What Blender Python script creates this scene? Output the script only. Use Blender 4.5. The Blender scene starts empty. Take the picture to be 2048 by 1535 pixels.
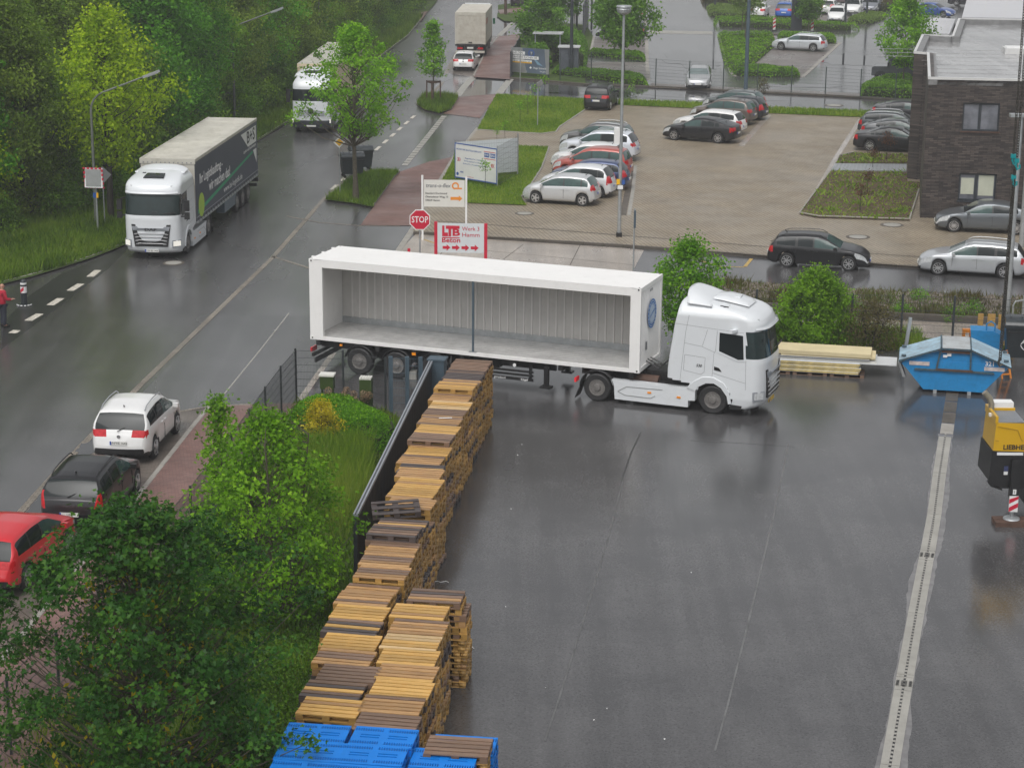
import bpy, math, random
import numpy as np
from mathutils import Matrix, Vector

S = bpy.context.scene
COL = S.collection

# ---------------------------------------------------------------- camera
F_PX, PITCH, ROLL, CAM_H = 4044.4, 0.269, 0.008, 18.685      # focal length in photo pixels (2048 wide), tilt, roll, height
_c, _s = math.cos(PITCH), math.sin(PITCH)
FW = Vector((0, _c, -_s)); UP0 = Vector((0, _s, _c)); RT0 = Vector((1, 0, 0))
RT = RT0 * math.cos(ROLL) + UP0 * math.sin(ROLL)
UP = -RT0 * math.sin(ROLL) + UP0 * math.cos(ROLL)
cd = bpy.data.cameras.new('camera'); cam = bpy.data.objects.new('camera', cd); COL.objects.link(cam)
cd.sensor_width = 36.0; cd.sensor_fit = 'HORIZONTAL'; cd.lens = F_PX / 2048 * 36; cd.clip_start = 0.5; cd.clip_end = 3000
m = Matrix((RT, UP, -FW)).transposed().to_4x4(); m.translation = (0, 0, CAM_H); cam.matrix_world = m
S.camera = cam

# ---------------------------------------------------------------- overcast sky and soft sun
SUN_EL, SUN_AZ = 58, 200          # degrees; sun behind thick cloud
W = bpy.data.worlds.new('World'); S.world = W; W.use_nodes = True
nt = W.node_tree; nt.nodes.clear()
sky = nt.nodes.new('ShaderNodeTexSky'); sky.sky_type = 'NISHITA'; sky.sun_disc = False
sky.sun_elevation = math.radians(SUN_EL); sky.sun_rotation = math.radians(SUN_AZ)
sky.air_density = 1.0; sky.dust_density = 4.0; sky.ozone_density = 1.0
hs = nt.nodes.new('ShaderNodeHueSaturation'); hs.inputs['Saturation'].default_value = 0.12
bg = nt.nodes.new('ShaderNodeBackground'); bg.inputs['Strength'].default_value = 0.145
wo = nt.nodes.new('ShaderNodeOutputWorld')
nt.links.new(sky.outputs[0], hs.inputs['Color']); nt.links.new(hs.outputs[0], bg.inputs['Color']); nt.links.new(bg.outputs[0], wo.inputs['Surface'])
ld = bpy.data.lights.new('sun', 'SUN'); ld.energy = 0.9; ld.angle = math.radians(40); ld.color = (1, 0.97, 0.93)
sun = bpy.data.objects.new('sun', ld); COL.objects.link(sun)
sun.rotation_euler = (math.radians(90 - SUN_EL), 0, math.radians(180 - SUN_AZ))
S.view_settings.view_transform = 'Standard'; S.view_settings.look = 'None'
S.view_settings.gamma = 1.0; S.view_settings.use_curve_mapping = False
S.view_settings.exposure = 0.1
S.cycles.use_denoising = True
S.cycles.max_bounces = 6; S.cycles.diffuse_bounces = 3; S.cycles.glossy_bounces = 3; S.cycles.transparent_max_bounces = 6
S.cycles.transmission_bounces = 2; S.cycles.volume_bounces = 0; S.cycles.caustics_reflective = False; S.cycles.caustics_refractive = False

# ---------------------------------------------------------------- helpers
def G(px, py, z=0.0):
    """surveyed point: where the photo's line of sight meets the height z (world metres)"""
    d = FW + RT * ((px - 1024) / F_PX) - UP * ((py - 767.5) / F_PX)
    t = (z - CAM_H) / d.z
    return Vector((d.x * t, d.y * t, z))

class MB:
    """collects simple shapes; build() links them as ONE mesh object"""
    def __init__(self): self.v = []; self.f = []; self.mi = []; self.cur = 0; self.M = None
    def add(self, vs, fs, mi=None):
        b = len(self.v)
        if self.M is not None: vs = [self.M @ Vector(p) for p in vs]
        self.v.extend([tuple(p) for p in vs]); self.f.extend([tuple(i + b for i in f) for f in fs])
        self.mi.extend([self.cur if mi is None else mi] * len(fs)); return self
    def box(self, c, s, rz=0.0, mi=None, ry=0.0, rx=0.0):
        x, y, z = s[0] / 2, s[1] / 2, s[2] / 2
        vs = [Vector(p) for p in ((-x,-y,-z),(x,-y,-z),(x,y,-z),(-x,y,-z),(-x,-y,z),(x,-y,z),(x,y,z),(-x,y,z))]
        if rz or ry or rx:
            R = Matrix.Rotation(rz, 3, 'Z') @ Matrix.Rotation(ry, 3, 'Y') @ Matrix.Rotation(rx, 3, 'X'); vs = [R @ p for p in vs]
        c = Vector(c); return self.add([p + c for p in vs], [(0,3,2,1),(4,5,6,7),(0,1,5,4),(1,2,6,5),(2,3,7,6),(3,0,4,7)], mi)
    def bbox(self, a, b, mi=None):
        return self.box([(p + q) / 2 for p, q in zip(a, b)], [abs(q - p) for p, q in zip(a, b)], mi=mi)
    def bar(self, p0, p1, w, h, mi=None):
        p0, p1 = Vector(p0), Vector(p1); d = (p1 - p0); L = d.length
        if L < 1e-6: return self
        d /= L; up = Vector((0, 0, 1)) if abs(d.z) < 0.95 else Vector((0, 1, 0))
        r = d.cross(up).normalized(); u = r.cross(d)
        a, b = r * (w / 2), u * (h / 2)
        vs = [p0-a-b, p0+a-b, p0+a+b, p0-a+b, p1-a-b, p1+a-b, p1+a+b, p1-a+b]
        return self.add(vs, [(0,1,2,3),(7,6,5,4),(0,4,5,1),(1,5,6,2),(2,6,7,3),(3,7,4,0)], mi)
    def tube(self, pts, rad, n=8, mi=None, caps=True):
        pts = [Vector(p) for p in pts]
        if not hasattr(rad, '__len__'): rad = [rad] * len(pts)
        vs = []; fs = []; prev = None
        for i, p in enumerate(pts):
            d = (pts[min(i+1, len(pts)-1)] - pts[max(i-1, 0)]).normalized()
            ref = Vector((0, 0, 1)) if abs(d.z) < 0.9 else Vector((1, 0, 0))
            r = d.cross(ref).normalized() if prev is None else (prev - d * prev.dot(d)).normalized()
            prev = r; u = d.cross(r)
            for k in range(n):
                a = 2 * math.pi * k / n; vs.append(p + (r * math.cos(a) + u * math.sin(a)) * rad[i])
        for i in range(len(pts) - 1):
            for k in range(n):
                fs.append((i*n+k, i*n+(k+1) % n, (i+1)*n+(k+1) % n, (i+1)*n+k))
        if caps: fs.append(tuple(range(n-1, -1, -1))); fs.append(tuple((len(pts)-1)*n + k for k in range(n)))
        return self.add(vs, fs, mi)
    def lathe(self, prof, c=(0, 0, 0), axis='Z', n=24, mi=None):
        """prof: list of (radius, along)"""
        vs = []; fs = []; c = Vector(c)
        for r, h in prof:
            for k in range(n):
                a = 2*math.pi*k/n; x, y = r*math.cos(a), r*math.sin(a)
                vs.append(c + Vector((x, y, h) if axis == 'Z' else ((x, h, y) if axis == 'Y' else (h, x, y))))
        for i in range(len(prof)-1):
            for k in range(n): fs.append((i*n+k, i*n+(k+1) % n, (i+1)*n+(k+1) % n, (i+1)*n+k))
        fs.append(tuple(range(n))); fs.append(tuple((len(prof)-1)*n + k for k in range(n)))
        return self.add(vs, fs, mi)
    def prism(self, poly, lo, hi, plane='XY', mi=None):
        """extrude a 2-D polygon; plane XY along z, XZ along y, YZ along x"""
        n = len(poly)
        P = lambda a, b, t: (a, b, t) if plane == 'XY' else ((a, t, b) if plane == 'XZ' else (t, a, b))
        vs = [P(a, b, lo) for a, b in poly] + [P(a, b, hi) for a, b in poly]
        fs = [tuple(range(n-1, -1, -1)), tuple(range(n, 2*n))] + [(i, (i+1) % n, n+(i+1) % n, n+i) for i in range(n)]
        return self.add(vs, fs, mi)
    def frame(self, poly, inner, lo, hi, plane='XZ', mi=None):
        """a flat ring between two polygons with the same number of corners"""
        n = len(poly); P = lambda a, b, t: (a, b, t) if plane == 'XY' else ((a, t, b) if plane == 'XZ' else (t, a, b))
        vs = [P(*p, lo) for p in poly] + [P(*p, lo) for p in inner] + [P(*p, hi) for p in poly] + [P(*p, hi) for p in inner]
        fs = []
        for i in range(n):
            j = (i+1) % n
            fs += [(i, j, n+j, n+i), (2*n+i, 3*n+i, 3*n+j, 2*n+j), (i, 2*n+i, 2*n+j, j), (n+i, n+j, 3*n+j, 3*n+i)]
        return self.add(vs, fs, mi)
    def grid(self, rows, mi=None, closed=False):
        """rows: list of equally long point lists"""
        n = len(rows[0]); vs = [p for r in rows for p in r]; fs = []
        for i in range(len(rows)-1):
            for k in range(n if closed else n-1):
                fs.append((i*n+k, i*n+(k+1) % n, (i+1)*n+(k+1) % n, (i+1)*n+k))
        return self.add(vs, fs, mi)
    def mesh(self, name, mats, smooth=None, normals=True):
        me = bpy.data.meshes.new(name); me.from_pydata(self.v, [], self.f)
        for mt in (mats if isinstance(mats, (list, tuple)) else [mats]): me.materials.append(mt)
        if isinstance(mats, (list, tuple)) and len(mats) > 1: me.polygons.foreach_set('material_index', self.mi)
        if normals: fix_normals(me)
        if smooth:
            me.polygons.foreach_set('use_smooth', [True] * len(me.polygons)); me.set_sharp_from_angle(angle=math.radians(smooth))
        me.update(); return me
    def build(self, name, mats, parent=None, smooth=None, normals=True):
        return put(name, self.mesh(name, mats, smooth, normals), parent)

import bmesh
def fix_normals(me):
    bm = bmesh.new(); bm.from_mesh(me); bmesh.ops.recalc_face_normals(bm, faces=bm.faces); bm.to_mesh(me); bm.free()

def put(name, me, parent=None):
    o = bpy.data.objects.new(name, me); COL.objects.link(o)
    if parent is not None: o.parent = parent
    return o

def tag(o, label=None, cat=None, group=None, kind=None):
    if label: o['label'] = label
    if cat: o['category'] = cat
    if group: o['group'] = group
    if kind: o['kind'] = kind
    return o

def thing(name, label, cat, loc=(0, 0, 0), rz=0.0, group=None):
    o = bpy.data.objects.new(name, None); COL.objects.link(o); o.empty_display_size = 0.2
    o.location = loc; o.rotation_euler = (0, 0, rz)
    return tag(o, label, cat, group)

def copy_tree(o, parent=None):
    c = o.copy(); COL.objects.link(c)
    if parent is not None: c.parent = parent
    for ch in list(o.children): copy_tree(ch, c)
    return c

def np_mesh(name, V, Fc, mats, var=None, smooth=False):
    """fast mesh from numpy arrays; Fc has 3 or 4 columns; var is one float per face"""
    me = bpy.data.meshes.new(name); V = np.asarray(V, np.float32); Fc = np.asarray(Fc, np.int32); k = Fc.shape[1]
    me.vertices.add(len(V)); me.vertices.foreach_set('co', V.ravel())
    me.loops.add(Fc.size); me.loops.foreach_set('vertex_index', Fc.ravel())
    me.polygons.add(len(Fc)); me.polygons.foreach_set('loop_start', np.arange(0, Fc.size, k, dtype=np.int32))
    me.polygons.foreach_set('loop_total', np.full(len(Fc), k, np.int32))
    for mt in (mats if isinstance(mats, (list, tuple)) else [mats]): me.materials.append(mt)
    if smooth: me.polygons.foreach_set('use_smooth', np.ones(len(Fc), bool))
    me.update(calc_edges=True)
    if var is not None:
        a = me.attributes.new('var', 'FLOAT', 'FACE'); a.data.foreach_set('value', np.asarray(var, np.float32))
    return me

def inside(poly, P):
    """which points of P (n,2) lie inside the polygon"""
    poly = np.asarray(poly)[:, :2]; x, y = P[:, 0], P[:, 1]; r = np.zeros(len(P), bool); j = len(poly)-1
    for i in range(len(poly)):
        xi, yi = poly[i]; xj, yj = poly[j]
        c = ((yi > y) != (yj > y)) & (x < (xj-xi)*(y-yi)/((yj-yi) if yj != yi else 1e-9)+xi)
        r ^= c; j = i
    return r

def scatter(poly, n, rng):
    poly = np.asarray([(p[0], p[1]) for p in poly]); lo, hi = poly.min(0), poly.max(0); out = np.zeros((0, 2))
    while len(out) < n:
        P = lo + rng.random((n*2, 2)) * (hi-lo); out = np.vstack([out, P[inside(poly, P)]])
    return out[:n]

# ---------------------------------------------------------------- materials
def new_mat(name):
    mt = bpy.data.materials.new(name); mt.use_nodes = True; t = mt.node_tree; b = t.nodes['Principled BSDF']
    return mt, t, b
def N(t, kind, **kw):
    n = t.nodes.new('ShaderNode' + kind)
    for k, v in kw.items():
        if k in n.inputs: n.inputs[k].default_value = v
        else: setattr(n, k, v)
    return n
def rgba(c): return (c[0], c[1], c[2], 1.0)
def ramp(t, fac, stops):
    r = t.nodes.new('ShaderNodeValToRGB'); e = r.color_ramp.elements
    while len(e) < len(stops): e.new(0.5)
    for i, (p, c) in enumerate(stops): e[i].position = p; e[i].color = rgba(c) if hasattr(c, '__len__') else (c, c, c, 1)
    t.links.new(fac, r.inputs['Fac']); return r.outputs['Color']
def mapping(t, scale=(1, 1, 1), rot=0.0, coord='Object'):
    tc = t.nodes.new('ShaderNodeTexCoord'); mp = t.nodes.new('ShaderNodeMapping')
    mp.inputs['Scale'].default_value = scale; mp.inputs['Rotation'].default_value = (0, 0, rot)
    t.links.new(tc.outputs[coord], mp.inputs['Vector']); return mp.outputs[0]
def mixc(t, fac, a, b, mode='MIX'):
    n = t.nodes.new('ShaderNodeMix'); n.data_type = 'RGBA'; n.blend_type = mode
    for s, v in ((0, fac), (6, a), (7, b)):
        if hasattr(v, 'is_linked') or isinstance(v, bpy.types.NodeSocket): t.links.new(v, n.inputs[s])
        else: n.inputs[s].default_value = v if s == 0 else rgba(v)
    return n.outputs[2]
def bump(t, b, h, strength, dist):
    n = t.nodes.new('ShaderNodeBump'); n.inputs['Strength'].default_value = strength; n.inputs['Distance'].default_value = dist
    t.links.new(h, n.inputs['Height']); t.links.new(n.outputs[0], b.inputs['Normal'])

def pm(name, col, rough=0.5, metal=0.0, var=0.12, scale=2.5, dirt=None, dirt_amt=0.0, bmp=0.0, bscale=30.0, coat=0.0, emit=0.0, spec=0.5):
    """plain painted / plastic / metal surface with uneven colour, optional dirt and relief"""
    mt, t, b = new_mat(name); v = mapping(t)
    n1 = N(t, 'TexNoise', Scale=scale, Detail=6.0, Roughness=0.6); t.links.new(v, n1.inputs['Vector'])
    lo = tuple(max(0, c*(1-var)) for c in col); hi = tuple(min(1, c*(1+var)) for c in col)
    c = ramp(t, n1.outputs[0], [(0.3, lo), (0.7, hi)])
    if dirt_amt > 0:
        n2 = N(t, 'TexNoise', Scale=scale*2.3, Detail=8.0, Roughness=0.7); t.links.new(v, n2.inputs['Vector'])
        f = ramp(t, n2.outputs[0], [(0.62-dirt_amt*0.4, 0), (0.75, min(1, dirt_amt*1.6))]); c = mixc(t, f, c, dirt or (0.1, 0.08, 0.06))
    t.links.new(c, b.inputs['Base Color'])
    b.inputs['Roughness'].default_value = rough; b.inputs['Metallic'].default_value = metal
    b.inputs['Coat Weight'].default_value = coat; b.inputs['Coat Roughness'].default_value = 0.06
    b.inputs['Specular IOR Level'].default_value = spec
    if emit > 0: b.inputs['Emission Color'].default_value = rgba(col); b.inputs['Emission Strength'].default_value = emit
    if bmp > 0:
        n3 = N(t, 'TexNoise', Scale=bscale, Detail=4.0); t.links.new(v, n3.inputs['Vector']); bump(t, b, n3.outputs[0], bmp, 0.01)
    return mt

def asphalt(name, lo, hi, wet=(0.16, 0.42), wscale=0.12, rot=0.0, spec=0.8):
    """rain-wet asphalt: dark aggregate, water film of uneven thickness"""
    mt, t, b = new_mat(name); v = mapping(t, rot=rot)
    vs = mapping(t, scale=(1, 0.35, 1), rot=rot)
    n1 = N(t, 'TexNoise', Scale=0.35, Detail=8.0, Roughness=0.65); t.links.new(v, n1.inputs['Vector'])
    n2 = N(t, 'TexNoise', Scale=17.0, Detail=5.0, Roughness=0.85); t.links.new(v, n2.inputs['Vector'])
    c1 = ramp(t, n1.outputs[0], [(0.3, lo), (0.72, hi)])
    c2 = ramp(t, n2.outputs[0], [(0.35, 0.5), (0.65, 1.5)])
    st_ = N(t, 'TexNoise', Scale=1.0, Detail=5.0, Roughness=0.6); t.links.new(mapping(t, scale=(1.6, 0.07, 1), rot=rot), st_.inputs['Vector'])
    c1 = mixc(t, 1.0, c1, ramp(t, st_.outputs[0], [(0.3, 0.8), (0.7, 1.2)]), 'MULTIPLY')
    sp_ = N(t, 'TexNoise', Scale=0.8, Detail=6.0, Roughness=0.7); t.links.new(v, sp_.inputs['Vector'])
    c1 = mixc(t, 1.0, c1, ramp(t, sp_.outputs[0], [(0.60, 1.0), (0.72, 0.72)]), 'MULTIPLY')
    t.links.new(mixc(t, 1.0, c1, c2, 'MULTIPLY'), b.inputs['Base Color'])
    n3 = N(t, 'TexNoise', Scale=wscale, Detail=3.0, Roughness=0.5, Distortion=0.6); t.links.new(vs, n3.inputs['Vector'])
    n3b = N(t, 'TexNoise', Scale=wscale*9, Detail=3.0, Roughness=0.5); t.links.new(vs, n3b.inputs['Vector'])
    a = N(t, 'Math', operation='MULTIPLY_ADD'); t.links.new(n3b.outputs[0], a.inputs[0]); a.inputs[1].default_value = 0.14; t.links.new(n3.outputs[0], a.inputs[2])
    r = ramp(t, a.outputs[0], [(0.40, wet[0]), (0.55, (wet[0]+wet[1])/2), (0.75, wet[1])])
    t.links.new(r, b.inputs['Roughness'])
    b.inputs['Specular IOR Level'].default_value = spec
    n4 = N(t, 'TexNoise', Scale=24.0, Detail=3.0, Roughness=0.7); t.links.new(v, n4.inputs['Vector'])
    bm = t.nodes.new('ShaderNodeBump'); bm.inputs['Distance'].default_value = 0.004
    st = N(t, 'Math', operation='MULTIPLY'); t.links.new(r, st.inputs[0]); st.inputs[1].default_value = 0.55
    t.links.new(st.outputs[0], bm.inputs['Strength']); t.links.new(n4.outputs[0], bm.inputs['Height']); t.links.new(bm.outputs[0], b.inputs['Normal'])
    return mt

def pavers(name, cols, joint, bw=0.2, bh=0.1, rot=0.0, rough=(0.3, 0.6), stain=0.25, mort=0.055):
    """block paving too small to model one by one"""
    mt, t, b = new_mat(name); v = mapping(t, rot=rot)
    br = t.nodes.new('ShaderNodeTexBrick'); br.inputs['Scale'].default_value = 1.0
    br.inputs['Brick Width'].default_value = bw; br.inputs['Row Height'].default_value = bh; br.inputs['Mortar Size'].default_value = min(bw, bh)*mort
    br.inputs['Mortar Smooth'].default_value = 0.3; br.inputs['Bias'].default_value = 0.0
    br.inputs['Color1'].default_value = rgba(cols[0]); br.inputs['Color2'].default_value = rgba(cols[1]); br.inputs['Mortar'].default_value = rgba(joint)
    t.links.new(v, br.inputs['Vector'])
    n1 = N(t, 'TexNoise', Scale=0.45, Detail=8.0, Roughness=0.7); t.links.new(v, n1.inputs['Vector'])
    c = mixc(t, 1.0, br.outputs[0], ramp(t, n1.outputs[0], [(0.3, 1-stain), (0.7, 1+stain)]), 'MULTIPLY')
    t.links.new(c, b.inputs['Base Color'])
    b.inputs['Specular IOR Level'].default_value = 0.35
    n2 = N(t, 'TexNoise', Scale=0.25, Detail=6.0, Roughness=0.6); t.links.new(v, n2.inputs['Vector'])
    t.links.new(ramp(t, n2.outputs[0], [(0.4, rough[0]), (0.65, rough[1])]), b.inputs['Roughness'])
    bm = t.nodes.new('ShaderNodeBump'); bm.inputs['Distance'].default_value = 0.006; bm.inputs['Strength'].default_value = 0.5
    inv = N(t, 'Math', operation='SUBTRACT'); inv.inputs[0].default_value = 1.0; t.links.new(br.outputs['Fac'], inv.inputs[1])
    t.links.new(inv.outputs[0], bm.inputs['Height']); t.links.new(bm.outputs[0], b.inputs['Normal'])
    return mt

def earth(name, stops, scale=0.6, fine=14.0, rough=0.85):
    mt, t, b = new_mat(name); v = mapping(t)
    n1 = N(t, 'TexNoise', Scale=scale, Detail=8.0, Roughness=0.65); t.links.new(v, n1.inputs['Vector'])
    n2 = N(t, 'TexNoise', Scale=fine, Detail=5.0, Roughness=0.75); t.links.new(v, n2.inputs['Vector'])
    c = ramp(t, n1.outputs[0], stops); c = mixc(t, 1.0, c, ramp(t, n2.outputs[0], [(0.3, 0.45), (0.7, 1.55)]), 'MULTIPLY')
    t.links.new(c, b.inputs['Base Color']); b.inputs['Roughness'].default_value = rough; b.inputs['Specular IOR Level'].default_value = 0.25
    bump(t, b, n2.outputs[0], 0.8, 0.05); return mt

def leafmat(name, dark, mid, light, rough=0.45, trans=0.35, hue_noise=0.5):
    """leaf colour varies leaf by leaf and bough by bough ('var' on the faces)"""
    mt, t, b = new_mat(name)
    at = t.nodes.new('ShaderNodeAttribute'); at.attribute_name = 'var'
    oi = t.nodes.new('ShaderNodeObjectInfo')
    a = N(t, 'Math', operation='MULTIPLY_ADD'); t.links.new(oi.outputs['Random'], a.inputs[0]); a.inputs[1].default_value = 0.12; t.links.new(at.outputs['Fac'], a.inputs[2])
    c = ramp(t, a.outputs[0], [(0.05, dark), (0.5, mid), (1.0, light)])
    t.links.new(c, b.inputs['Base Color']); b.inputs['Roughness'].default_value = rough; b.inputs['Specular IOR Level'].default_value = 0.12
    tr = t.nodes.new('ShaderNodeBsdfTranslucent'); c2 = mixc(t, 1.0, c, (1.2, 1.4, 0.5), 'MULTIPLY'); t.links.new(c2, tr.inputs['Color'])
    mx = t.nodes.new('ShaderNodeMixShader'); mx.inputs[0].default_value = trans
    t.links.new(b.outputs[0], mx.inputs[1]); t.links.new(tr.outputs[0], mx.inputs[2])
    t.links.new(mx.outputs[0], t.nodes['Material Output'].inputs['Surface']); return mt

def wood(name, a, b_, dark):
    mt, t, b = new_mat(name); v = mapping(t, scale=(1.2, 14, 14)); oi = t.nodes.new('ShaderNodeObjectInfo')
    off = N(t, 'VectorMath', operation='ADD'); t.links.new(v, off.inputs[0]); 
    sc = N(t, 'Math', operation='MULTIPLY'); t.links.new(oi.outputs['Random'], sc.inputs[0]); sc.inputs[1].default_value = 60.0
    t.links.new(sc.outputs[0], off.inputs[1])
    n1 = N(t, 'TexNoise', Scale=2.0, Detail=6.0, Roughness=0.7); t.links.new(off.outputs[0], n1.inputs['Vector'])
    n2 = N(t, 'TexNoise', Scale=0.5, Detail=3.0); t.links.new(off.outputs[0], n2.inputs['Vector'])
    c = ramp(t, n1.outputs[0], [(0.25, dark), (0.45, a), (0.8, b_)])
    c = mixc(t, 1.0, c, ramp(t, oi.outputs['Random'], [(0, 0.72), (1, 1.15)]), 'MULTIPLY')
    t.links.new(c, b.inputs['Base Color']); b.inputs['Roughness'].default_value = 0.45
    bump(t, b, n1.outputs[0], 0.25, 0.004); return mt

M = {}
M['asphalt_street'] = asphalt('asphalt_street', (0.05, 0.049, 0.049), (0.082, 0.080, 0.079), wet=(0.12, 0.34), wscale=0.08)
M['asphalt_yard'] = asphalt('asphalt_yard', (0.05, 0.049, 0.051), (0.088, 0.086, 0.087), wet=(0.10, 0.30), wscale=0.1, rot=0.25)
M['asphalt_apron'] = asphalt('asphalt_apron', (0.06, 0.06, 0.062), (0.092, 0.091, 0.091), wet=(0.17, 0.36), wscale=0.15, rot=0.3)
M['asphalt_far'] = asphalt('asphalt_far', (0.06, 0.06, 0.062), (0.10, 0.10, 0.10), wet=(0.05, 0.22), wscale=0.1)
M['asphalt_patch'] = asphalt('asphalt_patch', (0.02, 0.02, 0.02), (0.032, 0.032, 0.032), wet=(0.3, 0.5), wscale=0.2)
M['concrete'] = asphalt('wet_concrete', (0.25, 0.215, 0.18), (0.4, 0.35, 0.30), wet=(0.15, 0.4), wscale=0.2)
M['concrete_light'] = pm('pale_concrete', (0.33, 0.32, 0.29), 0.55, var=0.15, scale=1.2, dirt=(0.2, 0.18, 0.15), dirt_amt=0.3, bmp=0.15, bscale=60)
M['kerb'] = pm('kerb_concrete', (0.34, 0.32, 0.29), 0.6, var=0.22, scale=1.5, dirt=(0.12, 0.11, 0.08), dirt_amt=0.4, bmp=0.2)
M['kerb_dark'] = pm('dark_kerb', (0.10, 0.085, 0.07), 0.6, var=0.3, scale=1.5, dirt=(0.05, 0.05, 0.03), dirt_amt=0.4, bmp=0.2)
M['setts'] = pavers('gutter_setts', ((0.19, 0.165, 0.135), (0.26, 0.225, 0.185)), (0.06, 0.055, 0.05), 0.16, 0.16, rot=0.0, stain=0.35)
M['paver_lot'] = pavers('lot_pavers', ((0.30, 0.245, 0.175), (0.36, 0.30, 0.218)), (0.085, 0.073, 0.055), 0.2, 0.2, rot=1.33, stain=0.2, rough=(0.35, 0.6), mort=0.11)
M['paver_red'] = pavers('red_pavers', ((0.175, 0.095, 0.082), (0.225, 0.13, 0.11)), (0.07, 0.05, 0.045), 0.2, 0.1, rot=-0.2, stain=0.3)
M['paver_brown'] = pavers('brown_pavers', ((0.13, 0.11, 0.095), (0.17, 0.145, 0.125)), (0.045, 0.04, 0.035), 0.2, 0.1, rot=-0.1, stain=0.3, rough=(0.22, 0.5))
M['paver_grey'] = pavers('grey_pavers', ((0.16, 0.14, 0.13), (0.2, 0.175, 0.16)), (0.07, 0.06, 0.055), 0.2, 0.1, rot=0.0, stain=0.2, rough=(0.25, 0.5))
M['grass_soil'] = earth('grass_ground', [(0.3, (0.035, 0.055, 0.012)), (0.5, (0.055, 0.095, 0.016)), (0.7, (0.085, 0.125, 0.022))])
M['lawn_soil'] = earth('lawn_ground', [(0.3, (0.075, 0.14, 0.014)), (0.5, (0.11, 0.19, 0.02)), (0.72, (0.16, 0.21, 0.03))])
M['soil'] = earth('bare_soil', [(0.3, (0.07, 0.05, 0.03)), (0.5, (0.11, 0.075, 0.045)), (0.7, (0.12, 0.10, 0.05))], scale=1.0, fine=9.0)
M['forest_floor'] = earth('forest_floor', [(0.3, (0.018, 0.026, 0.008)), (0.6, (0.035, 0.05, 0.014)), (0.75, (0.05, 0.07, 0.02))])
M['stone'] = earth('rubble', [(0.3, (0.10, 0.085, 0.07)), (0.5, (0.2, 0.17, 0.14)), (0.7, (0.32, 0.28, 0.24))], scale=6.0, fine=20)
M['white_line'] = pm('road_paint_white', (0.62, 0.58, 0.5), 0.5, var=0.2, scale=4, dirt=(0.12, 0.11, 0.1), dirt_amt=0.45)
M['yellow_line'] = pm('road_paint_yellow', (0.55, 0.36, 0.08), 0.5, var=0.2, scale=4, dirt=(0.1, 0.09, 0.08), dirt_amt=0.5)
M['black'] = pm('black_plastic', (0.012, 0.012, 0.013), 0.4, var=0.2)
M['rubber'] = pm('tyre_rubber', (0.018, 0.018, 0.019), 0.6, var=0.25, scale=6, dirt=(0.06, 0.055, 0.05), dirt_amt=0.25)
M['chassis'] = pm('chassis_black', (0.013, 0.013, 0.014), 0.42, var=0.3, scale=3, dirt=(0.06, 0.05, 0.045), dirt_amt=0.3)
M['alloy'] = pm('alloy', (0.62, 0.62, 0.63), 0.28, metal=0.85, var=0.1)
M['alloy_dull'] = pm('dull_steel_wheel', (0.22, 0.21, 0.2), 0.5, metal=0.3, var=0.2, scale=8, dirt=(0.08, 0.06, 0.05), dirt_amt=0.4)
M['chrome'] = pm('chrome', (0.75, 0.75, 0.76), 0.15, metal=1.0, var=0.05)
M['galv'] = pm('galvanised_steel', (0.42, 0.44, 0.45), 0.42, metal=0.55, var=0.15, scale=5, bmp=0.05)
M['post_grey'] = pm('grey_green_post', (0.13, 0.145, 0.125), 0.5, var=0.2, scale=4, dirt=(0.12, 0.12, 0.06), dirt_amt=0.3)
M['anthracite'] = pm('anthracite_steel', (0.035, 0.042, 0.05), 0.4, var=0.15, scale=2, dirt=(0.08, 0.08, 0.07), dirt_amt=0.15)
M['anth_light'] = pm('blue_grey_steel', (0.075, 0.11, 0.14), 0.38, var=0.12, scale=2)
M['rail_grey'] = pm('pale_grey_rail', (0.33, 0.35, 0.38), 0.35, var=0.12, metal=0.2)
M['wire'] = pm('anthracite_wire', (0.04, 0.046, 0.05), 0.45, var=0.1)
M['wire_green'] = pm('green_wire', (0.045, 0.065, 0.06), 0.45, var=0.1)
M['white_paint'] = pm('white_truck_paint', (0.70, 0.725, 0.745), 0.3, var=0.025, scale=1.5, coat=0.5, dirt=(0.5, 0.49, 0.46), dirt_amt=0.12)
M['white_cont'] = pm('white_container_paint', (0.85, 0.84, 0.82), 0.42, var=0.03, scale=1.2, dirt=(0.45, 0.42, 0.37), dirt_amt=0.16)
M['grey_inner'] = pm('grey_container_wall', (0.56, 0.545, 0.52), 0.32, var=0.10, scale=1.0, dirt=(0.35, 0.33, 0.31), dirt_amt=0.2)
M['steel_floor'] = pm('steel_floor', (0.58, 0.57, 0.555), 0.28, metal=0.2, var=0.2, scale=1.5, dirt=(0.2, 0.18, 0.17), dirt_amt=0.3)
M['glass'] = pm('dark_glass', (0.010, 0.015, 0.016), 0.04, var=0.15, spec=0.3)
M['glass_teal'] = pm('tinted_glass', (0.035, 0.075, 0.07), 0.04, var=0.3, scale=2.0, spec=0.5)
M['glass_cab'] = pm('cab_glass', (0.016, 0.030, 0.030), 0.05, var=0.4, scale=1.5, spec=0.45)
M['panel_gap'] = pm('panel_gap_shade', (0.22, 0.23, 0.24), 0.5)
M['blade_metal'] = pm('bright_blade', (0.42, 0.42, 0.43), 0.3, metal=0.3, var=0.05)
M['rib'] = pm('highlit_rib', (0.72, 0.70, 0.68), 0.32, var=0.05)  # highlights along the ribs put into a colour lighter than the wall
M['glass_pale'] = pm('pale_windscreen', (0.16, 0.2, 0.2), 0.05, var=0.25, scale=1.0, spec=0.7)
M['lamp_clear'] = pm('clear_lamp', (0.62, 0.64, 0.65), 0.1, var=0.25, scale=12, metal=0.2)
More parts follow.
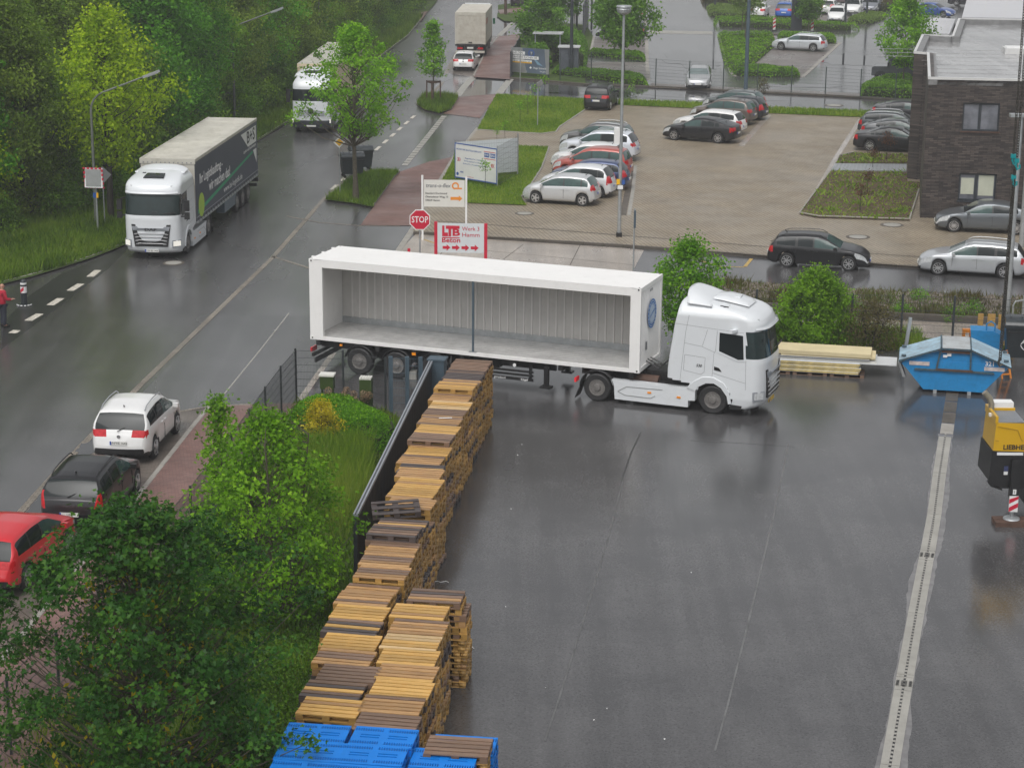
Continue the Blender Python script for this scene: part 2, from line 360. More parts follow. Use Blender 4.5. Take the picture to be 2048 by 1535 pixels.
M['lamp_lit'] = pm('lit_headlamp', (0.85, 0.82, 0.74), 0.2, var=0.05, emit=0.4)
M['lamp_red'] = pm('red_lamp', (0.5, 0.012, 0.018), 0.12, var=0.25, scale=10)
M['lamp_red_lit'] = pm('lit_tail_lamp', (0.75, 0.03, 0.04), 0.2, emit=0.25)
M['lamp_amber'] = pm('amber_lamp', (0.75, 0.25, 0.01), 0.2, emit=0.15)
M['plate'] = pm('plate_white', (0.72, 0.72, 0.69), 0.4, var=0.05)
M['plate_blue'] = pm('plate_blue', (0.01, 0.06, 0.4), 0.4)
M['plate_yellow'] = pm('plate_yellow', (0.7, 0.45, 0.02), 0.4)
M['ink'] = pm('black_ink', (0.015, 0.015, 0.016), 0.5)
M['ink_grey'] = pm('grey_ink', (0.18, 0.19, 0.2), 0.5)
M['white'] = pm('white_vinyl', (0.78, 0.78, 0.77), 0.45, var=0.04)
M['sign_grey'] = pm('sign_panel_grey', (0.62, 0.66, 0.68), 0.35, var=0.03)
M['sign_cream'] = pm('sign_panel_cream', (0.68, 0.67, 0.62), 0.4, var=0.04)
M['sign_red'] = pm('sign_red', (0.55, 0.015, 0.045), 0.35, var=0.06)
M['sign_back'] = pm('sign_back', (0.33, 0.34, 0.34), 0.45, metal=0.4)
M['orange'] = pm('orange_print', (0.75, 0.26, 0.03), 0.4, var=0.04)
M['yellow'] = pm('yellow_sign', (0.85, 0.48, 0.01), 0.35, var=0.04)
M['blue_print'] = pm('blue_print', (0.03, 0.1, 0.36), 0.4, var=0.05)
M['navy_print'] = pm('navy_print', (0.05, 0.06, 0.15), 0.4)
M['curtain'] = pm('navy_curtain', (0.042, 0.050, 0.080), 0.42, var=0.12, scale=0.8)
M['green_print'] = pm('green_print', (0.02, 0.33, 0.15), 0.45)
M['lime_print'] = pm('lime_print', (0.38, 0.56, 0.04), 0.45)
M['cream_roof'] = pm('cream_tarpaulin', (0.52, 0.50, 0.44), 0.5, var=0.12, scale=0.7, dirt=(0.3, 0.28, 0.22), dirt_amt=0.4)
M['cream_box'] = pm('cream_panel', (0.62, 0.52, 0.36), 0.45, var=0.06)
M['box_dirty'] = pm('dirty_white_box', (0.58, 0.55, 0.48), 0.5, var=0.1, scale=0.9, dirt=(0.36, 0.31, 0.24), dirt_amt=0.5)
M['bark'] = pm('bark', (0.085, 0.07, 0.05), 0.85, var=0.45, scale=7, dirt=(0.06, 0.085, 0.03), dirt_amt=0.4, bmp=0.8, bscale=18)
M['bark_dark'] = pm('dark_bark', (0.028, 0.024, 0.018), 0.85, var=0.4, scale=7, bmp=0.8, bscale=18)
M['timber'] = pm('brown_stake', (0.09, 0.05, 0.035), 0.7, var=0.3, scale=5)
# ================================================================ GROUND
def sheet(name, pts, z, mt, kind='structure', world=False, parent=None):
    P = [Vector((p[0], p[1], z)) for p in pts] if world else [G(p[0], p[1], z) for p in pts]
    me = bpy.data.meshes.new(name); me.from_pydata([tuple(p) for p in P], [], [tuple(range(len(P)))]); me.materials.append(mt)
    bm = bmesh.new(); bm.from_mesh(me); bmesh.ops.triangulate(bm, faces=bm.faces); bm.normal_update()
    for f in bm.faces:
        if f.normal.z < 0: f.normal_flip()
    bm.to_mesh(me); bm.free(); o = put(name, me, parent)
    return tag(o, kind=kind) if parent is None else o

def strip_pts(P, w):
    L = []; R = []
    for i, p in enumerate(P):
        d = (P[min(i+1, len(P)-1)] - P[max(i-1, 0)]); d.z = 0; d.normalize(); n = Vector((-d.y, d.x, 0)) * (w/2)
        L.append(p + n); R.append(p - n)
    return L, R
def strip(name, pts, w, z, mt, parent=None, world=False):
    P = [Vector((p[0], p[1], z)) for p in pts] if world else [G(p[0], p[1], z) for p in pts]
    L, R = strip_pts(P, w); mb = MB(); mb.grid([L, R]); o = mb.build(name, mt, parent)
    return tag(o, kind='structure') if parent is None else o

KSTONE = {}
def kerb(name, pts, mt, w=0.13, h=0.12, z0=0.0, stone=1.0, world=False, wob=0.004):
    """a line of separate kerb stones with open joints"""
    P = [Vector((p[0], p[1], 0)) for p in pts] if world else [G(p[0], p[1], z0) for p in pts]
    root = bpy.data.objects.new(name, None); COL.objects.link(root); tag(root, kind='structure')
    rnd = random.Random(len(pts)*7+int(abs(P[0].x)*10)); cnt = 0
    for a, b in zip(P[:-1], P[1:]):
        d = b - a; L = d.length; n = max(1, round(L/stone)); l = L/n; ang = math.atan2(d.y, d.x)
        key = (mt.name, round(l, 2), w, h)
        if key not in KSTONE:
            mb = MB(); e = 0.012; x = l/2-0.006
            mb.add([(-x,-w/2,0),(x,-w/2,0),(x,w/2,0),(-x,w/2,0),(-x,-w/2,h-e),(x,-w/2,h-e),(x,w/2,h-e),(-x,w/2,h-e),(-x+e,-w/2+e,h),(x-e,-w/2+e,h),(x-e,w/2-e,h),(-x+e,w/2-e,h)],
                   [(3,2,1,0),(0,1,5,4),(1,2,6,5),(2,3,7,6),(3,0,4,7),(4,5,9,8),(5,6,10,9),(6,7,11,10),(7,4,8,11),(8,9,10,11)])
            KSTONE[key] = mb.mesh('kerb_stone', mt)
        for k in range(n):
            if cnt > 290: break
            c = a + d*((k+0.5)/n); o = put('kerb_stone', KSTONE[key], root); cnt += 1
            o.location = (c.x, c.y, z0 + rnd.uniform(-wob, wob)); o.rotation_euler = (0, 0, ang + rnd.uniform(-wob, wob))
    return root

sheet('ground', [(-900, -200), (900, -200), (900, 1500), (-900, 1500)], -0.06, M['forest_floor'], world=True)
sheet('street', [(-60, 15), (90, 15), (120, 420), (-60, 420)], 0.0, M['asphalt_street'], world=True)

# verge with the wood on the left of the street
VERGE = [(-500, 640), (0, 568), (60, 553), (120, 535), (180, 516), (230, 497), (268, 480), (380, 386), (500, 290), (590, 235), (700, 155), (765, 110), (815, 72), (845, 35), (872, 5), (890, -30), (300, -30), (-900, 200)]
sheet('verge', VERGE, 0.1, M['grass_soil'])
kerb('verge_kerb', VERGE[1:14], M['kerb'], z0=0.0, h=0.115)
sheet('driveway', [(814, 30), (856, 22), (842, 42), (800, 44)], 0.108, M['paver_red'])

# gutter of setts along the street and its branches
strip('gutter', [(-60, 1138), (30, 1035), (120, 935), (280, 770), (400, 655), (545, 515), (650, 395), (684, 364)], 0.22, 0.008, M['setts'])
strip('sett_line', [(545, 513), (575, 522), (619, 536), (700, 548)], 0.16, 0.008, M['setts'])
strip('gutter', [(838, 207), (880, 172), (892, 148), (905, 120), (933, 72)], 0.3, 0.01, M['setts'])
strip('sett_line', [(914, 193), (930, 172), (948, 153)], 0.55, 0.012, M['concrete_light'])
strip('sett_line', [(997, 188), (1010, 172), (1021, 158)], 0.55, 0.012, M['concrete_light'])
strip('sett_line', [(998, 72), (1013, 58), (1027, 45)], 0.5, 0.012, M['concrete_light'])
strip('sett_line', [(573, 432), (640, 445), (721, 451), (800, 452)], 0.12, 0.008, M['setts'])

sheet('driveway_apron', [(436, 630), (700, 632), (720, 690), (667, 705), (595, 806), (424, 812), (355, 822), (262, 808)], 0.004, M['asphalt_apron'])
strip('joint', [(578, 626), (520, 700), (448, 788)], 0.05, 0.009, M['concrete_light'])
strip('apron_edge', [(596, 806), (630, 757), (667, 705)], 0.22, 0.012, M['concrete'])
sheet('asphalt_patch', [(702, 451), (709, 436), (724, 414), (740, 417), (722, 449)], 0.004, M['asphalt_patch'])
sheet('asphalt_patch', [(10, 640), (60, 590), (120, 548), (190, 520), (232, 500), (268, 482), (225, 530), (120, 612), (0, 700)], 0.003, M['asphalt_patch'])

# parking bay and paved footpath in the lower left corner
BAY = [(262, 812), (355, 824), (424, 814), (381, 863), (275, 998), (123, 1181), (-60, 1405), (-260, 1405), (-50, 1140), (30, 1046), (120, 946)]
sheet('parking_bay', BAY, 0.006, M['paver_brown'])
strip('sett_line', [(355, 823), (424, 811), (500, 808), (596, 806)], 0.16, 0.014, M['setts'])
FPATH = [(424, 812), (595, 806), (545, 862), (497, 915), (423, 1005), (330, 1130), (200, 1330), (0, 1640), (-300, 1640), (-60, 1405), (123, 1181), (275, 998), (381, 863)]
sheet('footpath', FPATH, 0.10, M['paver_red'])
kerb('footpath_kerb', [(424, 812), (381, 863), (275, 998), (123, 1181), (-60, 1405)], M['kerb'], w=0.16, h=0.112)
puddle = pm('puddle_water', (0.03, 0.03, 0.03), 0.02, var=0.1, spec=0.6)
def blob(name, cx, cy, rx, ry, rot, z, mt, seed):
    r = random.Random(seed); P = []; c = G(cx, cy, z)
    for k in range(22):
        a = 2*math.pi*k/22; q = 0.72+0.5*r.random(); x, y = rx*q*math.cos(a), ry*q*math.sin(a)
        P.append((c.x + x*math.cos(rot)-y*math.sin(rot), c.y + x*math.sin(rot)+y*math.cos(rot)))
    return sheet(name, P, z, mt, world=True)
blob('puddle', 180, 895, 0.36, 1.3, -0.05, 0.010, puddle, 1); blob('puddle', 95, 1000, 0.4, 1.5, -0.05, 0.010, puddle, 2)
blob('puddle', 60, 1045, 0.35, 0.9, -0.05, 0.011, puddle, 3); blob('puddle', 893, 155, 0.6, 2.5, -0.1, 0.012, puddle, 4)
blob('puddle', 1600, 172, 3.0, 1.0, -0.1, 0.062, puddle, 5); blob('puddle', 1225, 188, 4.5, 1.6, -0.15, 0.012, puddle, 6); blob('puddle', 1420, 198, 5.0, 1.3, -0.15, 0.013, puddle, 8)
blob('puddle', 1710, 120, 3.0, 5.0, -0.1, 0.062, puddle, 9); blob('puddle', 1380, 120, 2.0, 7.0, 0.1, 0.062, puddle, 10)

# grass islands and red footpath along the street
ISL1 = [(650, 399), (690, 368), (722, 346), (760, 342), (798, 343), (786, 356), (765, 385), (745, 413), (700, 405)]
ISL2 = [(834, 209), (847, 192), (880, 190), (916, 195), (902, 218), (878, 226), (850, 219)]
for I in (ISL1, ISL2):
    sheet('grass_island', I, 0.1, M['grass_soil'])
    kerb('island_kerb', I + I[:1], M['kerb'], h=0.11, stone=0.9)
sheet('footpath', [(721, 450), (745, 416), (787, 358), (801, 343), (858, 323), (907, 314), (905, 328), (882, 364), (844, 414), (823, 451)], 0.02, M['paver_red'])
sheet('footpath', [(902, 219), (917, 195), (927, 193), (996, 188), (960, 236), (886, 227)], 0.02, M['paver_red'])
sheet('footpath', [(947, 154), (971, 106), (998, 73), (1042, 68), (1034, 100), (1020, 159)], 0.10, M['paver_red'])
kerb('footpath_kerb', [(947, 154), (971, 106), (998, 73)], M['kerb'], h=0.11, stone=2.0)
sheet('parking_bay', [(893, 147), (907, 120), (936, 66), (998, 73), (971, 106), (947, 154)], 0.006, M['paver_brown'])
sheet('verge', [(995, 26), (1040, 20), (1049, 40), (1040, 45), (1008, 42), (994, 33)], 0.1, M['grass_soil'])
sheet('verge', [(996, 20), (1046, 15), (1050, 24), (1000, 28)], 0.104, M['paver_red'])
sheet('verge', [(996, 10), (1046, 5), (1046, 15), (996, 20)], 0.1, M['grass_soil'])

def dashes(name, a, b, n, w, duty, mt, z=0.012):
    A, B = G(*a, z), G(*b, z); d = (B-A)
    for k in range(n):
        p = A + d*((k+0.0)/n); q = A + d*((k+duty)/n); nn = Vector((-d.y, d.x, 0)).normalized()*(w/2)
        mb = MB(); mb.add([p+nn, p-nn, q-nn, q+nn], [(0, 1, 2, 3)]); tag(mb.build(name, mt), kind='structure')
dashes('bay_line', (809, 331), (889, 231), 22, 0.36, 0.86, M['concrete_light'])
dashes('street_marking', (663, 379), (835, 226), 11, 0.22, 0.55, M['white_line'])
for a, b in (((180, 553), (196, 540)), ((140, 581), (162, 567)), ((100, 610), (122, 596)), ((56, 641), (80, 627)), ((24, 666), (34, 660))):
    strip('street_marking', [a, b], 0.32, 0.009, M['white_line'])

# back road and customer car park far off
sheet('back_road', [(838, 205), (892, 148), (947, 154), (1020, 159), (1171, 172), (1313, 177), (1500, 187), (1647, 194), (1821, 204), (2300, 224), (2300, 246), (1830, 227), (1523, 216), (1415, 208), (1236, 201), (1172, 199), (993, 188), (926, 193), (870, 190)], 0.005, M['asphalt_far'])
CARPARK = [(1020, 156), (1171, 170), (1313, 175), (1500, 185), (1647, 192), (1821, 202), (2300, 222), (2300, -70), (1090, -70), (1060, 30)]
sheet('car_park', CARPARK, 0.05, M['asphalt_far'])
kerb('car_park_kerb', [(1020, 158), (1171, 171), (1313, 176), (1500, 186), (1647, 193), (1821, 203), (2100, 215)], M['kerb_dark'], h=0.16, stone=2.0)
sheet('flower_bed', [(1022, 154), (1171, 169), (1170, 140), (1186, 72), (1172, 50), (1050, 40), (1035, 100)], 0.09, M['grass_soil'])
for b in ([(1172, 123), (1294, 125), (1297, 160), (1164, 152)], [(1186, 74), (1294, 76), (1293, 112), (1177, 110)], [(1546, 97), (1652, 90), (1680, 84), (1603, 156), (1498, 138)],
          [(1298, 175), (1500, 184), (1500, 177), (1303, 166)], [(1500, 184), (1720, 193), (1725, 187), (1500, 177)], [(1500, 34), (1700, 48), (1705, 20), (1500, 8)]):
    sheet('parking_bay', b, 0.058, M['paver_grey'])
for l in ([(1297, 160), (1294, 125), (1293, 76), (1290, 30), (1291, -20)], [(1606, 154), (1680, 86)], [(1178, 112), (1187, 74)], [(1440, 76), (1462, 145), (1470, 153)]):
    kerb('car_park_edge', l, M['kerb'], w=0.3, h=0.03, z0=0.05, stone=3.0)
strip('crossing_slab', [(1295, 64), (1425, 66)], 3.0, 0.06, M['concrete_light'])

# paved parking lot, its pavement and kerb
ZL = 0.12
LOT = [(826, 462), (848, 414), (905, 320), (930, 291), (955, 258), (993, 188), (1172, 198), (1235, 205), (1530, 222), (1830, 238), (2300, 262), (2300, 564), (2047, 548), (1840, 533), (1531, 511), (1250, 489), (972, 473), (875, 466)]
sheet('parking_lot', LOT, ZL, M['paver_lot'])
kerb('lot_kerb', [(827, 468), (875, 470), (972, 477), (1250, 494), (1531, 515), (1840, 537), (2047, 553), (2300, 572)], M['kerb_dark'], h=0.125)
kerb('lot_edge', [(830, 452), (850, 414), (906, 320), (930, 291), (955, 259)], M['kerb'], h=0.122, w=0.2)
strip('lot_joint', [(870, 442), (974, 449), (1250, 471), (1531, 493), (1836, 513), (2200, 540)], 0.13, ZL+0.006, M['kerb_dark'])
strip('lot_gutter', [(1246, 430), (1256, 380), (1262, 331)], 0.32, ZL+0.006, M['kerb_dark'])
strip('lot_gutter', [(1258, 430), (1266, 380), (1271, 331)], 0.18, ZL+0.006, M['concrete_light'])
strip('lot_gutter', [(1482, 292), (1510, 260), (1539, 228)], 0.4, ZL+0.006, M['concrete'])
strip('lot_gutter', [(1603, 428), (1640, 372), (1674, 312), (1712, 253), (1722, 236)], 0.3, ZL+0.006, M['concrete'])
LAWN1 = [(955, 258), (993, 188), (1172, 198), (1171, 217), (1118, 253), (1111, 263), (1083, 266)]
LAWN2 = [(905, 322), (912, 294), (1036, 291), (1097, 294), (1082, 335), (1056, 376), (1041, 393), (1053, 410), (862, 402), (882, 364)]
for L_ in (LAWN1, LAWN2): sheet('lawn', L_, ZL+0.04, M['lawn_soil'])
kerb('lawn_kerb', [(955, 260), (1083, 268), (1112, 264), (1119, 254), (1173, 218)], M['kerb'], z0=ZL, h=0.05, w=0.1)
kerb('lawn_kerb', [(1098, 295), (1083, 336), (1057, 377), (1042, 393)], M['kerb'], z0=ZL, h=0.05, w=0.1)
NSTRIP = [(1236, 201), (1415, 207), (1523, 215), (1830, 227), (1830, 240), (1725, 234), (1530, 226), (1381, 216), (1242, 210), (1225, 208)]
sheet('lawn', NSTRIP, ZL+0.03, M['lawn_soil'])
BED1 = [(1599, 427), (1650, 358), (1663, 341), (1813, 343), (1815, 362), (1841, 364), (1838, 380), (1819, 440), (1636, 434)]
BED2 = [(1672, 326), (1679, 312), (1712, 305), (1815, 309), (1815, 326)]
for b in (BED1, BED2): sheet('flower_bed', b, ZL+0.05, M['soil'])
kerb('bed_edging', [(1599, 427), (1636, 434), (1700, 436), (1819, 440), (1838, 380)], M['kerb'], z0=ZL, h=0.09, w=0.08)
kerb('bed_edging', [(1599, 427), (1650, 358), (1663, 340)], M['kerb'], z0=ZL, h=0.09, w=0.08)
kerb('bed_edging', [(1672, 326), (1679, 312), (1712, 305)], M['kerb'], z0=ZL, h=0.09, w=0.08)
# slatted metal walkway to the house door
wk = bpy.data.objects.new('walkway', None); COL.objects.link(wk); tag(wk, kind='structure')
a0, a1, b0, b1 = G(1662, 340, ZL+.1), G(1813, 342, ZL+.1), G(1670, 327, ZL+.1), G(1814, 328, ZL+.1)
for k in range(20):
    t0, t1 = k/20, (k+0.93)/20; mb = MB()
    mb.prism([tuple(a0.lerp(a1, t0))[:2], tuple(a0.lerp(a1, t1))[:2], tuple(b0.lerp(b1, t1))[:2], tuple(b0.lerp(b1, t0))[:2]], ZL+0.05, ZL+0.11)
    mb.build('plank', M['galv'], wk)
def manhole(px, py, r, z, lab):
    o = thing('manhole_cover', lab, 'manhole cover', G(px, py, z))
    mb = MB(); mb.lathe([(r*1.35, 0.0), (r*1.35, 0.012)], n=28); mb.build('collar', M['kerb_dark'], o)
    mb = MB(); mb.lathe([(r, 0.013), (r, 0.022)], n=28); mb.build('lid', M['concrete_light'], o)
manhole(1049, 427, 0.36, ZL, 'round concrete manhole cover in the pavement in front of the silver hatchback')
manhole(1784, 450, 0.42, ZL, 'round manhole cover in the pavement below the planted bed')
manhole(1716, 474, 0.42, ZL, 'round manhole cover in the pavement behind the black estate car')
manhole(347, 526, 0.36, 0.0, 'manhole cover in the wet street in front of the curtainsided lorry')
manhole(1668, 211, 0.5, 0.005, 'manhole cover in the wet back road beyond the fence')
manhole(1180, 207, 0.45, ZL+.04, 'manhole cover set in the lawn beside the black people carrier')

# concrete apron behind the container lorry, side road
sheet('concrete_apron', [(831, 468), (875, 471), (972, 478), (1250, 496), (1288, 500), (1262, 548), (1200, 640), (660, 640), (745, 570), (790, 512)], 0.008, M['concrete'])
for l in ([(1046, 489), (1002, 522), (960, 555)], [(852, 490), (950, 499), (1080, 511), (1270, 530)], [(1160, 490), (1140, 530)], [(905, 474), (880, 510)]):
    strip('concrete_joint', l, 0.035, 0.013, M['kerb_dark'])
kerb('apron_kerb', [(829, 453), (808, 485), (790, 512), (760, 552)], M['kerb'], w=0.3, h=0.02)
sheet('side_road', [(1288, 500), (1531, 516), (1840, 538), (2300, 573), (2300, 622), (2047, 597), (1692, 579), (1420, 561), (1262, 548)], 0.006, M['asphalt_yard'])
strip('road_marking', [(1389, 517), (1441, 533), (1488, 534)], 0.1, 0.012, M['yellow_line']); strip('road_marking', [(1490, 533), (1503, 517)], 0.16, 0.014, M['yellow_line'])
strip('road_marking', [(838, 475), (900, 497)], 0.1, 0.014, M['yellow_line'])

# bank of rubble and weeds, pale paved strip behind the yard fence
BANK = [(1380, 560), (1420, 562), (1692, 580), (2047, 598), (2300, 620), (2300, 668), (2047, 648), (1797, 635), (1640, 622), (1500, 613), (1380, 606)]
sheet('bank', BANK, 0.012, M['soil'])
sheet('paved_strip', [(1380, 612), (1500, 618), (1640, 627), (1797, 640), (2047, 653), (2300, 674), (2300, 712), (2047, 685), (1809, 673), (1527, 655), (1380, 648)], 0.014, M['concrete'])
kerb('bank_kerb', [(1380, 609), (1500, 615), (1640, 624), (1797, 637), (2047, 650), (2200, 664)], M['kerb_dark'], h=0.25, w=0.15)
sheet('weed_strip', [(1380, 648), (1527, 655), (1809, 673), (2047, 685), (2300, 712), (2300, 725), (2047, 699), (1800, 690), (1530, 690), (1380, 700)], 0.016, M['grass_soil'])
# yard
sheet('yard', [tuple(G(597, 806))[:2], tuple(G(668, 704))[:2], tuple(G(740, 655))[:2], tuple(G(1380, 655))[:2], tuple(G(1400, 700))[:2], tuple(G(1530, 691))[:2], tuple(G(1800, 691))[:2], tuple(G(2300, 720))[:2], (40, 18), (-8, 18), (-5.5, 40), (-4.6, 52), (-4.0, 60)], 0.010, M['asphalt_yard'], world=True)
for l in ([(1577, 888), (1545, 1040), (1500, 1230), (1455, 1410), (1430, 1500)], [(1252, 935), (1215, 1080), (1170, 1230), (1120, 1390), (1090, 1480)]):
    strip('yard_joint', l, 0.045, 0.016, pm('worn_joint', (0.125, 0.125, 0.125) if l[0][0] > 1300 else (0.1, 0.1, 0.1), 0.4, var=0.4, scale=1.5))
strip('yard_crack', [(1281, 865), (1262, 905), (1252, 935), (1243, 962)], 0.05, 0.017, M['asphalt_patch'])
strip('yard_joint', [(1590, 893), (1480, 885), (1380, 880)], 0.03, 0.016, M['asphalt_apron'])
chalk = pm('chalky_smear', (0.10, 0.13, 0.15), 0.4, var=0.3, scale=3)
# drainage channel: concrete slabs each side of a slotted rail
dr = bpy.data.objects.new('drainage_channel', None); COL.objects.link(dr); tag(dr, kind='structure')
DC = [G(*p, 0.012) for p in ((1891, 868), (1877, 960), (1866, 1050), (1843, 1165), (1821, 1290), (1797, 1430), (1768, 1600), (1752, 1700))]
def along(P, s):
    for a, b in zip(P[:-1], P[1:]):
        l = (b-a).length
        if s <= l: return a + (b-a)*(s/l), (b-a).normalized()
        s -= l
    return P[-1], (P[-1]-P[-2]).normalized()
TOT = sum((b-a).length for a, b in zip(DC[:-1], DC[1:])); s = 0.3; k = 0
wetrim = pm('wet_mortar', (0.17, 0.165, 0.165), 0.25, var=0.3, scale=2.0)
rnd = random.Random(4); Lr = [[], []]; w0 = w1 = .27
for i in range(90):
    p, d = along(DC, min(TOT-0.01, TOT*i/89)); n = Vector((-d.y, d.x, 0)); w0 = min(.36, max(.21, w0+rnd.uniform(-.035, .035))); w1 = min(.34, max(.21, w1+rnd.uniform(-.035, .035))); Lr[0].append(p + n*w0); Lr[1].append(p - n*w1)
mb = MB(); mb.grid(Lr); mb.build('mortar_bed', wetrim, dr)
INLET = (11.2, 19.9)
while s < TOT-0.5:
    L_ = 3.9 if not any(abs(s-i_) < 0.1 for i_ in INLET) else 0.75
    nxt = min([i_ for i_ in INLET if i_ > s+0.05] + [TOT]); L_ = min(L_, nxt-s)
    p, d = along(DC, s+0.012); q, d2 = along(DC, min(TOT-.01, s+L_-0.012)); dd = (q-p).normalized(); n = Vector((-dd.y, dd.x, 0))
    inlet = any(abs(s-i_) < 0.1 for i_ in INLET)
    for sg in (-1, 1):
        A = [p+n*sg*0.028, p+n*sg*0.195, q+n*sg*0.195, q+n*sg*0.028]
        mb = MB(); mb.prism([tuple(v)[:2] for v in A], -0.06, 0.022); mb.build('concrete_slab', M['concrete_light'], dr)
    if inlet:
        mid = (p+q)/2; ang = math.atan2(n.y, n.x)
        for off, ww in ((-0.145, 0.07), (0.0, 0.13), (0.145, 0.07)):
            mb = MB()
            for j in range(5): c = mid + n*(off+(j-2)*ww/5); mb.box((c.x, c.y, 0.03), (ww/9, 0.3, 0.016), ang)
            mb.build('inlet_grate', M['chassis'], dr)
    s += L_
nsl = int(TOT/0.19); mbw = MB(); mbb = MB()
for i in range(nsl):
    p, d = along(DC, (i+0.25)*TOT/nsl); ang = math.atan2(d.y, d.x)
    mbw.box((p.x, p.y, 0.018), (0.09, 0.05, 0.016), ang); p, d = along(DC, (i+0.75)*TOT/nsl); mbb.box((p.x, p.y, 0.004), (0.10, 0.05, 0.036), ang)
o = mbw.build('rail_bridge', M['concrete_light'], dr); o['kind'] = 'stuff'; o = mbb.build('rail_slot', M['black'], dr); o['kind'] = 'stuff'
for k in range(5):
    p, q = G(1893+k*3.2, 867-k*22, 0.014), G(1896+k*3.2, 847-k*22, 0.014); n = Vector((0.2, -0.05, 0))
    mb = MB(); mb.prism([tuple(v)[:2] for v in (p-n, p+n, q+n, q-n)], 0, 0.02); mb.build('concrete_slab', M['kerb_dark'] if k else M['kerb'], dr)

# ---- blades of grass
def grass(name, poly, n, h, z, mt, seed, spread=0.5, px=True, wide=0.018, clump=0.0):
    rng = np.random.default_rng(seed); pl = [G(p[0], p[1], z) for p in poly] if px else poly
    P = scatter(pl, n, rng); hh = h*(0.45+0.9*rng.random(n)**1.5)
    if clump > 0: hh *= 0.5+1.3*np.clip(np.sin(P[:, 0]*1.7+seed)*np.sin(P[:, 1]*1.3)+0.3*rng.standard_normal(n), 0, 1)*clump+(1-clump)*0.5
    a = rng.random(n)*2*np.pi; lean = spread*hh*(0.3+rng.random(n)); b = rng.random(n)*2*np.pi
    base = np.stack([P[:, 0], P[:, 1], np.full(n, z)], 1); w = wide*(0.6+0.8*rng.random(n))
    d = np.stack([np.cos(a)*w, np.sin(a)*w, 0*a], 1); tip = base + np.stack([np.cos(b)*lean, np.sin(b)*lean, hh], 1)
    V = np.stack([base-d, base+d, tip], 1).reshape(-1, 3); Fc = np.arange(3*n).reshape(-1, 3)
    v = np.clip(0.5+0.28*rng.standard_normal(n)+0.25*np.sin(P[:, 0]*0.9)*np.cos(P[:, 1]*0.7), 0, 1)
    o = put(name, np_mesh(name, V, Fc, mt, v)); return tag(o, kind='stuff')
M['blade'] = leafmat('grass_blades', (0.045, 0.085, 0.008), (0.105, 0.20, 0.014), (0.19, 0.27, 0.03), rough=0.5, trans=0.3)
M['blade_dark'] = leafmat('dark_grass_blades', (0.04, 0.085, 0.006), (0.09, 0.18, 0.011), (0.2, 0.26, 0.03), rough=0.5, trans=0.3)
M['blade_lawn'] = leafmat('lawn_blades', (0.085, 0.165, 0.01), (0.165, 0.28, 0.02), (0.28, 0.34, 0.05), rough=0.5, trans=0.3)
M['blade_brown'] = leafmat('weed_blades', (0.06, 0.05, 0.02), (0.13, 0.11, 0.04), (0.11, 0.17, 0.03), rough=0.6, trans=0.3)
grass('grass', [(-60, 575), (0, 565), (120, 533), (230, 495), (266, 478), (300, 440), (240, 380), (0, 440), (-60, 450)], 46000, 0.34, 0.1, M['blade'], 1, wide=0.03, clump=0.5)
grass('grass', [(270, 474), (500, 288), (590, 233), (700, 153), (640, 150), (480, 230), (300, 400)], 34000, 0.5, 0.1, M['blade'], 2, wide=0.035, clump=0.6)
grass('grass', [(640, 190), (765, 108), (815, 70), (845, 33), (780, 40), (700, 120)], 14000, 0.6, 0.1, M['blade'], 3, wide=0.05)
grass('grass', ISL1, 9000, 0.3, 0.1, M['blade'], 4, wide=0.02, clump=0.5); grass('grass', ISL2, 6000, 0.38, 0.1, M['blade'], 5, wide=0.03)
grass('lawn_grass', LAWN1, 22000, 0.11, ZL+0.04, M['blade_lawn'], 6, wide=0.03); grass('lawn_grass', LAWN2, 24000, 0.12, ZL+0.04, M['blade_lawn'], 7, wide=0.024)
grass('lawn_grass', NSTRIP, 12000, 0.2, ZL+0.03, M['blade_lawn'], 8, wide=0.035)
grass('weeds', BED1, 2600, 0.13, ZL+0.05, M['blade_lawn'], 9, wide=0.05, spread=1.2, clump=0.95); grass('weeds', BED2, 700, 0.13, ZL+0.05, M['blade_lawn'], 10, wide=0.05, spread=1.2, clump=0.95)
grass('weeds', BANK, 12000, 0.34, 0.012, M['blade_brown'], 11, wide=0.03, clump=0.7)
grass('weeds', [(1560, 660), (1809, 674), (1840, 677), (1840, 700), (1700, 700), (1560, 690)], 9000, 0.5, 0.016, M['blade_lawn'], 12, wide=0.025)
# rubble on the bank: single stones
rng = np.random.default_rng(21); bp = [G(p[0], p[1], 0.012) for p in [(1380, 562), (1420, 563), (1692, 581), (2047, 599), (2120, 606), (2120, 640), (2047, 632), (1797, 620), (1640, 606), (1380, 592)]]
Pst = scatter(bp, 4200, rng); n = len(Pst); sz = 0.05+0.11*rng.random(n)**2
base = np.array([(-1,-1,0),(1,-1,0),(1,1,0),(-1,1,0),(-.6,-.5,1),(.5,-.6,1.1),(.6,.5,.8),(-.5,.6,1)], float)
ang = rng.random(n)*6.28; ca, sa = np.cos(ang), np.sin(ang)
Bv = base[None]*(sz[:, None, None]*np.array([1, 1, 0.9])) * (0.7+0.6*rng.random((n, 8, 3)))
V = np.stack([Bv[..., 0]*ca[:, None]-Bv[..., 1]*sa[:, None]+Pst[:, None, 0], Bv[..., 0]*sa[:, None]+Bv[..., 1]*ca[:, None]+Pst[:, None, 1], Bv[..., 2]+0.005], -1).reshape(-1, 3)
fq = np.array([(4,5,6,7),(0,1,5,4),(1,2,6,5),(2,3,7,6),(3,0,4,7)]); Fq = (fq[None]+np.arange(n)[:, None, None]*8).reshape(-1, 4)
tag(put('rubble_stones', np_mesh('rubble_stones', V, Fq, M['stone'])), kind='stuff')
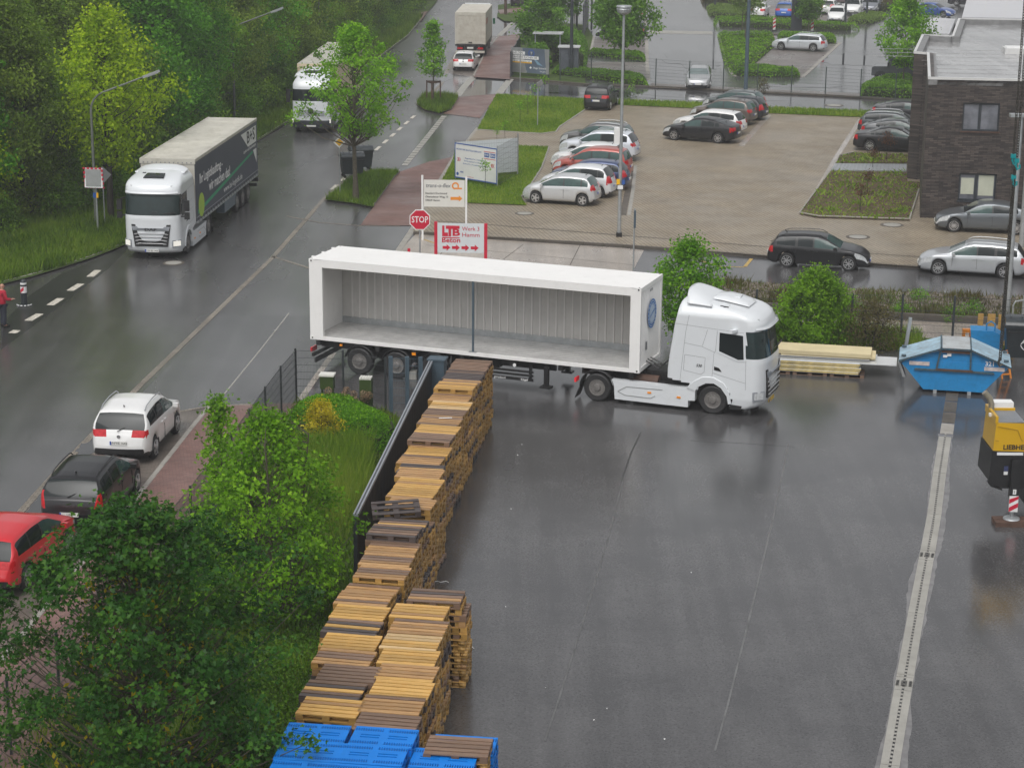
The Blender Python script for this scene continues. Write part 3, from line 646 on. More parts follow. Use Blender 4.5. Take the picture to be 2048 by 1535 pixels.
# ================================================================ CARS
def interp(x, pts):
    xs = [p[0] for p in pts]; ys = [p[1] for p in pts]
    if x <= xs[0]: return ys[0]
    if x >= xs[-1]: return ys[-1]
    for i in range(len(xs)-1):
        if xs[i] <= x <= xs[i+1]: return ys[i] + (ys[i+1]-ys[i])*(x-xs[i])/(xs[i+1]-xs[i])
def smooth_interp(x, pts, w):
    return sum(interp(x+d*w, pts)*k for d, k in ((-1, .15), (-.5, .22), (0, .26), (.5, .22), (1, .15)))

# roof line (fraction of length from the tail, height in m), glass ranges and belt line of each body shape
SHAPES = {
 'hatch': dict(L=4.0, W=1.72, H=1.48, wb=2.50, ro=0.68, top=[(0,.52),(.012,.74),(.03,.93),(.075,1.16),(.13,1.40),(.17,1.45),(.34,1.49),(.5,1.47),(.59,1.38),(.76,1.02),(.86,.93),(.94,.82),(.985,.66),(1,.46)],
      ws=(.60,.765), rg=(.035,.13), belt=[(0,.98),(.5,.93),(1,.88)], sw=(.10,.72), pil=[.42,.19], hl=(.60,.80), tl=(.72,1.08)),
 'wagon': dict(L=4.6, W=1.80, H=1.45, wb=2.75, ro=0.95, top=[(0,.52),(.01,.74),(.025,.93),(.09,1.29),(.12,1.38),(.2,1.42),(.36,1.46),(.5,1.45),(.575,1.37),(.715,1.0),(.85,.90),(.94,.80),(.985,.66),(1,.46)],
      ws=(.58,.72), rg=(.03,.105), belt=[(0,.98),(.5,.92),(1,.86)], sw=(.10,.69), pil=[.46,.30,.29], hl=(.58,.74), tl=(.72,.93)),
 'sedan': dict(L=4.75, W=1.84, H=1.45, wb=2.83, ro=1.03, top=[(0,.52),(.01,.76),(.025,.98),(.05,1.03),(.15,1.08),(.2,1.13),(.31,1.36),(.42,1.455),(.52,1.44),(.59,1.35),(.72,.98),(.85,.89),(.94,.79),(.985,.66),(1,.46)],
      ws=(.595,.725), rg=(.17,.32), belt=[(0,1.0),(.5,.93),(1,.86)], sw=(.22,.70), pil=[.45,.27], hl=(.58,.73), tl=(.74,.96)),
 'fast': dict(L=4.8, W=1.86, H=1.44, wb=2.86, ro=1.05, top=[(0,.54),(.008,.78),(.02,1.0),(.05,1.07),(.1,1.12),(.2,1.27),(.33,1.40),(.44,1.45),(.53,1.43),(.595,1.34),(.72,.98),(.85,.89),(.94,.79),(.985,.66),(1,.46)],
      ws=(.60,.725), rg=(.075,.27), belt=[(0,1.03),(.5,.94),(1,.86)], sw=(.21,.70), pil=[.45,.27], hl=(.58,.72), tl=(.76,.98)),
 'suv': dict(L=4.45, W=1.81, H=1.67, wb=2.6, ro=0.92, top=[(0,.62),(.012,.86),(.03,1.06),(.085,1.42),(.12,1.57),(.18,1.62),(.34,1.68),(.5,1.65),(.585,1.55),(.735,1.13),(.87,1.03),(.95,.93),(.985,.78),(1,.56)],
      ws=(.59,.74), rg=(.035,.11), belt=[(0,1.12),(.5,1.05),(1,.98)], sw=(.11,.71), pil=[.44,.27], hl=(.70,.86), tl=(.88,1.08)),
 'mpv': dict(L=4.4, W=1.81, H=1.63, wb=2.68, ro=0.85, top=[(0,.58),(.012,.82),(.028,1.02),(.065,1.38),(.09,1.53),(.16,1.6),(.34,1.64),(.5,1.61),(.60,1.49),(.77,1.04),(.87,.95),(.95,.84),(.985,.7),(1,.5)],
      ws=(.61,.785), rg=(.032,.085), belt=[(0,1.04),(.5,.98),(1,.92)], sw=(.09,.75), pil=[.47,.25,.24], hl=(.64,.84), tl=(.8,1.1)),
}
PAINT = {}
def paint(col, metal=0.0, rough=0.3):
    k = (tuple(col), metal)
    if k not in PAINT: PAINT[k] = pm('car_paint', col, rough, metal=metal, var=0.03, scale=2.0, coat=0.6 if sum(col) > .12 else .2, dirt=tuple(c*0.7+0.03 for c in col), dirt_amt=0.1)
    return PAINT[k]

def wheel_meshes(r, style, cache={}):
    k = (round(r, 3), style)
    if k in cache: return cache[k]
    w = 0.2; mb = MB()
    mb.lathe([(r*.66, -w/2+.01), (r*.9, -w/2), (r*.98, -w/2+.025), (r, -w/4), (r, w/4), (r*.98, w/2-.025), (r*.9, w/2), (r*.66, w/2-.01)], axis='Y', n=28)
    ty = mb.mesh('tyre', M['rubber'], smooth=35)
    mb = MB(); rr = r*.67
    mb.cur = 1; mb.lathe([(rr*.97, -w/2+.06), (rr*.97, -w/2+.05)], axis='Y', n=24)
    mb.cur = 0; mb.lathe([(rr*1.02, -w/2+.012), (rr*1.02, -w/2-.004), (rr*.93, -w/2-.004), (rr*.90, -w/2+.045)], axis='Y', n=28); mb.f = mb.f[:-2]; mb.mi = mb.mi[:-2]
    n = {'five': 5, 'ten': 10, 'twin': 5, 'fine': 15, 'steel': 8}[style]
    for i in range(n):
        for dlt in ((-.13, .13) if style == 'twin' else (0,)):
            a = 2*math.pi*i/n; c, s_ = math.cos(a), math.sin(a); c2, s2 = math.cos(a+dlt*2), math.sin(a+dlt*2)
            wd = {'five': .085, 'ten': .04, 'twin': .035, 'fine': .026, 'steel': .06}[style]*r/.33
            mb.bar((c*rr*.15, -w/2-.004, s_*rr*.15), (c2*rr*.96, -w/2+.004, s2*rr*.96), 0.02, wd)
    mb.lathe([(rr*.24, -w/2-.012), (rr*.24, -w/2+.02)], axis='Y', n=14)
    rim = mb.mesh('rim', [M['alloy'], M['black']], smooth=30); cache[k] = (ty, rim); return cache[k]

def add_wheels(root, spots, r, style):
    ty, rim = wheel_meshes(r, style)
    for x, y in spots:
        o = put('wheel', ty, root); o.location = (x, y, r); c = put('rim', rim, o)
        if y > 0: o.rotation_euler = (0, 0, math.pi)

MESHCACHE = {}
def car(name, label, cat, shape, pos, yaw, col, metal=0.0, rim='five', group=None, plate='plate', trim=False, tint='glass', front_tint=None, lit=False, scale=None, rails=False, roofglass=False, tl_h=None, text=None, H=None, L=None, dirtytop=None, badge=False, tall_tail=False):
    """pos: ground point under the middle between the axles; x forward"""
    sp = dict(SHAPES[shape]); kL = (L or sp['L'])/sp['L']; kH = (H or sp['H'])/sp['H']; Lc = sp['L']*kL; W2 = sp['W']/2
    wb, ro = sp['wb']*kL, sp['ro']*kL; x0 = -wb/2-ro
    root = thing(name, label, cat, pos, yaw, group); pt = paint(col, metal)
    top = [(f*Lc+x0, z*kH) for f, z in sp['top']]; belt = [(f*Lc+x0, z*kH) for f, z in sp['belt']]
    X = lambda f: x0+f*Lc
    ws, rg, sw = [tuple(X(f) for f in sp[k]) for k in ('ws', 'rg', 'sw')]; pil = [X(f) for f in sp['pil']]
    r = 0.31+0.02*(shape in ('sedan', 'fast', 'wagon'))+0.04*(shape == 'suv'); wx = (-wb/2, wb/2)
    zs = 0.20+0.05*(shape == 'suv')
    xs = set(round(x0+Lc*i/72, 4) for i in range(73))
    for k in list(ws)+list(rg)+list(sw)+[p+d for p in pil for d in (-.035, .035)]: xs.add(round(k, 4))
    for q in (.004, .012, .02): xs.add(round(x0+Lc*(1-q), 4))
    for q in range(1, 14): xs.add(round(x0+Lc*.0028*q, 4))
    xs = sorted(xs); keep = [xs[0]]
    key = set(round(k, 4) for k in list(ws)+list(rg)+list(sw)+[p+d for p in pil for d in (-.035, .035)])
    for x in xs[1:]:
        if x-keep[-1] < (0.009 if x < x0+.04*Lc else 0.014) and x not in key: continue
        keep.append(x)
    xs = keep; we0 = W2*.76 if shape not in ('suv', 'mpv') else W2*.80
    def plan(f):  # narrowing of the body towards both ends
        return min(1.0, 1-.30*max(0, (.10-f)/.10)**2.2*0.55, 1-.42*max(0, (f-.86)/.14)**2.2*0.62)
    rows = []
    for x in xs:
        f = (x-x0)/Lc; w = W2*plan(f); zt = smooth_interp(x, top, .03*Lc*.5); zb = min(interp(x, belt), zt-.035)
        if f < .02 or f > .98: zt = interp(x, top); zb = min(zb, zt-.03)
        gh = zt-zb; t = min(1.0, max(0, (gh-.05)/.40)); we = w*.955*(1-t)+we0*t*min(1, plan(f)+.03); zr = zt-.015-.05*t
        arch = 0
        for a in wx:
            R = r+.055
            if abs(x-a) < R: arch = max(arch, r+math.sqrt(max(0, R*R-(x-a)**2)))
        z0 = max(zs, arch); 
        if f < .06: z0 = max(z0, zs+.12*(1-f/.06))
        if f > .95: z0 = max(z0, zs+.03*(f-.95)/.05)
        zz = lambda q: z0+(zb-.02-z0)*q
        ring = [(w*.62, z0+.0), (w*.93, z0), (w*.985, zz(.16)), (w*1.0, zz(.42)), (w*.998, zz(.62)), (w*.985, zz(.82)), (w*.972, zb-.015)]
        lx = lambda q: w*.955+(we-w*.955)*q + .035*math.sin(q*math.pi)*t
        lz = lambda q: zb+(zr-zb)*q
        ring += [(lx(.07), lz(.07)), (lx(.5), lz(.5)), (lx(.90), lz(.90)), (we, zr), (we-.06*min(1, plan(f)), zt-.008-.012*t), (we*.5, zt+.006), (0, zt+.014)]
        rows.append([(x, y, z) for y, z in ring])
    NR = len(rows[0])
    def bulge(p):
        x, y, z = p; f = (x-x0)/Lc; k = min(1, abs(y)/W2)
        if f > .8: x -= .20*(k**2.6)*((f-.8)/.2)
        if f < .12: x += .11*(k**2.8)*((.12-f)/.12)
        return (x, y, z)
    parts = {}
    def addq(key, mi, q): parts.setdefault(key, MB()).add([bulge(p) for p in q], [(0, 1, 2, 3)], mi)
    hl, tl = [h*kH for h in sp['hl']], [h*kH for h in (tl_h or sp['tl'])]
    def cls(c, ring_i, xi, side):
        x, y, z = c; f = (x-x0)/Lc; ay = abs(y)
        if ring_i == 0: return 'body', 1
        if f < .05 and tl[0] < z < tl[1] and 3 <= ring_i <= (10 if tall_tail else 11): return ('taillight', side), 0
        if ring_i >= 11:
            if ws[0] < x < ws[1]: return 'windscreen', 0
            if rg[0] < x < rg[1]: return 'rear_window', 0
        if ring_i in (7, 8) and sw[0] < x < sw[1]:
            zt = interp(x, top); zb = interp(x, belt)
            if zt-zb > .13*kH:
                if any(abs(x-p) < .036 for p in pil): return 'body', 1
                return ('side_window', side, x > pil[0]), 0
        if f > .87 and ring_i in (4, 5) and ay > W2*.45*plan(f): return ('headlight', side), 0
        if f < .05 and tl[0] < z < tl[1] and 3 <= ring_i <= (10 if tall_tail else 11): return ('taillight', side), 0
        if trim and z < .42+.02 and 1 <= ring_i <= 3: return 'body', 1
        if (f > .985 or f < .02) and z < zs+.17: return 'body', 1
        return 'body', 0
    for i in range(len(xs)-1):
        for k in range(NR-1):
            for sd in (1, -1):
                q = [rows[i][k], rows[i+1][k], rows[i+1][k+1], rows[i][k+1]]; q = [(x, sd*y, z) for x, y, z in q]
                c = [sum(p[j] for p in q)/4 for j in range(3)]
                kk, mi = cls(c, k, i, sd); addq(kk, mi, q)
        q = [rows[i][0], rows[i+1][0], tuple((rows[i+1][0][0], -rows[i+1][0][1], rows[i+1][0][2])), (rows[i][0][0], -rows[i][0][1], rows[i][0][2])]
        q = [(a, b, min(c, zs+.1)) for a, b, c in q]; addq('body', 1, q)
    for e, idx in ((0, 0), (1, -1)):
        R = rows[idx]; NC = 10
        for k in range(1, NR-1):
            for j in range(NC):
                s0, s1 = 2*j/NC-1, 2*(j+1)/NC-1
                q = [(R[k][0], R[k][1]*s0, R[k][2]), (R[k][0], R[k][1]*s1, R[k][2]), (R[k+1][0], R[k+1][1]*s1, R[k+1][2]), (R[k+1][0], R[k+1][1]*s0, R[k+1][2])]
                c = [sum(p[m_] for p in q)/4 for m_ in range(3)]; ay = abs(c[1]); kk, mi = 'body', 0
                if e == 1:
                    if k in (4, 5) and ay > W2*.42: kk = ('headlight', 1 if c[1] > 0 else -1)
                    elif c[2] < zs+.16 or (ay < W2*.5 and zs+.2 < c[2] < hl[1]-.05): mi = 1
                elif tl[0] < c[2] < tl[1] and ay > (W2*.66 if tall_tail else W2*.5): kk = ('taillight', 1 if c[1] > 0 else -1)
                elif c[2] < zs+(.27 if trim else .16): mi = 1
                addq(kk, mi, q)
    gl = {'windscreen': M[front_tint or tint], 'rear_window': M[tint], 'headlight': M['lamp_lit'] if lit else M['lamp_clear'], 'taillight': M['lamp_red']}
    for kk, mb in parts.items():
        nm = kk if isinstance(kk, str) else kk[0]
        if nm == 'body': o = mb.build('body', [pt, M['black']], root, smooth=38)
        elif nm == 'side_window': o = mb.build('side_window', M['glass_teal'] if kk[2] and tint == 'glass' else M[tint], root, smooth=38)
        else: o = mb.build(nm, gl[nm], root, smooth=38)
        bm = bmesh.new(); bm.from_mesh(o.data); bmesh.ops.remove_doubles(bm, verts=bm.verts, dist=.0008); bmesh.ops.recalc_face_normals(bm, faces=bm.faces); bm.to_mesh(o.data); bm.free()
    add_wheels(root, [(a, s_*(W2-.105)) for a in wx for s_ in (1, -1)], r, rim)
    xm = ws[1]-.22*(1 if shape != 'mpv' else 1.6)
    for sd in (1, -1):
        mb = MB(); zm = interp(xm, belt)+.06
        mb.lathe([(.03, -.0), (.075, .03), (.085, .09), (.05, .13)], (xm, sd*(W2-.02), zm), axis='Y', n=10) if False else mb.box((xm, sd*(W2+.075), zm), (.12, .17, .12), rz=sd*.15)
        mb.box((xm+.03, sd*(W2-.02), zm-.05), (.06, .08, .04)); mb.build('mirror', M['black'] if sum(col) < .1 else pt, root, smooth=60)
        for xd in (pil[0]-.22 if shape != 'hatch' else pil[0]-.2, pil[0]+.12):
            mb = MB(); zz_ = interp(xd, belt)-.13; mb.box((xd, sd*(W2*.992), zz_), (.16, .04, .03)); mb.build('door_handle', pt if sum(col) > .1 else M['chassis'], root)
        for xg, zg, hg in ((pil[0], .60*kH, .46*kH), (ws[1]-.18, .64*kH, .38*kH)):
            mb = MB(); mb.box((xg, sd*(W2*.978), zg), (.010, .06, hg)); mb.build('door_gap', M['black'], root)
        if rails:
            mb = MB(); xa, xb_ = X(.14), X(.56); n = 9
            mb.tube([(xa+(xb_-xa)*i/n, sd*(we0-.05), interp(xa+(xb_-xa)*i/n, top)+(.055 if 0 < i < n else .0)) for i in range(n+1)], .018, 6); mb.build('roof_rail', M['black'] if rails == 'black' else M['galv'], root)
    for e, xq, zq in ((0, x0-.005, (tl[0]-.16 if shape in ('hatch', 'wagon', 'suv', 'mpv') else .62)), (1, x0+Lc+.008, zs+.22)):
        mb = MB(); mb.box((xq, 0, zq), (.025, .52, .115)); p = mb.build('licence_plate', M[plate], root)
        mb = MB(); mb.box((xq, (.24 if e == 0 else -.24), zq), (.03, .045, .113)); mb.build('plate_band', M['plate_blue'], p)
        if text and e == 0: put_text('plate_text', text, p, M['ink'], (xq-.014, -.01 if e == 0 else 0, zq), 'X-', .095)
    if badge:
        mb = MB(); mb.lathe([(.055, 0), (.055, .012), (.04, .016)], (x0+.03, 0, tl[0]+.03), axis='X', n=14); mb.build('badge', M['chrome'], root)
    if shape in ('hatch', 'suv', 'mpv', 'wagon'):
        mb = MB(); mb.bar((x0+.018*Lc, .05, zt_at(top, x0+.03*Lc)-.0), (x0+.06*Lc, -.28, zt_at(top, x0+.05*Lc)+.01), .018, .018); mb.build('wiper', M['black'], root)
    if roofglass:
        mb = MB(); xa, xb_ = X(.2), X(.53); n = 8
        mb.grid([[(xa+(xb_-xa)*i/n, y, smooth_interp(xa+(xb_-xa)*i/n, top, .015*Lc)+.022) for y in (-we0*.62, -we0*.3, 0, we0*.3, we0*.62)] for i in range(n+1)]); mb.build('sunroof', M['glass_pale'], root, smooth=60)
    mb = MB(); xa = X(.17 if shape != 'sedan' else .36); mb.bar((xa+.06, 0, interp(xa, top)+.01), (xa-.04, 0, interp(xa, top)+.09), .03, .03); mb.build('aerial', M['black'], root)
    return root
def zt_at(top, x): return interp(x, top)

FONT_CACHE = {}
def text_mesh(body, size, bold=0.0, shear=0.0, align='CENTER', spacing=1.0, width=None, ext=0.0015):
    cu = bpy.data.curves.new('lettering', 'FONT'); cu.body = body; cu.size = size; cu.offset = bold*size; cu.shear = shear; cu.align_x = align; cu.align_y = 'CENTER'
    cu.space_character = spacing; cu.extrude = ext; cu.resolution_u = 2
    o = bpy.data.objects.new('lettering', cu); COL.objects.link(o); dg = bpy.context.evaluated_depsgraph_get()
    me = bpy.data.meshes.new_from_object(o.evaluated_get(dg)); bpy.data.objects.remove(o); bpy.data.curves.remove(cu)
    if width:
        co = np.empty(len(me.vertices)*3, np.float32); me.vertices.foreach_get('co', co); co = co.reshape(-1, 3); w = np.ptp(co[:, 0])
        co[:, 0] *= width/max(w, 1e-6); me.vertices.foreach_set('co', co.ravel())
    return me
FACES = {'Y-': ((1, 0, 0), (0, 0, 1)), 'Y+': ((-1, 0, 0), (0, 0, 1)), 'X+': ((0, 1, 0), (0, 0, 1)), 'X-': ((0, -1, 0), (0, 0, 1)), 'Z+': ((1, 0, 0), (0, 1, 0))}
def put_text(name, body, parent, mt, at, face, size, **kw):
    """lettering on a face of a thing, in the thing's own axes"""
    me = text_mesh(body, size, **kw); me.materials.clear(); me.materials.append(mt); o = put(name, me, parent)
    r, u = (Vector(v) for v in (FACES[face] if isinstance(face, str) else face)); n = r.cross(u)
    mm = Matrix((r, u, n)).transposed().to_4x4(); mm.translation = Vector(at); o.matrix_local = mm; return o

def between(fr, rr, W, side, z=0.0):
    """pose of a car from its two wheels seen on one side (front, rear; photo points); side +1: its left wheels are seen"""
    a, b = G(*fr, z), G(*rr, z); d = (a-b); d.z = 0; d.normalize(); n = Vector((-d.y, d.x, 0)); c = (a+b)/2 - n*side*(W/2-.1)
    return Vector((c.x, c.y, z)), math.atan2(d.y, d.x)
def from_behind(rl, rr, fr_pt=None, wb=2.6, z=0.0, yaw=None):
    """pose of a car seen from behind: rear left and rear right wheels (photo points)"""
    a, b = G(*rl, z), G(*rr, z); c = (a+b)/2
    if yaw is None:
        d = (b-a).normalized(); yaw = math.atan2(d.y, d.x)+math.pi/2
    if fr_pt is not None:
        d = G(*fr_pt, z)-b; yaw = math.atan2(d.y, d.x)
    f = Vector((math.cos(yaw), math.sin(yaw), 0)); n = Vector((-f.y, f.x, 0))
    c = b + n*0.8
    return Vector((c.x, c.y, z)) + f*(wb/2), yaw
# ---------------------------------------------------------------- every car in view
SILVER, WHITE, BLACK, GREY = (0.55, 0.57, 0.59), (0.78, 0.78, 0.77), (0.012, 0.012, 0.014), (0.11, 0.12, 0.13)
p, y = between((1697.5, 541.7), (1571.7, 534.2), 1.8, -1); car('estate_car', 'black estate car with roof rails driving along the wet side road', 'car', 'wagon', p, y, BLACK, 0.2, 'twin', rails='black', L=4.52, tint='glass', front_tint='glass_teal')
p, y = between((1877.8, 549.7), (2005.2, 557.7), 1.82, 1); car('estate_car', 'silver estate car on the wet side road below the dark grey saloon', 'car', 'wagon', p, y, SILVER, 0.5, 'ten', rails='silver', L=4.7, front_tint='glass_pale')
p, y = between((1908, 464), (2029.8, 469.4), 1.86, 1, ZL); car('saloon_car', 'grey fastback saloon parked against the dark brick house', 'car', 'fast', p, y, (0.15, 0.165, 0.18), 0.5, 'fine', L=4.86)
# row of seven at the lawn with the building-site banner
p0_, y0_ = between((1069.3, 406.5), (1166.6, 412.4), 1.72, 1, ZL)
row = Vector((math.cos(y0_-math.pi/2), math.sin(y0_-math.pi/2), 0)); fwd = Vector((math.cos(y0_), math.sin(y0_), 0))
car('hatchback', 'silver five door hatchback, nearest of the row beside the lawn', 'car', 'hatch', p0_, y0_, (0.6, 0.61, 0.62), 0.35, 'five', front_tint='glass_teal', tint='glass_teal', L=3.96, tl_h=(.8, 1.16))
RG = 'cars parked beside the lawn'
pr = lambda px, py: G(px, py, ZL)
def at_rear(px, py, W, wb, side=1):
    """pose from the visible rear wheel of a car parked like the silver hatchback"""
    b = pr(px, py); n = Vector((-fwd.y, fwd.x, 0)); c = b + fwd*(wb/2) - n*side*(W/2-.1); return Vector((c.x, c.y, ZL)), y0_
p, y = at_rear(1196.5, 396.5, 1.72, 2.5); car('hatchback', 'white small car with round tail behind the silver hatchback', 'car', 'hatch', p, y, (0.7, 0.71, 0.73), 0.1, 'five', L=4.04, H=1.6, front_tint='glass_pale')
p, y = at_rear(1222, 381, 1.8, 2.6); car('hatchback', 'dark blue hatchback between the white small car and the red people carrier', 'car', 'hatch', p, y, (0.05, 0.075, 0.17), 0.3, 'ten', L=4.4, front_tint='glass_pale')
p, y = at_rear(1226, 359, 1.81, 2.7); car('people_carrier', 'faded red people carrier parked in the row', 'car', 'mpv', p, y, (0.42, 0.085, 0.065), 0.1, 'five', tint='glass_teal', front_tint='glass_pale', L=4.4, tl_h=(.85, 1.05))
p, y = at_rear(1215, 346, 1.8, 2.6); car('hatchback', 'white hatchback between the red people carrier and the white tall car', 'car', 'suv', p, y, (0.72, 0.73, 0.73), 0.0, 'five', L=4.2, H=1.55, front_tint='glass_pale')
p, y = at_rear(1238, 323, 1.84, 2.75); car('tall_car', 'pale silver tall car with glass sunroof in the row', 'car', 'suv', p, y, (0.66, 0.69, 0.75), 0.1, 'ten', L=4.7, roofglass=True, rails='silver', front_tint='glass_pale')
p, y = at_rear(1232, 306, 1.84, 2.65); car('tall_car', 'grey tall car with pale roof, farthest of the row beside the lawn', 'car', 'suv', p, y, (0.12, 0.12, 0.12), 0.3, 'five', L=4.5, rails='silver', tint='glass_teal')
p, y = from_behind((1175.9, 218.6), (1218.6, 220), (1231.5, 210.5), 2.68, ZL); car('people_carrier', 'black people carrier parked at the corner of the far lawn', 'car', 'mpv', p, y, BLACK, 0.1, 'five', rails='black', badge=True, L=4.4, tl_h=(.86, 1.06))
# middle row
pB, yB = between((1347.6, 280.4), (1435.8, 286.8), 1.85, 1, ZL); car('saloon_car', 'black fastback saloon, nearest of the row in the middle of the lot', 'car', 'fast', pB, yB, (0.016, 0.016, 0.018), 0.2, 'twin', L=4.78)
fB = Vector((math.cos(yB), math.sin(yB), 0))
def at_rear2(px, py, W, wb): b = pr(px, py); n = Vector((-fB.y, fB.x, 0)); c = b+fB*(wb/2)-n*(W/2-.1); return Vector((c.x, c.y, ZL)), yB
p, y = at_rear2(1452, 271, 1.82, 2.8); car('estate_car', 'white estate car behind the black fastback saloon', 'car', 'wagon', p, y, WHITE, 0.0, 'twin', L=4.65)
p, y = at_rear2(1477.5, 251.2, 1.8, 2.67); car('tall_car', 'brown grey tall car behind the white estate car', 'car', 'suv', p, y, (0.13, 0.105, 0.09), 0.3, 'five', L=4.35, H=1.62, tint='glass_teal', front_tint='glass_pale')
p, y = at_rear2(1503, 241.5, 1.8, 2.65); car('hatchback', 'dark grey hatchback just behind the brown grey tall car', 'car', 'hatch', p, y, (0.03, 0.034, 0.04), 0.3, 'five', L=4.35)
p, y = at_rear2(1500, 229, 1.8, 2.65); car('hatchback', 'grey green hatchback, farthest of the row in the middle of the lot', 'car', 'hatch', p, y, (0.1, 0.115, 0.115), 0.3, 'five', L=4.3, H=1.5, tint='glass_teal', front_tint='glass_pale')
# by the brick house
bR = pr(1739.3, 302.3); yR = y0_+math.pi; fR = Vector((math.cos(yR), math.sin(yR), 0)); nR = Vector((-fR.y, fR.x, 0))
def at_rear3(px, py, W, wb): b = pr(px, py); c = b+fR*(wb/2)+nR*(W/2-.1); return Vector((c.x, c.y, ZL)), yR
p, y = at_rear3(1739.3, 302.3, 1.88, 2.92); car('saloon_car', 'black saloon with chrome window trim parked nearest to the small planted bed', 'car', 'sedan', p, y, BLACK, 0.1, 'ten', L=4.94)
p, y = at_rear3(1752, 286, 1.85, 2.8); car('saloon_car', 'dark grey saloon between the black saloon and the dark estate by the house', 'car', 'fast', p, y, (0.06, 0.065, 0.07), 0.3, 'ten', L=4.75)
p, y = at_rear3(1745, 271, 1.85, 2.8); car('estate_car', 'dark green grey estate car by the house, pale roof', 'car', 'wagon', p, y, (0.045, 0.055, 0.06), 0.3, 'ten', rails='silver', L=4.8)
p, y = at_rear3(1772, 246, 1.85, 2.85); car('saloon_car', 'black fastback saloon, farthest of the cars beside the house', 'car', 'fast', p, y, (0.02, 0.02, 0.025), 0.1, 'ten', L=4.8)
# customer car park
ZC = 0.06
p, y = between((1563, 100.6), (1624.6, 103.5), 1.8, 1, ZC); car('estate_car', 'silver estate car in the paved bay beside the low hedge', 'car', 'wagon', p, y, (0.58, 0.61, 0.64), 0.3, 'twin', rails='silver', L=4.8)
a = G(1376.5, 176, ZC); b = G(1415, 177.6, ZC); d = G(1425.5, 171, ZC)-b; yv = math.atan2(-d.y, -d.x); f = Vector((math.cos(yv), math.sin(yv), 0)); n = Vector((-f.y, f.x, 0))
yv = math.atan2(-1, -0.12); f = Vector((math.cos(yv), math.sin(yv), 0)); c = (a+b)/2 - f*1.38
car('estate_car', 'silver estate car behind the wire fence facing the camera', 'car', 'wagon', (c.x, c.y, ZC), yv, (0.5, 0.51, 0.52), 0.4, 'five', rails='silver', L=4.75, front_tint='glass_pale')
def facing(px, py, yaw, name, lab, shape, col, metal=0.0, front=True, z=ZC, L=None, H=None, **kw):
    c = G(px, py, z); f = Vector((math.cos(yaw), math.sin(yaw), 0)); s_ = SHAPES[shape]; c = c + f*(-(s_['L']*.5) if front else s_['L']*.5)
    return car(name, lab, 'car', shape, (c.x, c.y, z), yaw, col, metal, L=L, H=H, **kw)
yN = math.radians(80); yS = math.radians(260)
facing(1671, 46, yS-.05, 'hatchback', 'white hatchback facing the camera beside the lamp post of the far car park', 'hatch', WHITE, L=4.3)
facing(1702, 33, yS-.05, 'hatchback', 'white tall hatchback facing the camera behind the first white one', 'suv', WHITE, L=4.2)
facing(1735, 26, yS-.15, 'saloon_car', 'dark silver saloon facing the camera beside the brown mound', 'sedan', (0.2, 0.21, 0.24), 0.3)
facing(1512, 37, yN-.05, 'saloon_car', 'white saloon seen from behind next to the blue tall car', 'sedan', WHITE, front=False)
facing(1566, 40, yN-.1, 'tall_car', 'bright blue tall car seen from behind in the far car park', 'suv', (0.015, 0.10, 0.42), 0.1, front=False, rails='black', L=4.3)
facing(1652, 30, yN-.1, 'hatchback', 'white hatchback half hidden by the tree with the ball shaped crown', 'hatch', WHITE, front=False, L=4.25)
facing(1584, 10, yS, 'hatchback', 'silver hatchback in the second row behind the blue tall car', 'hatch', (0.5, 0.52, 0.53), 0.3)
facing(1617, 40, yS, 'hatchback', 'black hatchback in the shade under the ball shaped tree', 'hatch', BLACK)
facing(1678, 12, yN, 'tall_car', 'grey red tall car at the top edge of the far car park', 'suv', (0.13, 0.1, 0.1), 0.2, front=False)
p, y = between((1203, 79), (1273, 82), 1.84, 1, ZC); car('tall_car', 'black car in the bay behind the pair of young trees', 'car', 'suv', p, y, (0.02, 0.02, 0.022), 0.1, 'ten', L=4.7)
p, y = between((1210, 40), (1272, 43), 1.8, 1, ZC); car('hatchback', 'white car half hidden behind the crowns of the two young trees', 'car', 'wagon', p, y, WHITE, 0.0, 'five', L=4.5)
p, y = between((1222, 8), (1280, 10), 1.8, 1, ZC); car('hatchback', 'white car at the top edge beyond the two young trees', 'car', 'hatch', p, y, WHITE, 0.0, 'five', L=4.2)
facing(1036, 14, yN, 'tall_car', 'dark purple van parked at the top of the street', 'suv', (0.04, 0.03, 0.04), 0.1, front=False, L=4.8, H=1.9)
facing(1910, 36, yS+1.2, 'saloon_car', 'blue car showing above the pale canopy roof', 'sedan', (0.03, 0.08, 0.3), 0.1)
facing(1985, 14, yS+1.4, 'saloon_car', 'dark car in the farthest corner of the car park', 'sedan', (0.03, 0.03, 0.035), 0.1)
# street side
p, y = from_behind((200.7, 914.8), (307, 915), (352, 864), 2.6); pT, yT = p, y
car('tall_car', 'white tall car with black sills parked at the kerb near the open gateway', 'car', 'suv', p, y, WHITE, 0.0, 'five', trim=True, rails='silver', badge=True, text='UN*HE 1643', L=4.46)
p, y = from_behind((100, 1040), (216, 1044), (271, 984), 2.64); car('estate_car', 'black estate car with tall red tail lamps behind the white tall car', 'car', 'wagon', p, yT, BLACK, 0.15, 'five', rails='black', L=4.55, H=1.5, tl_h=(.66, 1.28), tall_tail=True, text='UN')
c, yR2 = between((139, 1106), (48, 1183), 1.82, -1); f = Vector((math.cos(yR2), math.sin(yR2), 0)); n = Vector((-f.y, f.x, 0))
car('tall_car', 'bright red car with black lower trim at the left edge of the photo', 'car', 'suv', (c.x, c.y, 0), yR2, (0.62, 0.02, 0.03), 0.1, 'ten', trim=True, L=4.45, H=1.56, text='HAM 001')
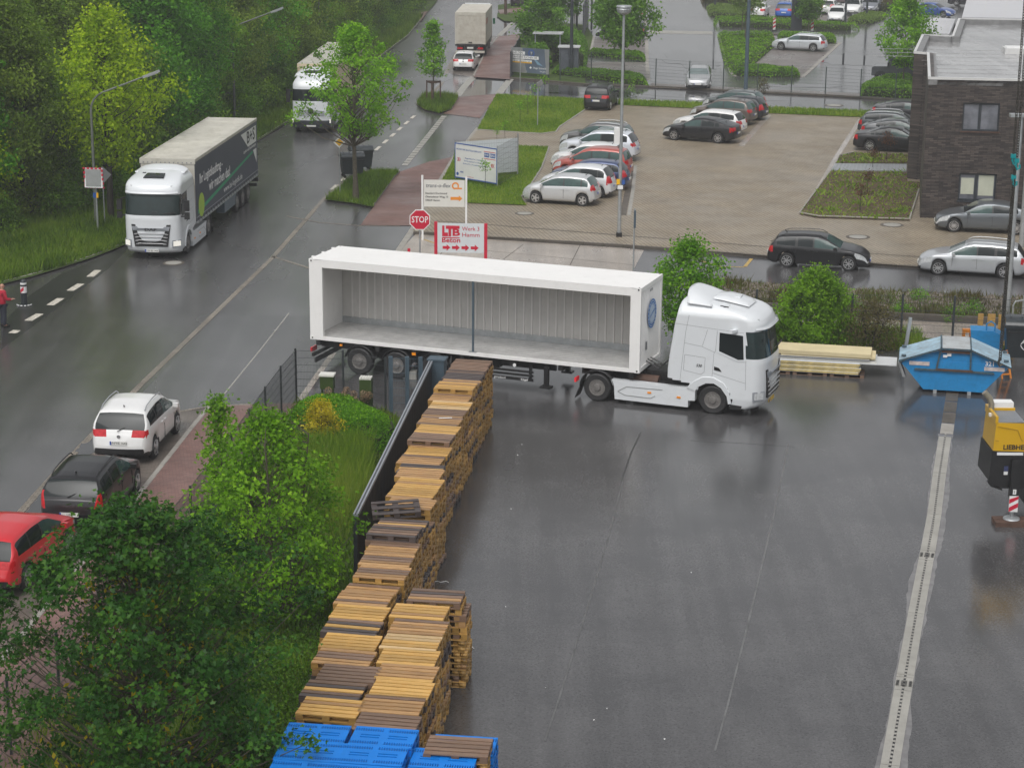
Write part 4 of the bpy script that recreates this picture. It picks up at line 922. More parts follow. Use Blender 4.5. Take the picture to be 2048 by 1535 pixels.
c = c - f*6.2 - n*0.1; car('saloon_car', 'pale silver car behind the red car, mostly under the maple', 'car', 'sedan', (c.x, c.y, 0), yT, SILVER, 0.3, 'five')
p, y = from_behind((910, 141.6), (948.0, 141.6), (953.9, 134.8), 2.7, 0.006); car('hatchback', 'white hatchback parked behind the grubby box lorry', 'car', 'hatch', p, y, WHITE, 0.0, 'ten', badge=True, L=4.3, H=1.44, tl_h=(.78, 1.0))
# boxy dark off-road vehicle by the house
c = G(1800, 164, ZC); yo = y0_+math.pi
def offroader():
    t = thing('off_road_vehicle', 'boxy dark grey off-road vehicle half hidden by the brick house', 'off-road car', (c.x, c.y, ZC), y0_)
    mb = MB(); prof = [(2.1, .5), (2.1, 1.1), (1.95, 1.2), (.95, 1.24), (.75, 1.95), (-2.15, 1.98), (-2.25, 1.2), (-2.25, .5)]
    mb.prism(prof, -.9, .9, 'XZ'); b_ = mb.build('body', paint((0.06, 0.065, 0.075), 0.1), t, smooth=30)
    for sd in (1, -1):
        for x0_, x1_ in ((.05, .62), (-.95, -.05), (-2.05, -1.05)):
            mb = MB(); mb.prism([(x0_, 1.3), (x1_, 1.3), (x1_-(.12 if x1_ > .5 else 0), 1.85), (x0_, 1.85)], sd*.895, sd*.912, 'XZ'); mb.build('side_window', M['glass'], t)
        for xx in (-1.35, 1.4):
            mb = MB(); mb.lathe([(.46, sd*.9), (.46, sd*.93)], (xx, 0, .45), axis='Y', n=20); mb.build('wheel_arch', M['black'], t)
    mb = MB(); mb.prism([(-.78, 1.3), (.78, 1.3), (.74, 1.9), (-.74, 1.9)], .8, .93, 'YZ'); mb.build('windscreen', M['glass_pale'], t)
    mb = MB(); mb.lathe([(.36, -2.27), (.38, -2.36), (.3, -2.42)], (0, 0, 1.1), axis='X', n=20); mb.build('spare_wheel', M['rubber'], t)
    mb = MB(); mb.box((.85, 1.02, 1.42), (.12, .18, .26)); mb.box((.85, -1.02, 1.42), (.12, .18, .26)); mb.build('mirror', M['black'], t)
    add_wheels(t, [(a_, s_*.82) for a_ in (-1.35, 1.4) for s_ in (1, -1)], .4, 'five')
offroader()
# ================================================================ HOUSE, FENCES, POLES, SIGNS
def brickmat():
    mt, t, b = new_mat('dark_clinker'); tc = t.nodes.new('ShaderNodeTexCoord'); sp_ = t.nodes.new('ShaderNodeSeparateXYZ'); cb = t.nodes.new('ShaderNodeCombineXYZ')
    t.links.new(tc.outputs['Object'], sp_.inputs[0]); ad = N(t, 'Math', operation='ADD'); t.links.new(sp_.outputs[0], ad.inputs[0]); t.links.new(sp_.outputs[1], ad.inputs[1])
    t.links.new(ad.outputs[0], cb.inputs[0]); t.links.new(sp_.outputs[2], cb.inputs[1])
    br = t.nodes.new('ShaderNodeTexBrick'); br.inputs['Scale'].default_value = 1; br.inputs['Brick Width'].default_value = .36; br.inputs['Row Height'].default_value = .085
    br.inputs['Mortar Size'].default_value = .009; br.inputs['Color1'].default_value = rgba((.033, .027, .025)); br.inputs['Color2'].default_value = rgba((.10, .08, .07)); br.inputs['Mortar'].default_value = rgba((.02, .018, .018)); br.inputs['Bias'].default_value = -.1
    t.links.new(cb.outputs[0], br.inputs['Vector'])
    n1 = N(t, 'TexNoise', Scale=.6, Detail=8.0, Roughness=.7); t.links.new(tc.outputs['Object'], n1.inputs['Vector'])
    t.links.new(mixc(t, 1.0, br.outputs[0], ramp(t, n1.outputs[0], [(.33, .5), (.5, 1.0), (.7, 1.3)]), 'MULTIPLY'), b.inputs['Base Color']); b.inputs['Roughness'].default_value = .5
    inv = N(t, 'Math', operation='SUBTRACT'); inv.inputs[0].default_value = 1.0; t.links.new(br.outputs['Fac'], inv.inputs[1]); bump(t, b, inv.outputs[0], .7, .012); return mt
M['clinker'] = brickmat()
M['roofing'] = asphalt('bitumen_roofing', (.26, .26, .26), (.40, .40, .40), wet=(.05, .3), wscale=.5)
M['parapet'] = pm('parapet_membrane', (.2, .2, .2), .5, var=.25, scale=3)
M['cap'] = pm('white_metal_capping', (.62, .62, .61), .4, var=.05)
M['blind'] = pm('pale_blind', (.50, .52, .42), .6, var=.06)
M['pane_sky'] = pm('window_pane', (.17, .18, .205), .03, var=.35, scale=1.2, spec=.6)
M['pale_roof'] = pm('pale_canopy_roof', (.56, .56, .58), .3, var=.06, scale=.5)

# the front faces stand at two depths; walls rise to the same flat roof
house = thing('brick_house', 'dark brick house with flat wet roof at the right edge', 'house', (0, 0, 0))
A = G(1840, 440); Bk = G(1813, 361); ang = math.radians(-6.0)
ux = Vector((math.cos(ang), math.sin(ang), 0)); uy = Vector((-ux.y, ux.x, 0))
HR = 8.0
for zz in [x*0.05 for x in range(100, 200)]:   # roof height from the photo: the corner above A is seen at y = 153
    P = A + Vector((0, 0, zz)); q = P - Vector((0, 0, CAM_H)); yy = 767.5 - F_PX*q.dot(UP)/q.dot(FW)
    if yy <= 156: HR = zz; break
WALL_T = .3
def wallbox(p, q, z0, z1, mt, name='wall'):
    d = (q-p); n = Vector((-d.y, d.x, 0)).normalized()*WALL_T; mb = MB()
    mb.prism([tuple(v)[:2] for v in (p, q, q+n, p+n)], z0, z1); return mb.build(name, mt, house)
Rr = A + ux*22; nb = (Bk-A).dot(uy)
C1 = G(1839.5, 364)                             # inner corner of the step
Bl = Bk.copy()
# front wall with two window openings
def wall_with_holes(p, u, L, z0, z1, holes, t=.3, up=uy):
    xs = sorted({0, L} | {h[0] for h in holes} | {h[1] for h in holes}); zs = sorted({z0, z1} | {h[2] for h in holes} | {h[3] for h in holes})
    mb = MB()
    for i in range(len(xs)-1):
        for j in range(len(zs)-1):
            cx, cz = (xs[i]+xs[i+1])/2, (zs[j]+zs[j+1])/2
            if any(h[0] < cx < h[1] and h[2] < cz < h[3] for h in holes): continue
            a, b_ = p+u*xs[i], p+u*xs[i+1]; mb.prism([tuple(v)[:2] for v in (a, b_, b_+up*t, a+up*t)], zs[j], zs[j+1])
    bm = bmesh.new(); me = mb.mesh('wall', M['clinker']); bm.from_mesh(me); bmesh.ops.remove_doubles(bm, verts=bm.verts, dist=.001)
    dup_ = {}
    for f in list(bm.faces):
        k = tuple(round(c, 2) for c in f.calc_center_median())
        dup_.setdefault(k, []).append(f)
    bmesh.ops.delete(bm, geom=[f for v in dup_.values() if len(v) > 1 for f in v], context='FACES_ONLY'); bm.to_mesh(me); bm.free(); return put('wall', me, house)
def on_wall(px, py, off=0.0):
    """point of the front wall plane under a photo point: (along, height)"""
    d = FW + RT*((px-1024)/F_PX) - UP*((py-767.5)/F_PX); o = Vector((0, 0, CAM_H)); n = uy
    t = ((A+uy*off)-o).dot(n)/d.dot(n); P = o+d*t; return (P-A).dot(ux), P.z
w1a, w1b = on_wall(1923, 262), on_wall(2001, 207); w2a, w2b = on_wall(1915, 401), on_wall(1994, 348)
holes = [(w1a[0], w1b[0], w1a[1], w1b[1]), (w2a[0], w2b[0], w2a[1], w2b[1])]
wall_with_holes(A, ux, 22, 0, HR-.02, holes)
wallbox(C1 + uy*.0, A + uy*.3, 0, HR-.02, M['clinker'])
wallbox(Bl, C1 - ux*.002, 0, HR-.02, M['clinker'])
TL = G(1824, 103, HR); 
for i, (h, blinds) in enumerate(zip(holes, (None, (.72, .92)))):
    fr = MB(); x0_, x1_, z0_, z1_ = h; o_ = A + uy*.14; mid = x0_+(x1_-x0_)*.47
    def bx(a, b_, c, d_, y0, y1, mbb): 
        p, q = A+ux*a+uy*y0, A+ux*b_+uy*y0; mbb.prism([tuple(v)[:2] for v in (p, q, q+uy*(y1-y0), p+uy*(y1-y0))], c, d_)
    for a, b_, c, d_ in ((x0_, x1_, z0_, z0_+.09), (x0_, x1_, z1_-.09, z1_), (x0_, x0_+.08, z0_+.09, z1_-.09), (x1_-.08, x1_, z0_+.09, z1_-.09), (mid-.07, mid+.07, z0_+.09, z1_-.09)): bx(a, b_, c, d_, .1, .2, fr)
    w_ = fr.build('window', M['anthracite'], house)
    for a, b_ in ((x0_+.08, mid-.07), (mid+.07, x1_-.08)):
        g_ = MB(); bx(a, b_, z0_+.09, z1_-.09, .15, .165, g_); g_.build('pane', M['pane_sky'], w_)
        if blinds:
            f0 = .78 if a < mid-.2 else .9; g_ = MB(); bx(a+.05, b_-.03, z0_+.09+(.22 if a < mid-.2 else .16), z1_-.09-(0.16 if a < mid-.2 else .02), .135, .147, g_); g_.build('blind', M['blind'], w_)
    sl = MB(); bx(x0_-.05, x1_+.05, z0_-.06, z0_, -.04, .14, sl); sl.build('sill', M['timber'] if i == 0 else M['anthracite'], w_)
# roof outline (photo points at roof height), parapets with pale capping
RO = [A + Vector((0, 0, HR)), G(1874, 101, HR), G(1824, 102, HR), G(1845, 69, HR), G(1905, 72, HR), G(1918, 37, HR)]
end = G(2300, 44, HR); fr_end = Vector((Rr.x, Rr.y, HR))
RO = [A + Vector((0, 0, HR)), C1 + Vector((0, 0, HR)), Bl + Vector((0, 0, HR))] + RO[3:]
mb = MB(); loop = [tuple(p)[:2] for p in RO] + [(end.x, end.y), (fr_end.x, fr_end.y)]
sheet('roof', loop, HR-.35, M['roofing'], world=True, parent=house)
def parapet(p, q, inner):
    d = q-p; n = Vector((-d.y, d.x, 0)).normalized()*(inner); L_ = d.length
    mb = MB(); mb.prism([tuple(v)[:2] for v in (p, q, q+n*.42, p+n*.42)], HR-.36, HR-.03); mb.build('parapet', M['parapet'], house)
    mb = MB(); e = d.normalized()*.0; mb.prism([tuple(v)[:2] for v in (p-n*.04-e, q-n*.04+e, q+n*.1, p+n*.1)], HR-.10, HR+.015); mb.build('capping', M['cap'], house)
pp = RO + [end]
parapet(fr_end, RO[0], -1.0)
for a, b_ in zip(pp[:-1], pp[1:]): parapet(a, b_, -1.0)
for k, (a, b_, nm) in enumerate(zip(pp[2:-1], pp[3:], range(9))): wallbox(Vector((b_.x, b_.y, 0)), Vector((a.x, a.y, 0)), 0, HR-.4, M['clinker'])
for k in range(9):   # welted seams of the roofing sheets
    p0 = A+uy*(1.2+k*1.9)+ux*(.6 if k < 6 else -2); mb = MB(); q0 = p0+ux*19
    mb.prism([tuple(v)[:2] for v in (p0, q0, q0+uy*.06, p0+uy*.06)], HR-.355, HR-.335); mb.build('roof_seam', M['roofing'], house)
mb = MB(); c = G(2035, 101, HR-.2); mb.box((c.x, c.y, HR-.2), (1.5, 1.3, .32), ang); sk = mb.build('roof_light', M['cap'], house)
mb = MB(); mb.box((c.x, c.y, HR-.02), (1.3, 1.1, .05), ang); mb.build('roof_light_dome', M['white'], sk)
# pale roofs behind the house
def slabroof(name, pts, z, lab, th=.35):
    t = thing(name, lab, 'canopy', (0, 0, 0)); P = [G(x, y, z) for x, y in pts]; mb = MB(); mb.prism([tuple(p)[:2] for p in P], z-th, z); mb.build('roof', M['pale_roof'], t)
    for p in P:
        mb = MB(); c_ = sum(P, Vector())/len(P); q = p+(c_-p)*.06; mb.box((q.x, q.y, (z-th)/2), (.2, .2, z-th)); mb.build('post', M['anthracite'], t)
    for k in range(1, 9):
        a = P[0].lerp(P[1], k/9); b_ = P[3].lerp(P[2], k/9); mb = MB(); mb.bar(a+Vector((0, 0, .012)), b_+Vector((0, 0, .012)), .05, .02); mb.build('seam', M['cap'], t)
    return t
slabroof('canopy', [(1832, 66), (1899, 68), (1911, 38), (1843, 34)], 3.6, 'pale flat canopy roof between the young tree and the brick house')
slabroof('hall_roof', [(1924, 34), (2300, 42), (2300, -40), (1944, -40)], 6.0, 'long pale hall roof behind the brick house')
# ---------------------------------------------------------------- mesh fences
def mesh_fence(posts, h, label, mt, cat='fence', group=None, nh=8, dv=.05, pw=.06, z0=0.0, name='mesh_fence', tops=None):
    """welded-wire panels between posts (world points)"""
    t = thing(name, label, cat, (0, 0, 0), 0, group)
    for p in posts:
        mb = MB(); mb.box((p.x, p.y, z0+(h+.04)/2), (pw, pw, h+.04), .3); mb.build('post', mt, t)
    for a, b_ in zip(posts[:-1], posts[1:]):
        d = b_-a; L_ = d.length; d = d/L_; mb = MB(); n = int(L_/dv)
        A_ = []; 
        for k in range(n+1):
            p = a+d*(L_*k/n); mb.bar((p.x, p.y, z0+.05), (p.x, p.y, z0+h), .005, .005)
        for k in range(nh):
            z = z0+.06+(h-.08)*k/(nh-1); mb.bar((a.x, a.y, z), (b_.x, b_.y, z), .011, .011)
        o = mb.build('wire_panel', mt, t, normals=False); o['kind'] = 'stuff'
    return t
tops = [(590.6, 697), (561, 731), (530, 772), (498.6, 816), (462.4, 864), (423.4, 914)]
FP = [G(x, y, 1.84) for x, y in tops]; FP = [Vector((p.x, p.y, 0)) for p in FP]
d_ = (FP[-1]-FP[-2]); d_ = (FP[-1]-FP[0]).normalized()*2.5
for k in range(8): FP.append(FP[-1]+d_ + Vector((-.05*k, 0, 0)))
mesh_fence(FP, 1.8, 'dark grey wire mesh fence along the red brick footpath', M['wire'], dv=.05)
FQ = [Vector((p.x, p.y, 0)) for p in (G(590.6, 697, 1.84), G(685.6, 700, 1.84), G(770.4, 714, 1.84))]
mesh_fence(FQ, 1.8, 'dark grey wire mesh fence beside the green post boxes', M['wire'])
gt = [Vector((p.x, p.y, 0)) for p in (G(781, 709, 1.95), G(814, 716, 1.84), G(841, 713, 1.9))]
mesh_fence(gt, 1.85, 'narrow wire mesh gate between heavy square posts', M['anth_light'], cat='gate', pw=.12, name='wire_gate')
# sliding gate standing open along the pallets
g0, g1 = G(711, 1030, 2.0), G(862, 722, 2.0); sg = thing('sliding_gate', 'anthracite sheet metal sliding gate standing open beside the pallets', 'gate', (0, 0, 0))
d_ = (g1-g0); d_.z = 0; LG = d_.length; d_.normalize(); nn = Vector((-d_.y, d_.x, 0))
NP = int(LG/.52)
for k in range(NP):
    a = g0+d_*(LG*k/NP+.008); b_ = g0+d_*(LG*(k+1)/NP-.008); mb = MB()
    pts = []; m_ = 6
    for j in range(m_+1):
        q = a.lerp(b_, j/m_); q = q+nn*(.012 if j % 2 else -.012); pts.append(q)
    mb.grid([[(q.x, q.y, .15) for q in pts], [(q.x, q.y, 1.95) for q in pts]]); o = mb.build('panel', M['anthracite'], sg)
    sm = o.modifiers.new('thick', 'SOLIDIFY'); sm.thickness = .02
mb = MB(); mb.bar((g0.x, g0.y, 1.99), (g1.x, g1.y, 1.99), .13, .09); mb.build('top_rail', M['rail_grey'], sg)
mb = MB(); mb.bar((g0.x+nn.x*.0, g0.y, 2.045), (g1.x, g1.y, 2.045), .03, .025); mb.build('rail_lip', M['anthracite'], sg)
mb = MB(); mb.bar((g0.x, g0.y, .12), (g1.x, g1.y, .12), .12, .14); mb.build('bottom_rail', M['anthracite'], sg)
mb = MB(); mb.box((g0.x, g0.y, 1.0), (.14, .1, 1.95), math.atan2(d_.y, d_.x)); mb.build('end_post', M['anthracite'], sg)
gb = thing('gate_post', 'blue grey steel gate housing at the far end of the sliding gate', 'gate post', (0, 0, 0)); q = G(875, 717, 2.05); mb = MB(); mb.box((q.x, q.y, 1.02), (.52, .42, 2.04), -.2); mb.build('housing', M['anth_light'], gb)
mb = MB(); mb.box((q.x, q.y, 2.06), (.6, .5, .05), -.2); mb.build('lid', M['anth_light'], gb)
# distant fence along the back road
bp = [(1155, 157), (1182, 160), (1311, 175), (1378, 180), (1446, 182), (1514, 186), (1582, 189), (1650, 193), (1720, 198), (1790, 202), (1860, 206)]
bp = [Vector((G(x, y).x, G(x, y).y, 0)) for x, y in [(1120, 163)] + bp[1:]]
mesh_fence(bp, 2.0, 'long wire mesh fence between the back road and the customer car park', M['wire_green'], nh=9, dv=.12, z0=.1)
lp = [Vector((p.x, p.y, 0)) for p in (G(1383, 222), G(1450, 227), G(1524, 226))]
# yard fence behind the bushes
yp = [(1422, 648+30), (1510, 684), (1600, 690), (1700, 693), (1800, 694), (1903, 698), (2000, 703), (2100, 708)]
yf = [Vector((G(x, y).x, G(x, y).y, 0)) for x, y in yp]
mesh_fence(yf, 2.0, 'wire mesh fence along the weeds behind the yard', M['wire'], dv=.05)
# dark solid fences near the footpath up the street
def slat_fence(a, b_, h, lab, n):
    t = thing('panel_fence', lab, 'fence', (0, 0, 0)); d = b_-a
    for k in range(n):
        p, q = a+d*((k+.02)/n), a+d*((k+.98)/n); mb = MB(); mb.bar((p.x, p.y, h/2), (q.x, q.y, h/2), .05, h); mb.build('panel', M['anthracite'], t)
    for k in range(n+1):
        p = a+d*(k/n); mb = MB(); mb.box((p.x, p.y, h/2+.03), (.1, .1, h+.1)); mb.build('post', M['anthracite'], t)
    return t
slat_fence(G(1021, 158), G(1040, 122), 2.0, 'short dark panel fence at the left end of the advertising board', 3)
slat_fence(G(1046, 92), G(1056, 70), 2.0, 'dark panel fence half hidden by the dense street tree', 3)
slat_fence(G(1166, 78), G(1176, 48), 3.0, 'dark slatted gate frame beside the house number sign', 4)

# ---------------------------------------------------------------- poles and lamps
def street_lamp(px, py, h, reach, az, lab, mt='post_grey', r=.07, group=None):
    p = G(px, py); t = thing('street_lamp', lab, 'street lamp', (p.x, p.y, 0), 0, group)
    a = Vector((math.cos(az), math.sin(az), 0)); pts = [Vector((0, 0, 0)), Vector((0, 0, h*.5)), Vector((0, 0, h-1.3))]; rr = [r*1.25, r, r*.85]
    for k in range(1, 7):
        th = k/6*math.radians(68); pts.append(Vector((0, 0, h-1.3))+a*(.9*(1-math.cos(th)))+Vector((0, 0, .9*math.sin(th)))); rr.append(r*.75)
    pts.append(pts[-1]+a*reach+Vector((0, 0, reach*.36))); rr.append(r*.6)
    mb = MB(); mb.tube(pts, rr, 10); mb.build('mast', M[mt], t, smooth=50)
    e = pts[-1]; dd = (pts[-1]-pts[-2]).normalized(); mb = MB(); mb.bar(e-dd*.1, e+dd*.75, .2, .1); hd = mb.build('lamp_head', M['galv'], t)
    mb = MB(); mb.bar(e+dd*.1-Vector((0, 0, .06)), e+dd*.65-Vector((0, 0, .06)), .15, .04); mb.build('lens', M['lamp_clear'], hd)
    return t
LG_ = 'curved street lamps along the wood'
street_lamp(193, 455, 6.9, 2.0, .22, 'curved grey street lamp behind the rectangular traffic mirror', group=LG_)
street_lamp(470, 250, 6.9, 2.0, .22, 'curved grey street lamp standing behind the curtainsided lorry', group=LG_)
street_lamp(640, 150, 7.2, 2.0, .22, 'thin grey street lamp rising between the trees above the second lorry', group=LG_)
def straight_pole(name, px, py, h, r, lab, cat, mt, head=None, z=0.0):
    p = G(px, py, z); t = thing(name, lab, cat, (p.x, p.y, z)); mb = MB(); mb.tube([(0, 0, 0), (0, 0, h*.45), (0, 0, h)], [r*1.2, r, r*.75], 12); mb.build('mast', M[mt], t, smooth=50)
    if head == 'round':
        mb = MB(); mb.lathe([(.12, h-.05), (.3, h+.05), (.34, h+.2), (.3, h+.26), (.36, h+.3), (.34, h+.36)], n=18); mb.build('lamp_head', M['galv'], t, smooth=40)
    if head == 'flat':
        mb = MB(); mb.box((0, 0, h+.06), (.9, .35, .12)); mb.build('lamp_head', M['galv'], t)
    return t
pl = straight_pole('lamp_post', 1238, 473, 10.35, .078, 'tall galvanised lamp post with round head in front of the parked row', 'lamp post', 'galv', 'round', ZL)
mb = MB(); mb.box((0, 0, .1), (.26, .26, .2)); mb.build('foot', M['chassis'], pl)
mb = MB(); mb.box((-.2, 0, 4.75), (.26, .24, .72)); mb.build('sensor_box', M['white'], pl)
for xx, zz, ww, hh, mm in ((-.1, 2.62, .16, .26, 'yellow'), (.14, 2.6, .14, .2, 'blue_print'), (.0, 2.36, .26, .18, 'white')):
    mb = MB(); mb.box((xx, -.13, zz), (ww, .02, hh)); mb.build('sticker', M[mm], pl)
straight_pole('lamp_post', 1142, 151, 12, .12, 'tall black lamp post beside the grey cabinet', 'lamp post', 'anthracite', None, .09)
straight_pole('lamp_post', 1491, 187, 12, .13, 'tall dark green lamp post behind the middle parking row', 'lamp post', 'anth_light', None, .05)
straight_pole('lamp_post', 1690, 52, 9, .1, 'dark lamp post beside the white hatchback in the far car park', 'lamp post', 'anthracite', None, .05)
straight_pole('lamp_post', 1733, 38, 9, .1, 'thin dark lamp post in the dry hedge of the far car park', 'lamp post', 'anthracite', None, .05)
straight_pole('lamp_post', 1430, 19, 7, .09, 'dark lamp post in the dry hedge near the top edge', 'lamp post', 'anthracite', None, .05)
straight_pole('lamp_post', 2013, 636, 8.0, .1, 'galvanised lamp post with flat head on the bank at the right', 'lamp post', 'galv', 'flat')
straight_pole('lamp_post', 2042, 500, 12.0, .11, 'thick galvanised mast beside the grey saloon at the right edge', 'lamp post', 'galv', None)
straight_pole('utility_pole', 839, 12, 8, .12, 'brown wooden pole on the far verge', 'pole', 'timber')
straight_pole('utility_pole', 1011, 31, 8, .13, 'brown wooden pole on the grass at the top of the street', 'pole', 'timber')

# ---------------------------------------------------------------- signs
def face_cam(p): return math.atan2(p.y, p.x) + math.pi/2 - math.pi   # local -Y looks back at the viewer
def sign_root(name, lab, cat, px, py, rz=0.0, z=0.0): p = G(px, py, z); return thing(name, lab, cat, (p.x, p.y, z), rz)
def post(t, x, h, r=.03, mt='galv', y=0.0, sq=False):
    mb = MB()
    if sq: mb.box((x, y, h/2), (r*2, r*2, h))
    else: mb.tube([(x, y, 0), (x, y, h)], r, 10)
    return mb.build('post', M[mt], t, smooth=40)
# priority road sign
t = sign_root('road_sign', 'yellow diamond priority road sign on the grass island', 'road sign', 680, 388, .1, .1); post(t, 0, 2.95)
def diamond(r): return [(-r, 0), (0, -r), (r, 0), (0, r)]
mb = MB(); mb.M = Matrix.Translation((0, -.05, 2.72)); mb.prism(diamond(.3), -.012, .012, 'XZ'); pn = mb.build('sign_panel', M['white'], t)
mb = MB(); mb.M = Matrix.Translation((0, -.066, 2.72)); mb.prism(diamond(.2), -.003, .003, 'XZ'); mb.build('symbol', M['yellow'], pn)
# stop sign
t = sign_root('stop_sign', 'red octagonal stop sign on a grey post behind the container', 'road sign', 838, 560, 0); 
def ngon(r, n, a0=0): return [(r*math.cos(a0+2*math.pi*k/n), r*math.sin(a0+2*math.pi*k/n)) for k in range(n)]
post(t, .05, 3.0, .035); zc = 2.62
mb = MB(); mb.M = Matrix.Translation((.05, -.06, zc)); mb.prism(ngon(.47, 8, math.pi/8), -.01, .01, 'XZ'); pn = mb.build('sign_panel', M['white'], t)
mb = MB(); mb.M = Matrix.Translation((.05, -.074, zc)); mb.prism(ngon(.43, 8, math.pi/8), -.003, .003, 'XZ'); mb.build('red_field', M['sign_red'], pn)
put_text('lettering', 'STOP', pn, M['white'], (.05, -.08, zc), 'Y-', .38, bold=.012, width=.70)
# haulier's direction sign
t = sign_root('direction_sign', 'cream company sign with orange arrow between white posts', 'sign', 887, 480, -.02, 0); z0 = 1.55
post(t, -.98, 3.05, .045, 'white', sq=True); post(t, 1.06, 3.0, .045, 'white', sq=True)
mb = MB(); mb.box((.04, -.02, z0+.66), (1.9, .04, 1.26)); pn = mb.build('sign_panel', M['sign_cream'], t)
put_text('lettering', 'trans-o-flex', pn, M['ink_grey'], (-.25, -.045, z0+1.02), 'Y-', .26, bold=.012, shear=.2, width=1.16)
mb = MB(); 
for r0, r1, aa in ((.17, .1, 5.2),):
    pts = [(.56+r0*math.cos(a_*aa/20-.6), r0*math.sin(a_*aa/20-.6)) for a_ in range(21)]
    inn = [(.56+r1*math.cos(a_*aa/20-.6), r1*math.sin(a_*aa/20-.6)) for a_ in range(21)]
    mb.grid([[(a_, -.045, z0+1.02+b_) for a_, b_ in pts], [(a_, -.045, z0+1.02+b_) for a_, b_ in inn]])
mb.box((.7, -.043, z0+.9), (.32, .006, .07)); mb.build('logo', M['orange'], pn)
for k, s_ in enumerate(('Standort Dortmund', 'Oberadener Weg 10', '59069 Hamm')): put_text('lettering', s_, pn, M['ink'], (-.84, -.045, z0+.66-.165*k), 'Y-', .125, align='LEFT', bold=.01)
mb = MB(); mb.prism([(.33, z0+.36), (.72, z0+.36), (.72, z0+.29), (.88, z0+.43), (.72, z0+.57), (.72, z0+.5), (.33, z0+.5)], -.048, -.042, 'XZ'); mb.build('arrow', M['orange'], pn)
# concrete works sign
t = sign_root('works_sign', 'grey works sign with red lettering between two red posts', 'sign', 922, 560, -.045, 0); z0 = 1.25
post(t, -1.07, 2.52, .065, 'sign_red', sq=True); post(t, 1.05, 2.47, .065, 'sign_red', sq=True)
mb = MB(); mb.box((-.01, -.03, z0+.58), (1.98, .05, 1.26)); pn = mb.build('sign_panel', M['sign_grey'], t); yq = -.062
mb = MB()
for a, b_, c, d_ in ((-.80, .70, -.70, 1.16), (-.80, .70, -.55, .86), (-.64, 1.02, -.32, 1.16), (-.53, .70, -.42, 1.16), (-.36, 1.03, -.06, 1.16), (-.8, .62, -.06, .66)): mb.bbox((a, yq-.004, z0+b_-.02), (c, yq+.004, z0+d_-.02)) if False else mb.prism([(a, z0+b_-.05), (c, z0+b_-.05), (c, z0+d_-.05), (a, z0+d_-.05)], yq-.002-(len(mb.v)*.00002), yq+.003, 'XZ')
mb.build('logo', M['sign_red'], pn)
put_text('lettering', 'B', pn, M['sign_red'], (-.21, yq, z0+.81), 'Y-', .42, bold=.03, width=.32)
put_text('lettering', 'Werk 3', pn, M['ink_grey'] if False else M['sign_red'], (.42, yq, z0+.98), 'Y-', .25, width=.74); put_text('lettering', 'Hamm', pn, M['sign_red'], (.42, yq, z0+.72), 'Y-', .25, width=.74)
put_text('lettering', 'Beton', pn, M['sign_red'], (-.42, yq, z0+.48), 'Y-', .3, bold=.02, width=.78)
for k in range(4):
    x_ = -.78+k*.4; mb = MB(); mb.prism([(x_, z0+.11), (x_+.17, z0+.11), (x_+.17, z0+.03), (x_+.33, z0+.17), (x_+.17, z0+.31), (x_+.17, z0+.23), (x_, z0+.23)], yq-.003, yq+.003, 'XZ'); mb.build('arrow', M['sign_red'], pn)
t = sign_root('bollard_post', 'short red square post left of the stop sign', 'post', 818, 530, 0); post(t, 0, .75, .06, 'sign_red', sq=True)
# street-name like post beside the road (blank back)
t = sign_root('road_sign', 'narrow grey sign seen edge on behind the container end', 'road sign', 1266, 560, .3); post(t, 0, 3.1, .035)
mb = MB(); mb.box((0, -.05, 2.65), (.08, .05, .75)); mb.build('sign_panel', M['anth_light'], t)
for px, py, lab, h in ((1040, 190, 'thin grey post with edge on sign in front of the advertising board', 3.2), (1075, 255, 'grey post with tilted sign back on the far lawn', 2.9)):
    t = sign_root('road_sign', lab, 'road sign', px, py, .2, .05); post(t, 0, h, .035)
    if px == 1075: mb = MB(); mb.box((.12, 0, h-.1), (.5, .05, .3), .5, ry=-.5); mb.build('sign_panel', M['sign_back'], t)
